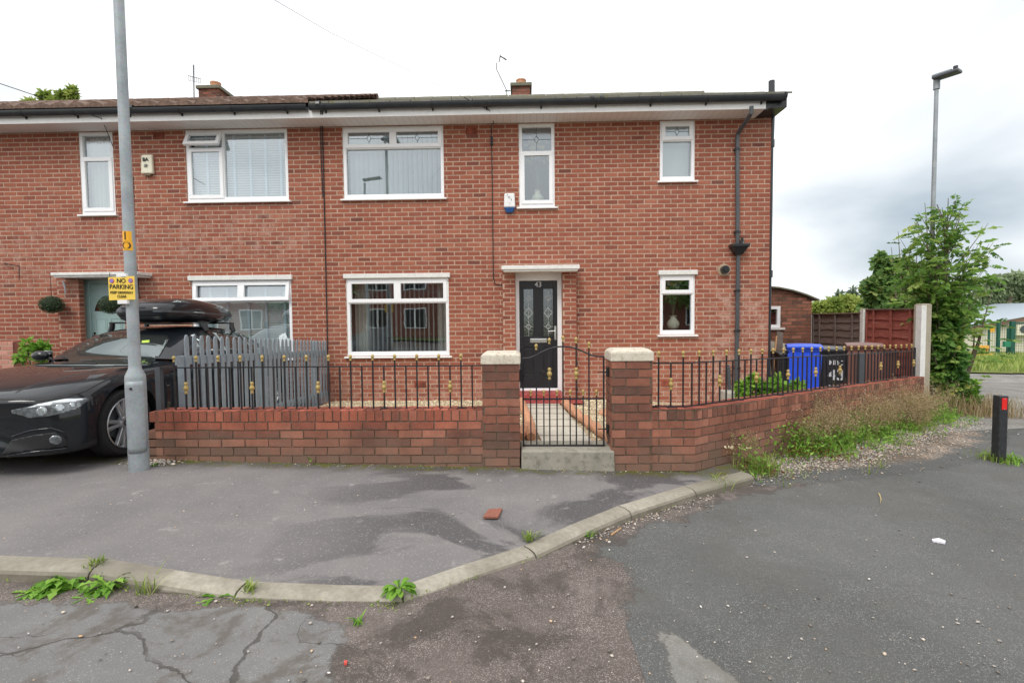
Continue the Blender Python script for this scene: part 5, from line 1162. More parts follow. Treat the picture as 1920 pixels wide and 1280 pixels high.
for mir in (False, True):
    hl_ = patch('headlight', HLo, M['lampglass'], [bvB], car, ccast, 3, .006, mirror=mir)
    patch('light_strip', q4([(225,724),(330,694),(540,655),(700,650),(670,672),(560,684),(400,708),(300,722)]), M['lampwhite'], [bvB], hl_, ccast, 6, .011, mirror=mir)
    for cx_, cy_, rr in ((350,752,38),(495,726,34),(600,702,24)):
        patch('lamp_lens', q4([(cx_+rr*1.15*math.cos(t), cy_+rr*math.sin(t)) for t in np.linspace(0, 2*math.pi, 14)[:-1]]), M['lens'], [bvB], hl_, ccast, 4, .010, mirror=mir)
    patch('lower_intake', q4([(20,1110),(100,990),(280,950),(460,928),(540,985),(555,1045),(300,1075),(60,1105)]), M['darktrim'], [bvB], car, ccast, 3, .004, mirror=mir)
    fo = patch('fog_lamp', q4([(462+50*math.cos(t), 988+38*math.sin(t)) for t in np.linspace(0, 2*math.pi, 18)[:-1]]), M['lampglass'], [bvB], car, ccast, 4, .014, mirror=mir)
    patch('bumper_blade', q4([(60,1112),(300,1080),(555,1050),(560,1062),(300,1096),(70,1122)]), M['carpaint'], [bvB], car, ccast, 6, .016, mirror=mir)
    kid = [(.03,.50),(.05,.47),(.17,.47),(.24,.52),(.25,.60),(.22,.635),(.06,.64),(.03,.61)]
    gr = patch('grille', kid, M['darktrim'], [bvB], car, fcast, .03, .008, mirror=mir)
    gb_ = MB()
    for i in range(9):
        x = .055+i*.022; h = fcast(x, .555, [bvB])
        if h: gb_.beam((x*(-1 if mir else 1), h[0].y-.012, .49), (x*(-1 if mir else 1), h[0].y-.006, .62), .006, .01)
    gb_.build('grille_slats', M['chrome'], gr, local=True)
ws = patch('windscreen', q4([(292,379),(480,260),(690,132),(850,124),(1020,122),(1250,122),(1385,130),(1400,160),(1350,250),(1300,325),(1245,374),(1000,379),(640,381)]), M['screen'], [bvC, bvB], car, ccast, 8, .006)
sw_ = patch('side_window', [(1.08,zk(.99)),(1.32,zk(1.22)),(1.5,zk(1.32)),(1.64,zk(1.34)),(1.64,zk(.99))], M['screen'], [bvC], car, scast, .08, .006)
sw2 = patch('side_window', [(1.72,zk(.99)),(1.72,zk(1.34)),(2.28,zk(1.33)),(2.28,zk(1.0))], M['screen'], [bvC], car, scast, .08, .006)
sw3 = patch('side_window', [(2.36,zk(1.0)),(2.36,zk(1.31)),(2.6,zk(1.24)),(2.85,zk(1.05))], M['screen'], [bvC], car, scast, .08, .006)
# dark cowl, wipers, tax disc green sticker
patch('sticker', q4([(1178,176),(1240,170),(1238,190),(1176,194)]), plain('green_sticker', S(190,220,90), .5), [bvC], ws, ccast, 4, .011)
def surfline(name, pts, mat, r, bvs=(bvB,), off=.002):
    ps = []
    for i in range(len(pts)-1):
        for k in range(6):
            t = k/6; h = ccast(pts[i][0]*(1-t)+pts[i+1][0]*t, pts[i][1]*(1-t)+pts[i+1][1]*t, list(bvs))
            if h: ps.append(h[0]+h[1]*off)
    if len(ps) > 2: q = MB(); q.tube(ps, r, 6); return q.build(name, mat, car, smooth='all', local=True)
surfline('bonnet_shut_line', q4([(0,655),(200,660),(350,667),(480,650),(560,636),(700,590),(850,510),(1000,440)]), M['ink'], .006, off=-.001)
surfline('bonnet_crease', q4([(130,600),(250,545),(500,480),(700,440),(830,412)]), M['carpaint'], .009, off=-.004)
surfline('bumper_seam', q4([(720,650),(738,700),(735,760)]), M['ink'], .004, off=0)
surfline('bumper_crease', q4([(100,965),(250,915),(420,895),(520,925),(560,990)]), M['carpaint'], .010, off=-.003)
surfline('wiper', q4([(520,374),(700,370),(820,375)]), M['darktrim'], .008, (bvC, bvB), .02)
# wheels
def wheel(y, sx_, w_):
    r = bpy.data.objects.new('wheel', None); COL.objects.link(r); r.parent = car; ORG[r.name] = Vector((0,0,0)); X = sx_*.875; c0 = (0, y, .325)
    t = MB(); t.lathe([(.232,-.085),(.245,-.09),(.27,-.10),(.305,-.10),(.322,-.08),(.325,-.05),(.325,.05),(.322,.08),(.305,.10),(.27,.10),(.245,.09),(.232,.085)], (X-sx_*.10, y, .325), 48, 0, 'X', cap=False); t.build('tyre', M['rubber'], r, smooth=True, local=True)
    q = MB(); q.lathe([(.234,-.08),(.246,-.015),(.250,.0),(.241,.004),(.232,-.012),(.224,-.05)] if sx_ > 0 else [(.234,.08),(.246,.015),(.250,0),(.241,-.004),(.232,.012),(.224,.05)], (X, y, .325), 48, 0, 'X', cap=False); rim = q.build('rim', M['alloy'], r, smooth=True, local=True)
    q = MB(); q.tube([(X-sx_*.20, y, .325), (X-sx_*.10, y, .325)], .225, 32); q.build('barrel', M['darktrim'], rim, local=True)
    q = MB(); q.tube([(X-sx_*.10, y, .325), (X-sx_*.085, y, .325)], .155, 32); q.build('brake_disc', M['greypipe'], rim, local=True)
    for k in range(5):
        a = 2*math.pi*k/5+.62
        for da in (-.17, .17):
            q = MB(); a1 = a+da*.8; a0 = a+da*1.0; P0 = Vector((X-sx_*.022, y+.055*math.cos(a0), .325+.055*math.sin(a0))); P1 = Vector((X-sx_*.004, y+.236*math.cos(a1+da*.25), .325+.236*math.sin(a1+da*.25)))
            u = (P1-P0).normalized(); v = u.cross(Vector((1,0,0))); d_ = Vector((sx_*.03, 0, 0)); A, B = .020, .024
            q.hexa([P0-v*A-d_, P0+v*A-d_, P1+v*B-d_, P1-v*B-d_], [P0-v*A*.7, P0+v*A*.7, P1+v*B*.6, P1-v*B*.6]); q.build('spoke', M['alloy'], rim, bevel=.004, local=True)
    q = MB(); q.tube([(X-sx_*.06, y, .325), (X-sx_*.014, y, .325)], [.075, .062], 20); q.build('hub', M['alloy'], rim, smooth=True, local=True)
    xo = X-sx_*.008; q = MB(); q.tube([(X-sx_*.02, y, .325), (xo, y, .325)], .034, 24); q.build('hub_cap', M['ink'], rim, local=True)
    for k in range(4):
        q = MB(); a0 = math.pi/2*k; q.prism([(xo+sx_*.001, y, .325)]+[(xo+sx_*.001, y+.022*math.cos(t), .325+.022*math.sin(t)) for t in np.linspace(a0, a0+math.pi/2, 6)], (sx_*.002, 0, 0)); q.build('badge_quarter', M['white'] if k % 2 == 0 else plain('badge_blue', S(40,120,190), .3), rim, local=True)
for y, sx_ in ((0,1),(0,-1),(2.81,1),(2.81,-1)): wheel(y, sx_, 0)
q = MB(); q.box(-.62, -.4, .2, .62, 3.2, .34); q.build('underbody', M['darktrim'], car, local=True)
for sx_ in (1, -1):
    q = MB(); q.ball((sx_*.985, .98, zk(1.02)), .10, .065, .062, 14, 10); mr = q.build('door_mirror', M['carpaint'], car, smooth='all', local=True)
    q = MB(); q.beam((sx_*.86, 1.02, zk(.95)), (sx_*.93, 1.0, zk(.99)), .05, .03); q.build('mirror_arm', M['darktrim'], mr, local=True); q = MB(); q.add([(sx_*.90,1.05,zk(.96)),(sx_*1.08,1.05,zk(.96)),(sx_*1.08,1.05,zk(1.085)),(sx_*.90,1.05,zk(1.085))], [(0,1,2,3)]); q.build('mirror_glass', M['chrome'], mr, local=True)
for y in (1.6, 2.2): q = MB(); q.beam((-.64, y, zk(1.475)), (.64, y, zk(1.475)), .07, .02); q.build('roof_bar', M['darktrim'], car, bevel=.006, local=True)
# seats glimpsed through the windscreen
for sx_ in (-.38, .38):
    q = MB(); q.ball((sx_, 2.1, zk(.9)), .24, .12, .26, 12, 8); q.ball((sx_, 2.15, zk(1.17)), .13, .06, .09, 10, 6); q.build('seat', plain('seat_fabric', S(70,70,70), .8), car, smooth='all', local=True)
# roof box, a thing of its own
rb = empty('roof_box', (-4.83, 4.80, CZ), 'glossy black tapered roof box on the bars of the black car', 'roof box', rot=(-math.atan(.032), 0, 0), local=True)
def rbsec(y, x0, x1, z0, z1, n=20, top=True):
    cx_, w_ = (x0+x1)/2, (x1-x0)/2; out = []
    for k in range(n):
        t = 2*math.pi*k/n; c_, s__ = math.cos(t), math.sin(t); e = .55
        out.append((cx_+w_*math.copysign(abs(c_)**e, c_), y, (z0 if s__ < 0 else z0)+(z1-z0)*.0+( (z1-z0)*abs(s__)**.75 if s__ > 0 else -(.13*min(1, (z1-z0)/.12))*abs(s__)**.6)))
    return out
sc = [(1.10,-.06,.30,.03), (1.12,-.16,.40,.07), (1.22,-.22,.45,.12), (1.45,-.24,.50,.18), (1.75,-.23,.51,.20), (2.1,-.19,.48,.185), (2.4,-.14,.43,.15), (2.62,-.06,.37,.10), (2.74,.02,.30,.05), (2.76,.08,.24,.03)]
z0_ = zk(1.615)
b = MB(); b.grid([rbsec(y, x0, x1, z0_, z0_+h) for y, x0, x1, h in sc], close=True); nn = 20; b.f += [tuple(range(nn)), tuple(reversed(range((len(sc)-1)*nn, len(sc)*nn)))]; b.m += [0,0]; b.r += [0,0]
b.build('lid', M['carpaint'], rb, smooth='all', local=True)
b = MB(); b.grid([[(x0-.008, y, z0_-.012), (x1+.008, y, z0_-.012), (x1+.010, y, z0_+.012), (x0-.010, y, z0_+.012)] for y, x0, x1, h in sc], close=True); b.build('seam_band', M['greypipe'], rb, local=True)
q = MB(); q.box(.508, 1.55, z0_-.004, .524, 1.75, z0_+.012); q.build('name_strip', M['galv'], rb, local=True); q = MB(); q.beam((-.1, 1.12, z0_+.045), (.2, 1.12, z0_+.045), .05, .01); q.build('badge', M['greypipe'], rb, local=True)
for y in (1.6, 2.2):
    for x in (-.62, .62): q = MB(); q.tube([(x, y, zk(1.475)), (x*1.01, y, zk(1.40)), (x*1.05, y, zk(1.34))], [.03,.035,.03], 8); q.build('bar_foot', M['blackplastic'], car, smooth=True, local=True)
    for x in (-.1, .38): q = MB(); q.box(x-.04, y-.05, zk(1.49), x+.04, y+.05, z0_-.11); q.build('clamp', M['blackplastic'], rb, bevel=.01, local=True)

# ------------------------------------------------------------------ wheelie bins
def bin_(loc, rz, bc, lc, label, ht=1.07, num=None, side=False):
    r = empty('wheelie_bin', loc, label, 'bin', 'wheelie bins behind the railing', rot=(0, 0, R(rz)), local=True)
    w0, w1, d0_, d1 = .20, .245, .24, .31; b = MB(); zb, zt = .06, ht-.09; ng = 5
    for k in range(1):
        b.hexa([(-w0,-d0_,zb),(w0,-d0_,zb),(w0,d0_,zb),(-w0,d0_,zb)], [(-w1,-d1,zt),(w1,-d1,zt),(w1,d1*.8,zt),(-w1,d1*.8,zt)])
    b.hexa([(-w1-.015,-d1-.02,zt),(w1+.015,-d1-.02,zt),(w1+.015,d1*.85,zt),(-w1-.015,d1*.85,zt)], [(-w1-.015,-d1-.02,zt+.045),(w1+.015,-d1-.02,zt+.045),(w1+.015,d1*.85,zt+.045),(-w1-.015,d1*.85,zt+.045)])
    for x in (-.2, -.12, .12, .2) if num else (-.21,-.13,-.045,.045,.13,.21):
        b.hexa([(x-.018,-d0_-.012,zb+.03),(x+.018,-d0_-.012,zb+.03),(x+.018,-d0_+.02,zb+.03),(x-.018,-d0_+.02,zb+.03)], [(x*1.15-.018,-d1-.010,zt-.05),(x*1.15+.018,-d1-.010,zt-.05),(x*1.15+.018,-d1+.02,zt-.05),(x*1.15-.018,-d1+.02,zt-.05)])
    bo = b.build('bin_body', bc, r, bevel=.012, local=True)
    l = MB(); zl = zt+.046; rows = []
    for y, h in ((-d1-.05,.0),(-d1-.04,.035),(-d1+.08,.055),(0,.065),(d1*.6,.05),(d1*.95,.03)):
        rows.append([(-w1-.03,y,zl+h*.2),(-w1-.02,y,zl+h),(-w1*.4,y,zl+h*1.15),(w1*.4,y,zl+h*1.15),(w1+.02,y,zl+h),(w1+.03,y,zl+h*.2)])
    l.grid(rows); lo = l.build('lid', lc, r, smooth=True, local=True); m_ = lo.modifiers.new('s', 'SOLIDIFY'); m_.thickness = .012
    h = MB(); h.tube([(-w1*.8,d1*.95,zt+.05),(-w1*.8,d1*1.1,zt+.07),(w1*.8,d1*1.1,zt+.07),(w1*.8,d1*.95,zt+.05)], .014, 8); h.build('handle', bc, r, smooth=True, local=True)
    for sx_ in (-1, 1): h = MB(); h.tube([(sx_*(w0+.0), d0_+.02, .1), (sx_*(w0+.05), d0_+.02, .1)], .1, 20); h.build('wheel', M['rubber'], r, local=True)
    if num:
        for s__, sz, z in num:
            t = text(s__, sz, (0,0,0), plain('white_bin_paint', S(206,208,208), .8, var=.1, dirt=.5, dirtcol=S(90,92,94)), None, name='lettering', ext=.001, bold=.006 if sz > .2 else .003); yy = -d0_-(d1-d0_)*((z-zb)/(zt-zb))-.016
            t.parent = r; t.location = (0, yy, z); t.rotation_euler = (R(-6), 0, 0)
    return r
def binmat(n, c, v=.08): return plain(n, c, .42, var=v, sc=6, dirt=.2, dirtcol=S(110,108,104))
BLU, GRN, BLK, BRN, GRY = binmat('bin_blue', S(36,84,222)), binmat('bin_green', S(24,52,40)), binmat('bin_black', S(44,46,50)), binmat('bin_brown', S(122,84,74)), binmat('bin_grey_lid', S(74,76,80))
def bloc(px, y): p = PY(px, 650, y); return (p.x, y, PY(px, 650, y).z-1.07)
def binat(px, py, y): p = PY(px, py, y-.3); return (p.x, y, p.z-1.075)
bin_(binat(1524, 648, 8.95), -24, BLU, BLU, 'bright blue wheelie bin behind the railing beside the brick outbuilding')
bin_(binat(1560, 652, 9.35), -20, GRN, GRN, 'dark green wheelie bin squeezed between the blue bin and the bin numbered 43')
bin_(binat(1588, 653, 9.1), -30, BLK, GRY, 'black wheelie bin painted with a white 43', num=(('MBC', .11, .82), ('43', .26, .60), ('MBC', .11, .38)))
bin_(binat(1640, 646, 8.75), -26, BRN, BRN, 'brown wheelie bin next to the bin numbered 43')
bin_(binat(1690, 656, 9.75), 30, BRN, BRN, 'brown wheelie bin nearest the tall concrete fence post')
bin_(binat(1497, 662, 9.2), -10, BLK, BLK, 'black wheelie bin half hidden at the left of the blue bin')

# ------------------------------------------------------------------ outbuilding, panel fence, leaning boards
OY = 12.0; ox1 = PY(1521, 620, OY).x; ox0 = XR-1.3; ozb = -.6
ob = empty('brick_outbuilding', ((ox0+ox1)/2, OY+1.5, ozb), 'small brick outbuilding with a curved roof beside the house', 'outbuilding')
b = MB(); oze = PY(1521, 560, OY).z; ozp = PY(1445, 539, OY).z
wv = frect(1440, 574, 1458, 614, OY); wx0, wx1, wz0, wz1 = wv[0]-.3, wv[1]+.06, wv[2], wv[3]
brickwork(b, (ox0, OY, ozb), (1,0,0), (0,0,1), ox1-ox0, ozp-ozb, [(wx0-ox0, wx1-ox0, wz0-ozb, wz1-ozb)], course=.082, period=.232, joint=.02, rec=.004)
# trim the gable to its curve
cxr = ox1-1.25; 
def oarc(x): t = (x-cxr)/(ox1-cxr); return ozp-(ozp-oze)*(t*t) if t > 0 else ozp-(ozp-oze)*(t*t)*.4
b.v = [(p[0], p[1], min(p[2], oarc(p[0])-.01)) for p in b.v]
brickwork(b, (ox1, OY, ozb), (0,1,0), (0,0,1), 3.2, oze-ozb-.02, course=.082, period=.232, joint=.02, rec=.004)
b.build('wall', [M['gbrick'], M['gmortar']], ob, recalc=False)
r = MB(); rows = []
for y in (OY-.10, OY+3.3):
    rows.append([(x, y, oarc(x)+.01) for x in np.linspace(ox0, ox1+.13, 14)])
r.grid(rows); r.grid([[(x, y, z+.035) for x, y, z in rw_] for rw_ in rows]); r.grid([rows[0], [(x, y, z+.035) for x, y, z in rows[0]]]); r.build('roof', M['mossconc'], ob)
f = MB(); bars(f, wx0, wx1, wz0, wz1, .07, OY-.01, OY+.07); wo_ = f.build('window', M['upvc'], ob); g = MB(); g.add([(wx0+.07, OY+.03, wz0+.07), (wx1-.07, OY+.03, wz0+.07), (wx1-.07, OY+.03, wz1-.07), (wx0+.07, OY+.03, wz1-.07)], [(0,1,2,3)]); g.build('glass', glass('shed_glass', .25, (.08,.09,.09,1)), wo_); g = MB(); g.box(wx0-.05, OY-.06, wz0-.05, wx1+.09, OY+.05, wz0-.002); g.build('sill', M['whitepaint'], wo_)
def fpost(px, pyt, y, lab, w_=.06):
    p = PY(px, pyt, y-w_); zb = Gd(p.x, y)-.3; m = MB(); m.box(p.x-w_, y-w_, zb, p.x+w_, y+w_, p.z-.01); m.hexa([(p.x-w_, y-w_, p.z-.01), (p.x+w_, y-w_, p.z-.01), (p.x+w_, y+w_, p.z-.01), (p.x-w_, y+w_, p.z-.01)], [(p.x-w_*.7, y-w_*.7, p.z+.01), (p.x+w_*.7, y-w_*.7, p.z+.01), (p.x+w_*.7, y+w_*.7, p.z+.01), (p.x-w_*.7, y+w_*.7, p.z+.01)])
    o = m.build('concrete_post', M['conc_post'], bevel=.004); tag(o, lab, 'fence post', 'concrete fence posts')
    q = MB(); q.box(p.x-w_-.004, y-w_-.004, zb, p.x-.005, y+w_*.4, p.z-.02); q.build('white_face', M['whitepaint'], o); return p, zb
M['conc_post'] = plain('post_concrete', S(168,160,142), .9, var=.08, sc=8, bump=.4, dirt=.3, dirtcol=S(120,116,100))
PP = [fpost(1738, 570, 8.78, 'concrete fence post with white painted face at the end of the lane wall, nearest', .085), fpost(1624, 579, 10.55, 'middle concrete fence post between the red-brown and the dark fence panels'), fpost(1523, 588, 12.3, 'slim concrete fence post at the corner of the brick outbuilding')]
def panel(a, b, za, zb_, pyl, mat, lab, bat):
    o = empty('fence_panel', ((a.x+b.x)/2, (a.y+b.y)/2, -.3), lab, 'fence panel', 'lap fence panels'); A = Vector((a.x, a.y, 0)); B = Vector((b.x, b.y, 0)); u = (B-A).normalized(); n = Vector((u.y, -u.x, 0)); 
    if n.x > 0: n = -n
    A = A+u*.07; B = B-u*.07; nb = 11; hb = (za+.35)/nb
    m = MB()
    for k in range(nb):
        z0a, z1a = -.33+(za+.30)*k/nb, -.33+(za+.30)*(k+1)/nb+.03; z0b, z1b = -.33+(zb_+.30)*k/nb, -.33+(zb_+.30)*(k+1)/nb+.03; sg_ = 10; lo, hi = [], []
        for i in range(sg_+1):
            t = i/sg_; p = A.lerp(B, t); j = random.uniform(-.012, .012); lo.append(p+n*.028+Vector((0,0,z0a*(1-t)+z0b*t+j))); hi.append(p+n*.004+Vector((0,0,z1a*(1-t)+z1b*t)))
        m.grid([lo, hi], 0); m.grid([[p-n*.004 for p in lo], lo], 0)
    m.build('lap_boards', mat, o)
    for t in [(i+.5)/bat for i in range(bat)]+[.02, .98]:
        p = A.lerp(B, t); q = MB(); ztt = za*(1-t)+zb_*t; q.beam(p+n*.045+Vector((0,0,-.3)), p+n*.045+Vector((0,0,ztt+.0)), .022, .045, up=tuple(u)); q.build('batten', mat, o)
    q = MB(); q.beam(A+n*.03+Vector((0,0,za+.01)), B+n*.03+Vector((0,0,zb_+.01)), .07, .025); q.build('cap_rail', plain('weathered_rail', S(130,112,96), .85), o)
def woodmat(name, a, b, c_):
    m = NM(name); v = m.scale((1.2, 1.2, 14)); c = m.ramp(m.noise(3, 5, .65, v), [(.3, a), (.6, b), (.8, c_)]); return m.out(c, .85, 0, m.bump(m.noise(6, 4, .7, v), .6, .01))
panel(PP[0][0], PP[1][0], PP[0][0].z-.09, PP[1][0].z-.02, 0, woodmat('red_brown_wood', S(140,78,66), S(170,94,80), S(200,168,158)), 'red-brown overlapping board fence panel between the two thick posts', 3)
panel(PP[1][0], PP[2][0], PP[1][0].z-.09, PP[2][0].z-.02, 0, woodmat('dark_brown_wood', S(98,84,78), S(120,104,96), S(146,130,120)), 'dark brown weathered overlapping board fence panel beside the outbuilding', 3)
def leaning(name, a, b, w_, t_, mat, lab, cat): q = MB(); q.beam(a, b, w_, t_, up=(0,1,0)); return tag(q.build(name, mat, bevel=.003), lab, cat)
Y = 9.6
p0, p1 = PY(1463, 700, 9.3), PY(1463, 643, 9.7); leaning('paving_board', (p0.x, 9.3, -.1), (p1.x, 9.7, p1.z), .42, .04, M['conc_post'], 'pale grey slab leaning beside the corner of the house', 'slab')
p0, p1 = PY(1458, 700, 9.0), PY(1462, 622, 9.5); leaning('timber_plank', (p0.x, 9.0, -.1), (p1.x, 9.5, p1.z), .12, .03, woodmat('old_plank', S(84,74,66), S(104,92,82), S(130,118,106)), 'dark weathered plank leaning below the outbuilding window', 'plank')
p0, p1 = PY(1445, 700, 8.9), PY(1456, 630, 9.4); q = MB(); q.tube([(p0.x, 8.9, -.1), (p1.x, 9.4, p1.z)], .014, 8); tag(q.build('broom_handle', plain('broom_wood', S(186,140,96), .6)), 'thin pale wooden pole leaning by the downpipe corner', 'pole')
p = PY(1376, 738, 7.9); q = MB(); q.hexa([(p.x-.2, 7.75, Gd(p.x,8)-.05), (p.x+.22, 7.75, Gd(p.x,8)-.05), (p.x+.22, 8.1, Gd(p.x,8)-.05), (p.x-.2, 8.1, Gd(p.x,8)-.05)], [(p.x-.17, 7.8, p.z+.04), (p.x+.2, 7.8, p.z+.03), (p.x+.2, 8.05, p.z+.03), (p.x-.17, 8.05, p.z+.05)]); tag(q.build('stone_block', M['concrete'], bevel=.02), 'pale stone block on the gravel by the foot of the downpipe', 'stone')
# low rendered brick wall far left with plants on it
q = MB(); a = PY(0, 640, 8.0).x-2; bq = PY(35, 640, 8.0).x; zt = PY(10, 640, 8.0).z; brickwork(q, (a, 7.9, -.3), (1,0,0), (0,0,1), bq-a, zt+.3); q.box(a, 7.92, -.3, bq, 8.1, zt); tag(q.build('low_wall', [brick_mat('pink_brick', [(0, S(170,110,96)), (1, S(206,150,134))], .5), M['mortar']], recalc=False), 'low flaking pink brick wall left of the black car bonnet', 'low wall')

# vases in the windows
def vase(x, y, z, hv, n, sp, lab, cols):
    r = empty('vase', (x, y, z), lab, 'vase'); q = MB(); k = hv; q.lathe([(.04*k,0),(.085*k,.03*k),(.11*k,.09*k),(.10*k,.14*k),(.055*k,.19*k),(.05*k,.22*k),(.07*k,.25*k),(.055*k,.25*k)], (x, y, z), 20); q.build('pot', M['cream'], r, smooth=True)
    s = MB(); f = MB(); g = MB()
    for i in range(n*2):
        a = random.uniform(0, 6.28); e = random.uniform(.1, 1)*sp; h = random.uniform(.5, 1)*hv*1.5; t = Vector((x+e*math.cos(a), y+e*math.sin(a)*.3, z+.22*k+h*.6)); s.tube([(x, y, z+.2*k), (x+(t.x-x)*.4, y, z+.2*k+h*.35), t], .0035, 5)
        mbx = f if i % 3 else g
        for j in range(7): b_ = random.uniform(0, 6.28); c_ = random.uniform(-.6, 1); v = Vector((math.cos(b_)*.8, math.sin(b_)*.4, c_)).normalized()*.05*cols; w2 = v.cross(Vector((0,1,.3))).normalized()*.018*cols; mbx.add([t, t+v*.5+w2, t+v, t+v*.5-w2], [(0,1,2,3)])
    s.build('stems', plain('stem_green', S(90,96,70), .7), r); f.build('yellow_flowers', plain('yellow_petal', S(210,190,90), .6), r); g.build('white_flowers', plain('white_petal', S(216,214,200), .6), r)
p = PY(1008, 372, FY+.2); vase(p.x, FY+.2, W_up2[2]+.08, 1.0, 13, .2, 'cream vase of yellow flowers behind the narrow window above the front door', 1.1)
p = PY(1262, 612, FY+.2); vase(p.x, FY+.2, W_lo2[2]+.08, 1.0, 13, .2, 'cream vase of dried feathery flowers in the small ground floor window', 1.5)
# ------------------------------------------------------------------ foliage
def leafmat(name, cols, trans=.35, rough=.55):
    m = NM(name); c = m.ramp(m.attr(), cols); return m.out(c, rough, 0, None, .35, trans=trans)
def build_np(name, V, F, rnd, mat, parent=None, kind=None, smooth=False):
    V = np.asarray(V, dtype=float)
    if parent is not None: org = np.array(ORG[parent.name])
    else: org = np.array([(V[:,0].min()+V[:,0].max())/2, (V[:,1].min()+V[:,1].max())/2, V[:,2].min()])
    V = V-org; F = np.asarray(F); k = F.shape[1]; me = bpy.data.meshes.new(name)
    me.vertices.add(len(V)); me.vertices.foreach_set('co', V.ravel()); me.loops.add(F.size); me.loops.foreach_set('vertex_index', F.ravel().astype(np.int32))
    me.polygons.add(len(F)); me.polygons.foreach_set('loop_start', np.arange(0, F.size, k, dtype=np.int32)); me.update(calc_edges=True)
    a = me.attributes.new('rnd', 'FLOAT', 'FACE'); a.data.foreach_set('value', np.asarray(rnd, dtype=np.float32)); me.materials.append(mat)
    if smooth: me.polygons.foreach_set('use_smooth', [True]*len(F))
    o = bpy.data.objects.new(name, me); COL.objects.link(o)
    if parent is not None: o.parent = parent
    else: o.location = org
    ORG[o.name] = Vector(org)
    if kind: o['kind'] = kind
    return o
def leaves(P, D, L, wr=.45, fold=.15, tone=None, lobes=False):
    """leaf blades as folded pairs of triangles: base P, axis D, length L"""
    n = len(P); D = D/np.linalg.norm(D, axis=1, keepdims=True); r = rng.normal(size=(n, 3)); r[:,2] += 1.1; Sd = np.cross(D, r); Sd /= np.linalg.norm(Sd, axis=1, keepdims=True)+1e-9; N = np.cross(Sd, D); L = np.broadcast_to(L, (n,))[:,None]
    if tone is None: tone = rng.random(n)
    if lobes:
        pr = [(0,0,0), (.18,.34,0), (.42,.52,-fold*.6), (.5,.26,0), (.8,.30,-fold*.4), (1,0,-fold), (.8,-.30,-fold*.4), (.5,-.26,0), (.42,-.52,-fold*.6), (.18,-.34,0)]
        V = np.stack([P+D*L*a+Sd*L*b*wr*2+N*L*c for a, b, c in pr], 1).reshape(-1, 3); F = np.arange(n*10).reshape(n, 10); return V, F, tone
    V = np.stack([P, P+D*L*.45+Sd*L*wr*.5+N*L*fold*.5, P+D*L-N*L*fold*.6, P+D*L*.45-Sd*L*wr*.5+N*L*fold*.5], 1).reshape(-1, 3)
    i = np.arange(n)[:,None]*4; return V, (i+np.array([[0,1,2,3]])), tone
def cat3(parts):
    Vs, Fs, Ts, k = [], [], [], 0
    for V, F, t in parts: Vs.append(V); Fs.append(F+k); Ts.append(t); k += len(V)
    return np.concatenate(Vs), np.concatenate(Fs), np.concatenate(Ts)
G1 = [(0, S(46,74,26)), (.35, S(72,104,40)), (.7, S(98,132,54)), (1, S(138,166,78))]
LM = {'ash': leafmat('young_tree_leaf', [(0, S(88,126,62)), (.4, S(122,162,76)), (.75, S(154,188,94)), (1, S(192,210,122))], .6),
      'syc': leafmat('sycamore_leaf', [(0, S(82,116,66)), (.5, S(114,150,84)), (.85, S(144,176,98)), (1, S(174,182,112))], .55),
      'ivy': leafmat('broad_leaf', [(0, S(60,100,48)), (.5, S(92,138,62)), (.85, S(132,172,78)), (1, S(182,190,96))], .45),
      'willow': leafmat('willow_leaf', [(0, S(106,126,92)), (.5, S(142,160,118)), (1, S(182,194,154))], .45),
      'hedge': leafmat('hedge_leaf', [(0, S(112,138,64)), (.5, S(152,172,86)), (1, S(188,196,112))], .45),
      'conifer': leafmat('conifer_leaf', [(0, S(84,104,86)), (1, S(124,142,116))]),
      'far': leafmat('far_leaf', [(0, S(72,94,62)), (1, S(118,134,92))]),
      'weed': leafmat('weed_leaf', [(0, S(82,128,42)), (.5, S(122,170,62)), (1, S(166,204,92))], .45),
      'grass': leafmat('grass_blade', [(0, S(104,128,56)), (.5, S(138,162,74)), (1, S(182,192,112))], .4),
      'dry': leafmat('dry_seed_head', [(0, S(112,116,64)), (.28, S(146,136,88)), (.5, S(174,148,114)), (.8, S(198,172,140)), (1, S(214,194,164))], .4),
      'red': leafmat('reddish_leaf', [(0, S(96,50,36)), (.5, S(126,78,50)), (1, S(120,110,58))], .3)}
M['bark'] = plain('bark', S(108,96,82), .9, var=.25, sc=14, bump=.8, bsc=40)
def unit(n): v = rng.normal(size=(n, 3)); return v/np.linalg.norm(v, axis=1, keepdims=True)
def clumps(cl, n, L, droop=.3, lobes=False, wr=.5, up=.35):
    """leaves spread through a list of lumps (x, y, z, rx, ry, rz), denser towards the skin"""
    w_ = np.array([c[3]*c[5]+c[3]*c[4] for c in cl]); w_ = w_/w_.sum(); parts = []
    for c, ww in zip(cl, w_):
        k = max(4, int(n*ww)); d = unit(k); rad = rng.random(k)**.42; sub = unit(max(3, k//60)); idx = rng.integers(0, len(sub), k)
        P = d*rad[:,None]*.72+sub[idx]*.38*rng.random((k,1)); P = np.array(c[:3])+P*np.array(c[3:6]); D = d+rng.normal(size=(k,3))*.7; D[:,2] -= droop
        tone = np.clip(.5+.28*rng.normal(size=k)+rng.normal()*.12, 0, 1); parts.append(leaves(P, D, L*(.6+.8*rng.random(k)), wr, tone=tone, lobes=lobes))
    return cat3(parts)
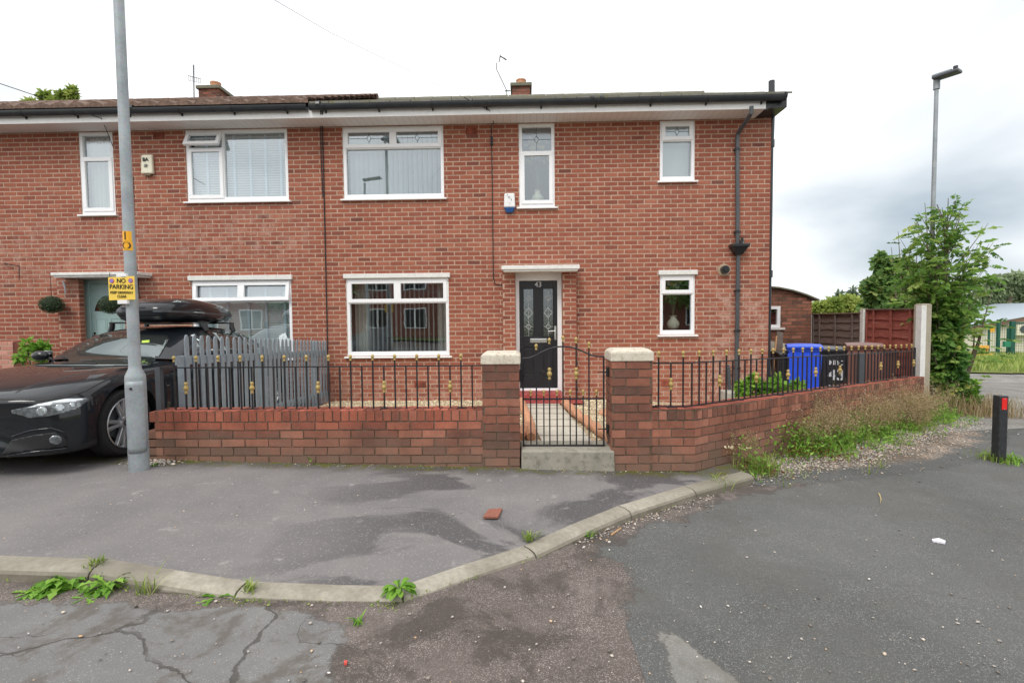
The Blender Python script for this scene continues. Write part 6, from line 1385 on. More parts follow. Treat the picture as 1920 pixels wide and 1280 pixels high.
def trunk(parent, base, top, r0, limbs, name='trunk'):
    m = MB(); b = Vector(base); t = Vector(top); mid = b.lerp(t, .5)+Vector((random.uniform(-.1,.1)*r0*8, 0, 0)); m.tube([b-Vector((0,0,.2)), b.lerp(mid, .5), mid, mid.lerp(t, .6), t], [r0*1.25, r0, r0*.8, r0*.55, r0*.2], 9)
    for l in limbs:
        l = Vector(l); f = random.uniform(.25, .7); s_ = b.lerp(t, f); m.tube([s_, s_.lerp(l, .5)+Vector((0,0,(l-s_).length*.08)), l], [r0*.45, r0*.3, r0*.08], 6)
    return m.build(name, M['bark'], parent, smooth=True)
def tree(name, loc, cl, n, L, mat, lab, r0=.2, cat='tree', group=None, **k):
    r = empty(name, loc, lab, cat, group); V, F, t = clumps(cl, n, L, **k); build_np('crown', V, F, t, LM[mat], r)
    top = max(cl, key=lambda c: c[2]); trunk(r, loc, top[:3], r0, [c[:3] for c in cl]); return r
def AT(px, py, y): p = PY(px, py, y); return (p.x, p.y, p.z)
def lump(px, py, rpx, rpy, y, dy=.7):   # a lump measured on the photograph at a chosen distance
    p = PY(px, py, y); s = (PY(px+rpx, py, y)-p).length; h = (PY(px, py-rpy, y)-p).length; return (p.x, p.y+random.uniform(-.3,.3)*s, p.z, s, s*dy, h)
def pinnate(P, D, L, npair=4, ll=.36):
    """compound leaves: a drooping stalk with pairs of leaflets"""
    out = []
    for p, d, l in zip(P, D, L):
        d = d/np.linalg.norm(d); side = np.cross(d, (0,0,1)); side /= np.linalg.norm(side)+1e-9; tone = np.clip(.5+.3*rng.normal(), 0, 1)
        ps, ds = [], []
        for k in range(npair):
            t = .25+.7*k/npair; q = p+d*l*t-np.array((0,0,.25*l*t*t))
            for s__ in (-1, 1): ps.append(q); ds.append(side*s__*.9+d*.55+np.array((0,0,-.25)))
        ps.append(p+d*l*.95-np.array((0,0,.22*l))); ds.append(d+np.array((0,0,-.35))); n = len(ps)
        out.append(leaves(np.array(ps), np.array(ds), np.full(n, l*ll)*(.7+.6*rng.random(n)), .56, tone=np.clip(tone+.1*rng.normal(size=n), 0, 1)))
    return cat3(out)
# young tree round the far street lamp
def youngtree():
    bx_, by = 7.40, 9.0; bz = T(bx_, by)-.05; r = empty('young_tree', (bx_, by, bz), 'slender young tree with feathery leaves growing up round the far street lamp', 'tree')
    top = PY(1748, 372, by).z; st = MB(); st.tube([(bx_, by, bz-.1), (bx_+.06, by, bz+1), (bx_-.02, by-.03, 2.2), (bx_+.02, by, top)], [.04, .032, .02, .005], 8); P, D, L = [], [], []
    prof = [(.3,.3), (.8,.42), (1.3,.55), (1.9,.68), (2.4,.70), (2.8,.56), (3.1,.38), (3.3,.2), (3.6,.05)]
    for i in range(130):
        z = random.uniform(.5, top-.05); R_ = np.interp(z, [a for a, b in prof], [b for a, b in prof])*random.uniform(.45, 1.12); a = random.uniform(0, 6.283); out_ = Vector((math.cos(a), math.sin(a)*.75, 0)); s0_ = Vector((bx_, by, max(bz+.1, z-1.0*R_-.1))); e = Vector((bx_, by, z+.5*R_*random.uniform(.2, 1.4)))+out_*R_
        if math.sin(a) < 0 and random.random() < .25: continue
        if e.x < bx_ and random.random() < .15: continue
        mid = s0_.lerp(e, .5)+Vector((0,0,-.04)); st.tube([s0_, mid, e], [.010, .007, .003], 5); nl = int(4+R_*8)
        for k in range(nl):
            t = .25+.75*k/nl; p = s0_.lerp(mid, t*2) if t < .5 else mid.lerp(e, t*2-1); d = np.array(out_)*.7+rng.normal(size=3)*.6; d[2] = d[2]*.9+.3; P.append(np.array(p)); D.append(d); L.append(random.uniform(.17, .27)*(.6+.4*min(1, R_*1.6)))
    V, F, t = pinnate(P, D, L, 5, .40); build_np('crown', V, F, t, LM['ash'], r); st.build('trunk', M['bark'], r, smooth=True)
    # long side sprays to the right and left, lower down
youngtree()
def spraytree(name, base, tips, lab, mat, ln, cat='tree', n=15):
    r = empty(name, base, lab, cat); st = MB(); P, D, L = [], [], []
    for tp in tips:
        b = Vector(base); e = Vector(tp); mid = b.lerp(e, .5)+Vector((random.uniform(-.15,.15), 0, .25)); st.tube([b, mid, e], [.028, .016, .004], 6)
        for k in range(n):
            t = .3+.7*k/n; p = b.lerp(mid, t*2) if t < .5 else mid.lerp(e, t*2-1); p = np.array(p)+rng.normal(size=3)*(.11+.14*(1-t)); d = rng.normal(size=3); d[2] = abs(d[2])*.2-.05; P.append(p); D.append(d); L.append(random.uniform(.7, 1.2)*ln)
    V, F, t = pinnate(P, D, L, 5, .40); build_np('crown', V, F, t, LM[mat], r); st.build('trunk', M['bark'], r, smooth=True)
b0 = (8.1, 9.5, T(8.1, 9.5)-.05)
spraytree('sapling', b0, [AT(1800, 520, 9.5), AT(1835, 520, 9.7), AT(1860, 545, 9.5), AT(1820, 560, 9.3), AT(1850, 580, 9.5), AT(1790, 560, 9.2), AT(1828, 600, 9.4)], 'leaning sapling spreading to the right of the far lamp, above the broad leaved bush', 'ash', .22)
b0 = (8.6, 11.2, T(8.6, 11)-.05)
spraytree('sapling', b0, [AT(1700, 500, 11.4), AT(1722, 440, 11.2), AT(1735, 470, 11), AT(1712, 540, 11), AT(1740, 540, 11.3), AT(1722, 500, 11), AT(1765, 500, 11.5), AT(1705, 470, 11), AT(1728, 455, 11), AT(1695, 530, 11.2), AT(1738, 510, 11), AT(1715, 560, 11)], 'sapling with fine leaves just left of the far lamp, above the red-brown panel', 'ash', .22)
# sycamore behind the fence
base = (10.4, 14.2, T(10, 14)-.1)
tree('sycamore_tree', base, [lump(*a, 14) for a in ((1655,500,12,26), (1640,545,24,30), (1670,555,30,34), (1700,545,26,36), (1690,505,18,26), (1720,560,28,30), (1648,575,26,20), (1735,575,20,24), (1665,520,14,24))], 7000, .17, 'syc', 'dark green sycamore standing behind the red-brown fence panel', .12, lobes=True, wr=.5)
st = MB()
for a, b in (((1690, 560), (1684, 434)), ((1680, 560), (1671, 463)), ((1740, 480), (1734, 380))): st.tube([AT(a[0], a[1], 12.6), AT((a[0]+b[0])/2+1, (a[1]+b[1])/2, 12.6), AT(b[0], b[1], 12.6)], [.02, .012, .005], 5)
tag(st.build('bare_twigs', M['bark'], smooth=True), 'thin bare twigs sticking up out of the trees behind the fence', 'twigs')
# broad leaved bush by the end post
def bush(name, cl, n, L, mat, lab, **k):
    base = (sum(c[0] for c in cl)/len(cl), sum(c[1] for c in cl)/len(cl), 0); base = (base[0], base[1], T(base[0], base[1])-.08); r = empty(name, base, lab, 'bush'); V, F, t = clumps(cl, n, L, **k); build_np('crown', V, F, t, LM[mat], r)
    s = MB()
    for c in cl: s.tube([base, Vector(base).lerp(Vector(c[:3]), .5), c[:3]], [.02, .014, .006], 5)
    s.build('stems', M['bark'], r, smooth=True)
bush('broad_leaved_bush', [lump(*a, 8.95, .5) for a in ((1764,700,16,34), (1784,690,20,32), (1766,640,16,36), (1784,645,20,30), (1768,592,14,26), (1790,600,14,18), (1800,715,16,22), (1776,732,22,20), (1802,668,10,20))], 1300, .115, 'ivy', 'tall broad leaved bush hugging the concrete post at the end of the lane wall', lobes=True, wr=.52, droop=.6)
bush('weed_bush', [lump(*a, 9.0, .5) for a in ((1815,745,20,18), (1790,755,26,16), (1825,725,12,16))], 800, .09, 'weed', 'low green weeds spreading over the tarmac at the foot of the broad leaved bush', droop=.3)
bush('garden_shrub', [lump(*a, 7.3, .7) for a in ((1392,728,16,18), (1410,715,16,18), (1432,730,18,16), (1455,722,16,20), (1475,735,16,14), (1492,722,12,12), (1400,742,18,10))], 1500, .07, 'weed', 'bright green leafy shrub in the side garden in front of the downpipe corner', lobes=True, wr=.5)
bush('pot_shrub', [lump(*a, 7.6, .7) for a in ((72,655,16,12), (88,648,8,12), (52,645,10,10), (40,668,10,10), (80,668,14,8))], 420, .09, 'weed', 'bright green shrub behind the far edge of the car bonnet')
# hedge, conifers, willow and far wood
tree('hedge_tree', (PY(1560, 600, 23).x, 23, T(14, 23)-.3), [lump(*a, 23) for a in ((1540,578,22,14), (1565,572,22,16), (1590,570,22,18), (1615,575,22,16), (1640,582,20,14), (1530,590,20,12), (1670,590,26,14))], 5500, .22, 'hedge', 'yellow-green bushy tree rising above the dark fence panel', .15)
for i, (px, py, h, lab) in enumerate(((1573, 548, 16, 'taller of the two faint conifers beyond the yellow-green tree'), (1600, 540, 20, 'right-hand faint conifer beyond the yellow-green tree'))):
    p = AT(px, py, 44); r = empty('conifer_tree', (p[0], 44, T(p[0], 44)-.3), lab, 'tree', 'far conifers'); cl = [lump(px, py+4+k*7, 4+k*3.4, 6, 44) for k in range(7)]
    V, F, t = clumps(cl, 1500, .4, droop=.1); build_np('crown', V, F, t, LM['conifer'], r); trunk(r, (p[0], 44, T(p[0], 44)-.3), p, .15, [])
tree('willow_tree', (PY(1872, 640, 42).x, 42, T(40, 42)-.2), [lump(*a, 42) for a in ((1860,545,34,22), (1895,535,38,26), (1930,550,36,28), (1840,565,24,20), (1880,575,36,22), (1920,580,40,24), (1965,560,36,34), (1865,525,22,12), (1900,520,26,12))], 15000, .42, 'willow', 'large grey-green willow rounded above the green fenced building', .35, droop=1.3, wr=.34)
tree('dark_tree', (PY(1790, 640, 30).x, 30, T(26, 30)-.2), [lump(*a, 30) for a in ((1775,600,22,24), (1800,610,20,22), (1815,585,14,16), (1750,600,22,24))], 4500, .24, 'syc', 'dark tree behind the bush, left of the fenced building', .15)
tree('garden_tree', (PY(100, 200, 21).x, 21, -.2), [lump(*a, 21) for a in ((85,183,9,12), (120,180,10,10), (138,176,9,14), (105,192,20,8), (60,196,10,8))], 1500, .22, 'hedge', 'tree top showing above the brown tiled roof at the far left', .2)
cl = []
for i in range(46):
    x = -30+i*4.2+random.uniform(-1.5, 1.5); y = 78+random.uniform(-5, 8); h = random.uniform(2.2, 3.6); cl.append((x, y, T(x, y)+h*.6, 3.4, 2.2, h))
V, F, t = clumps(cl, 26000, .55, up=.2); o = build_np('far_wood', V, F, t, LM['far'], kind='stuff')
# ------------------------------------------------------------------ fenced building far right
hy = 34; hx0 = PY(1800, 640, hy).x; hx1 = hx0+16; hz = T(hx0, hy)-.15
hb = empty('prefab_building', (hx0+6, hy+3, hz), 'pale low building with a sloping metal roof behind the green mesh fence', 'building')
zl, zr_ = PY(1832, 616, hy).z, PY(1920, 600, hy).z; sl = (zr_-zl)/(PY(1920, 610, hy).x-PY(1832, 610, hy).x); zz = lambda x: zl+sl*(min(x, hx0+9)-PY(1832, 610, hy).x)-sl*max(0, x-hx0-9)
q = MB(); q.prism([(hx0, hy, hz-.5), (hx1, hy, hz-.5), (hx1, hy, zz(hx1)), (hx0+9, hy, zz(hx0+9)), (hx0, hy, zz(hx0))], (0, 7, 0)); q.build('wall', plain('pale_render', S(206,202,184), .8, var=.05), hb)
q = MB(); 
for xa_, xb_ in ((hx0-.3, hx0+9), (hx0+9, hx1+.3)): q.hexa([(xa_, hy-.3, zz(xa_)), (xb_, hy-.3, zz(xb_)), (xb_, hy+7.3, zz(xb_)), (xa_, hy+7.3, zz(xa_))], [(xa_, hy-.3, zz(xa_)+.25), (xb_, hy-.3, zz(xb_)+.25), (xb_, hy+7.3, zz(xb_)+.25), (xa_, hy+7.3, zz(xa_)+.25)])
q.build('barge_board', plain('brown_board', S(120,92,78), .7), hb)
q = MB()
for xa_, xb_ in ((hx0-.35, hx0+9), (hx0+9, hx1+.35)): q.hexa([(xa_, hy-.35, zz(xa_)+.26), (xb_, hy-.35, zz(xb_)+.26), (xb_, hy+7.4, zz(xb_)+.26), (xa_, hy+7.4, zz(xa_)+.26)], [(xa_, hy-.35, zz(xa_)+.30), (xb_, hy-.35, zz(xb_)+.30), (xb_, hy+7.4, zz(xb_)+.4), (xa_, hy+7.4, zz(xa_)+.4)])
q.build('roof', plain('metal_roof', S(176,188,198), .4, .3, var=.06), hb)
p = PY(1911, 617, hy); q = MB(); q.box(p.x-.5, hy-.4, p.z-.4, p.x+.5, hy-.02, p.z+.3); ac = q.build('air_conditioner', M['cream'], hb); q = MB(); q.tube([(p.x-.1, hy-.41, p.z), (p.x-.1, hy-.43, p.z)], .25, 18); q.build('fan_grille', M['greypipe'], ac)
gm = plain('fence_green', S(22,84,70), .5, var=.08); fy = 28
mf = empty('mesh_fence', (PY(1890, 660, fy).x, fy, T(28, 28)), 'green metal mesh security fence with posts in front of the pale building', 'fence')
def gpost(px, pyt, wpx, y=fy): 
    p = PY(px, 660, y); t = PY(px, pyt, y).z; z = T(p.x, y)-.1; w_ = wpx/2*y/933*1.05; q = MB(); q.box(p.x-w_, y-w_, z, p.x+w_, y+w_, t); q.build('post', gm, mf)
for px, pyt, wp, y in ((1853, 612, 2, 31), (1870.5, 599, 4, fy), (1889, 615, 3, 29), (1895, 602, 4.5, fy), (1899.5, 602, 3.5, fy)): gpost(px, pyt, wp, y)
x0_, x1_ = PY(1838, 640, fy).x, PY(1895, 640, fy).x+6; q = MB(); zt_ = PY(1880, 604, fy).z; z0__ = T(28, 28)
for i in range(60): x = x0_+(x1_-x0_)*i/59; q.box(x-.004, fy-.004, z0__, x+.004, fy+.004, zt_)
for i in range(14): z = z0__+(zt_-z0__)*i/13; q.box(x0_, fy-.006, z-.005, x1_, fy+.006, z+.005)
q.build('mesh_panel', gm, mf); q = MB(); q.box(PY(1898, 640, fy).x, fy-.03, zt_-.1, x1_, fy+.03, zt_-.03); q.build('gate_bar', gm, mf)
p = PY(1888, 645, fy-.2); q = MB(); q.box(p.x-.16, fy-.25, p.z-.15, p.x+.16, fy-.12, p.z+.15); tag(q.build('lock_box', plain('box_green', S(40,128,96), .5)), 'small green box fixed to the mesh fence gate', 'box')
p = PY(1861, 617, 30.9); q = MB(); q.box(p.x-.12, 30.9, p.z-.17, p.x+.12, 30.93, p.z+.17); tag(q.build('warning_sign', M['amber']), 'small yellow sign on the mesh fence in front of the building', 'sign')
p = PY(1846, 655, 27); q = MB(); q.box(p.x-.75, 26.9, p.z-.35, p.x+.35, 27.05, p.z-.22); q.box(p.x-.6, 26.9, p.z+.05, p.x+.15, 27.05, p.z+.22); q.box(p.x-.6, 26.95, p.z-.3, p.x-.5, 27, p.z+.1); q.box(p.x+.05, 26.95, p.z-.3, p.x+.15, 27, p.z+.1); q.box(p.x-.2, 26.95, p.z-.3, p.x+.1, 27.0, p.z+.1); tag(q.build('barrier', plain('yellow_barrier', S(226,170,70), .6)), 'yellow barrier standing on the grass before the mesh fence', 'barrier')
# ------------------------------------------------------------------ grasses and weeds
def blades(P, H, lean=.35, w_=.004, curve=.5):
    n = len(P); a = rng.random(n)*6.283; dx = np.stack([np.cos(a), np.sin(a), np.zeros(n)], 1); sd_ = np.stack([-np.sin(a), np.cos(a), np.zeros(n)], 1); H = np.broadcast_to(H, (n,)).astype(float); l = (lean*rng.random(n)*H)[:,None]; ww = np.broadcast_to(w_, (n,))[:,None]; up = np.array([0,0,1.0])
    b = [P-sd_*ww, P+sd_*ww]; m1 = P+up*(H*.5)[:,None]+dx*l*.3; c = [m1+sd_*ww*.85, m1-sd_*ww*.85]; m2 = P+up*(H*.85)[:,None]+dx*l*.75; d = [m2+sd_*ww*.5, m2-sd_*ww*.5]; tip = P+up*(H*(1-.15*curve))[:,None]+dx*l*(1+curve*.4)
    V = np.stack([b[0], b[1], c[0], c[1], d[0], d[1], tip, tip+sd_*ww*.1], 1).reshape(-1, 3); i = np.arange(n)[:,None]*8
    F = np.concatenate([i+np.array([[0,1,2,3]]), i+np.array([[3,2,4,5]]), i+np.array([[5,4,6,7]])], 0); t = rng.random(n); return V, F, np.concatenate([t, t, t]), tip
def wallpt(s, o, dz=0.0): x = SW0.x+SD.x*s+SN.x*o; y = SW0.y+SD.y*s+SN.y*o; return np.stack([x, y, np.array([T(a, b) for a, b in zip(np.atleast_1d(x), np.atleast_1d(y))])+RD+.016+dz], 1)
def dens(s): return np.interp(s, [.3, .55, .75, 1.0, 1.5, 1.9, 2.5, 3.2, 4.0, 4.8, 5.5, 6.6], [.25, .5, .08, .15, .25, 1, 1, .8, .8, 1, 1, 1])
def wsamp(n, o1=.32):
    s = rng.random(n*3)*6.3+.35; s = s[rng.random(n*3) < dens(s)][:n]; return s, np.abs(rng.normal(size=len(s)))*o1*.55+.02
# dry flowering stems, in clumps that fan out
cs = np.concatenate([rng.uniform(1.75, 2.9, 10), rng.uniform(3.1, 4.3, 7), rng.uniform(4.4, 6.5, 17)]); co = .06+np.abs(rng.normal(size=len(cs)))*.16; S_, O_, LX, HH_ = [], [], [], []
for a, b in zip(cs, co):
    k = rng.integers(16, 44); S_ += list(a+rng.normal(size=k)*.07); O_ += list(np.abs(b+rng.normal(size=k)*.05)); HH_ += list((.36+.40*rng.random())*(.6+.5*rng.random(k)))
S_, O_, HH_ = np.array(S_), np.array(O_), np.array(HH_); P = wallpt(S_, O_); V, F, t, tips = blades(P, HH_, .75, .0018, .3); parts = [(V, F, t*.6)]
for k in range(38):
    f = rng.random(len(P))**.75; base_ = P+(tips-P)*(.42+.6*f)[:,None]+rng.normal(size=P.shape)*np.array([.034,.034,.022])*(1.3-f*.9)[:,None]; parts.append(leaves(base_, rng.normal(size=P.shape)+np.array([0,0,.4]), .009+.013*rng.random(len(P))**2, .55, tone=np.clip(.6+.25*rng.normal(size=len(P)), 0, 1)))
V, F, t = cat3(parts); o = build_np('dry_grass', V, F, t, LM['dry'], kind='stuff'); tag(o, 'dry pinkish brown flowering grasses along the foot of the lane wall', 'grass')
gs = np.repeat(rng.uniform(.5, 6.6, 85), 22); gs = gs[rng.random(len(gs)) < dens(gs)]; go2 = np.repeat(np.abs(rng.normal(size=len(gs)//22+1))*.26+.03, 22)[:len(gs)]; P = wallpt(gs+rng.normal(size=len(gs))*.03, np.abs(go2+rng.normal(size=len(gs))*.03)); V, F, t, _ = blades(P, .05+.16*rng.random(len(P))**1.4, 1.3, .0028, .9); o = build_np('grass', V, F, t, LM['grass'], kind='stuff'); tag(o, 'green grass tufts along the foot of the lane wall', 'grass')
ws_ = np.repeat(rng.uniform(.5, 6.6, 240), 45); ws_ = ws_[rng.random(len(ws_)) < dens(ws_)]; wo2 = np.repeat(np.abs(rng.normal(size=len(ws_)//45+1))*.2+.03, 45)[:len(ws_)]; P = wallpt(ws_+rng.normal(size=len(ws_))*.06, np.abs(wo2+rng.normal(size=len(ws_))*.06)); P[:,2] += rng.random(len(P))**1.1*.40*np.interp(wo2, [0,.4], [1,.3]); V, F, t = leaves(P, rng.normal(size=P.shape)+np.array([0,0,.3]), .018+.04*rng.random(len(P)), .5); o = build_np('weeds', V, F, t, LM['weed'], kind='stuff'); tag(o, 'small leafy green weeds at the foot of the lane wall', 'weeds')
s_, o_ = wsamp(700, .5); ss = np.concatenate([rng.normal(2.0, .25, 350), rng.normal(.72, .1, 120)]); oo = np.abs(rng.normal(size=len(ss)))*.16+.08; P = wallpt(ss, oo); P[:,2] += rng.random(len(P))*.12; V, F, t = leaves(P, rng.normal(size=P.shape), .03+.02*rng.random(len(P)), .5); o = build_np('red_weeds', V, F, t, LM['red'], kind='stuff'); tag(o, 'reddish dying weeds at the foot of the lane wall', 'weeds')
def tuft(p, n, h, mat, name, lab, spread=.05, lean=1.2, w_=.0035, cat='grass tuft'):
    P = np.array(p)+rng.normal(size=(n, 3))*np.array([spread, spread, 0]); V, F, t, _ = blades(P, h*(.5+.6*rng.random(n)), lean, w_, .8); o = build_np(name, V, F, t, LM[mat]); tag(o, lab, cat)
def gp3(px, py, off=RD): p = G(px, py, off); return (p.x, p.y, p.z)
tuft(gp3(1428, 888), 220, .20, 'grass', 'grass_tuft', 'large bright grass tuft where the kerb meets the lane wall', .07)
tuft(gp3(1348, 915), 120, .12, 'grass', 'grass_tuft', 'small grass tuft at the right end of the kerb', .04)
tuft(gp3(1560, 800), 220, .28, 'grass', 'grass_tuft', 'long green grass clump halfway along the lane wall weeds', .10)
tuft(gp3(1866, 864), 160, .12, 'grass', 'grass_tuft', 'grass tuft at the left foot of the bollard', .08)
tuft(gp3(1890, 866), 120, .09, 'weed', 'weed_clump', 'leafy weeds at the right foot of the bollard', .09, 1.8, .008, 'weed')
tuft(gp3(993, 1012, -.03), 50, .05, 'grass', 'weed_clump', 'tiny weed in the joint halfway along the right kerb', .02, 1.6, .004, 'weed')
tuft(gp3(470, 1104, -.05), 40, .05, 'grass', 'weed_clump', 'small weed in the kerb joint midway between the dandelions and the round weed cushion', .02, 1.6, .004, 'weed')
tuft(gp3(1100, 1006), 40, .05, 'weed', 'weed_clump', 'single small weed in the gutter under the right kerb', .015, 1.8, .006, 'weed')
tuft(gp3(673, 1170), 14, .04, 'weed', 'weed_clump', 'small lone weed on the brown tarmac below the kerb', .012, 1.4, .006, 'weed')
tuft(gp3(178, 1060, -.01), 40, .05, 'grass', 'weed_clump', 'moss and grass in the joint of the left-hand kerb stones', .02, 1.6, .004, 'weed')
tuft(gp3(272, 1112), 26, .10, 'grass', 'grass_tuft', 'wispy grass tuft right of the dandelions by the left kerb', .03, 1.6, .003)
def rosette(p, n, L, lab, mat='weed', wr=.21, up=.35, name='dandelion', lob=True):
    a = rng.random(n)*6.283; D = np.stack([np.cos(a), np.sin(a), up*(.2+1.1*rng.random(n))], 1); P = np.array(p)+D*.01; segs = []
    for k in range(n):
        d = D[k]/np.linalg.norm(D[k]); l = L*(.6+.6*rng.random()); sd_ = np.cross(d, (0,0,1)); sd_ /= np.linalg.norm(sd_); tw = rng.random()*.5; m_ = 9; ctr = []; vs, fs = [], []
        for i in range(m_+1):
            t = i/m_; c = P[k]+d*l*t+np.array((0,0,-.55*l*t*t*(.4+.6*(D[k][2] > .25)))); wdt = l*wr*.5*math.sin(math.pi*min(1, t*.86+.1))**.8*(1+(.75 if (i % 2 and lob) else -.35 if lob else 0))*(.35+.75*t); wdt = max(wdt, .002) if i < m_ else .001
            vs += [c-sd_*wdt+np.array((0,0,wdt*.4)), c, c+sd_*wdt+np.array((0,0,wdt*.4))]
        for i in range(m_): fs += [(i*3, i*3+1, i*3+4, i*3+3), (i*3+1, i*3+2, i*3+5, i*3+4)]
        segs.append((np.array(vs), np.array(fs), np.full(len(fs), np.clip(.5+.25*rng.normal(), 0, 1))))
    V, F, t = cat3(segs); o = build_np(name, V, F, t, LM[mat]); tag(o, lab, 'weed')
rosette(gp3(128, 1096), 70, .155, 'largest dandelion clump sprawling in the gutter under the left kerb', up=1.0)
rosette(gp3(88, 1106), 46, .115, 'leafy weed on the left side of the largest dandelion clump', up=.5, wr=.4)
rosette(gp3(60, 1112), 10, .10, 'small weed at the far left of the gutter weeds', up=.3)
rosette(gp3(203, 1100), 36, .155, 'spiky dandelion with upright leaves against the kerb joint', up=1.1, wr=.2)
rosette(gp3(160, 1122), 12, .10, 'low weed between the two dandelions in the gutter', up=.25)
rosette(gp3(405, 1120), 9, .15, 'flat pale dandelion lying at the edge of the dropped kerb', up=.3)
rosette(gp3(748, 1104, -.03), 34, .09, 'round weed cushion at the lowest kerb joint', up=.8, wr=.5, name='weed_clump', lob=False)
rosette((PY(499, 862, WYV).x, WYV-.02, PY(499, 876, WYV).z), 12, .07, 'small fern rooted at the base of the front garden wall', up=1.2, name='fern')
rosette((PY(584, 855, WYV).x, WYV-.01, PY(584, 862, WYV).z), 8, .05, 'tiny seedling growing from a joint in the front garden wall', up=1.2, name='seedling', wr=.6, lob=False)
rosette(gp3(1395, 838), 10, .14, 'weed leaves at the foot of the lane wall near the corner', up=1, name='weed_clump')
rosette(gp3(292, 872, 0), 9, .05, 'tiny weed beside the lamp column base', up=.6, name='weed_clump', wr=.6, lob=False)
# spindly stems near the corner of the wall
for i, (px, py, py2, lab) in enumerate(((1380, 885, 806, 'spindly weed with a feathery head in front of the wall corner'), (1402, 880, 800, 'second spindly weed by the wall corner, slightly taller'))):
    b = np.array(gp3(px, py)); tp = PY(px-3, py2, b[1]); r = empty('spindly_weed', tuple(b), lab, 'weed', 'spindly weeds by the corner'); s = MB(); P, D = [], []
    for j in range(7):
        t_ = Vector((tp.x+random.uniform(-.12,.12), tp.y+random.uniform(-.08,.08), tp.z-random.uniform(0,.14))); s.tube([tuple(b), tuple(Vector(b).lerp(t_, .55)+Vector((0,0,.04))), tuple(t_)], [.002,.0015,.001], 4)
        for k in range(60): f = rng.random(); P.append(np.array(Vector(b).lerp(t_, .6+.42*f))+rng.normal(size=3)*.016); D.append(rng.normal(size=3))
    s.build('stem', plain('weed_stem', S(140,130,86), .8), r); P, D = np.array(P), np.array(D); V, F, t = leaves(P, D, .010+.008*rng.random(len(P)), .5); build_np('seed_head', V, F, t, LM['dry'], r, kind='stuff')
xx = rng.uniform(-4.4, 1.3, 2600); xx = xx[rng.random(len(xx)) < np.interp(np.sin(xx*7.3)+np.sin(xx*17.1+1), [-1.5, .2, 1.6], [.02, .25, 1])]; yk = np.interp(xx, [k.x for k in KB], [k.y for k in KB])-.137-np.abs(rng.normal(size=len(xx)))*.022
P = np.stack([xx, yk, np.array([T(a, b) for a, b in zip(xx, yk)])+RD+.008], 1); V, F, t = leaves(P, rng.normal(size=P.shape)+np.array([0,-.3,.6]), .006+.016*rng.random(len(P))**2, .5); o = build_np('gutter_moss', V, F, t, LM['grass'], kind='stuff'); tag(o, 'moss and tiny weeds in the gutter along the kerb', 'moss')
xx = rng.uniform(-3.7, 1.5, 2600); xx = xx[rng.random(len(xx)) < np.interp(np.sin(xx*5.3)+np.sin(xx*13.1+2), [-1.5, .3, 1.6], [.05, .3, 1])]; yk = WYV-.008-np.abs(rng.normal(size=len(xx)))*.02
P = np.stack([xx, yk, np.array([T(a, b) for a, b in zip(xx, yk)])+.002], 1); V, F, t = leaves(P, rng.normal(size=P.shape)+np.array([0,-.4,.5]), .005+.014*rng.random(len(P))**2, .5); o = build_np('wall_moss', V, F, t, LM['grass'], kind='stuff'); tag(o, 'moss and tiny weeds along the foot of the front wall', 'moss')
# grass on the far verge
n = 16000; x = 9+rng.random(n)*32; y = 17.4+rng.random(n)*11; P = np.stack([x, y, np.array([T(a, b) for a, b in zip(x, y)])-.03], 1); V, F, t, _ = blades(P, .12+.22*rng.random(n), .8, .014, .6); o = build_np('verge_grass', V, F, t, LM['grass'], kind='stuff')
P = np.stack([7.3+rng.random(1500)*1.1, 8.4+rng.random(1500)*1.6, np.zeros(1500)], 1); P[:,2] = [T(a, b)+RD for a, b in P[:,:2]]; V, F, t, _ = blades(P, .15+.3*rng.random(1500), .6, .004, .6); o = build_np('verge_grass', V, F, t, LM['dry'], kind='stuff')
# ------------------------------------------------------------------ stones
def stones(name, P, r, cols, kind='stuff', flat=.6):
    n = len(P); ico = bmesh.new(); bmesh.ops.create_icosphere(ico, subdivisions=1, radius=1); bv = np.array([v.co for v in ico.verts]); bf = np.array([[v.index for v in f.verts] for f in ico.faces]); ico.free()
    r = np.broadcast_to(r, (n,)); sc_ = r[:,None,None]*(.65+.7*rng.random((n,1,3))); jit = 1+.22*rng.normal(size=(n, len(bv), 1)); a = rng.random(n)*6.283; c_, s__ = np.cos(a), np.sin(a); V = bv[None]*sc_*jit; V[:,:,2] *= flat
    X = V[:,:,0]*c_[:,None]-V[:,:,1]*s__[:,None]; Y_ = V[:,:,0]*s__[:,None]+V[:,:,1]*c_[:,None]; V = np.stack([X, Y_, V[:,:,2]], 2)+P[:,None,:]; F = (bf[None]+np.arange(n)[:,None,None]*len(bv)).reshape(-1, 3)
    m = NM(name+'_mat'); c = m.ramp(m.attr(), cols); mt = m.out(c, .8, 0, None, .3); return build_np(name, V.reshape(-1, 3), F, np.repeat(rng.random(n), len(bf)), mt, kind=kind)
SC = [(0, S(106,100,94)), (.3, S(140,132,124)), (.55, S(178,170,162)), (.8, S(206,198,188)), (.9, S(206,168,128)), (1, S(232,228,222))]
n = 9500; s_ = rng.random(n)*6.4+.1; wdt = np.interp(s_, [0, .4, 1, 2, 3.5, 5, 6.5], [.28, .42, .62, .9, 1.05, 1.0, .9]); o_ = wdt*.72*np.clip(.52+.26*rng.normal(size=n), .02, 1.6); o_ = np.where(rng.random(n) < .12, o_*1.5, o_); P = wallpt(s_, o_, 0); pb = stones('pebbles', P, .0055+.006*rng.random(n)**2, SC)
n = 700; px_ = rng.random(n)*260+1080; py_ = 1000-(px_-1080)*.33+np.abs(rng.normal(size=n))*16; P = np.array([gp3(a, b) for a, b in zip(px_, py_)]); P[:,2] += .010; stones('pebbles', P, .004+.005*rng.random(n)**2, SC)
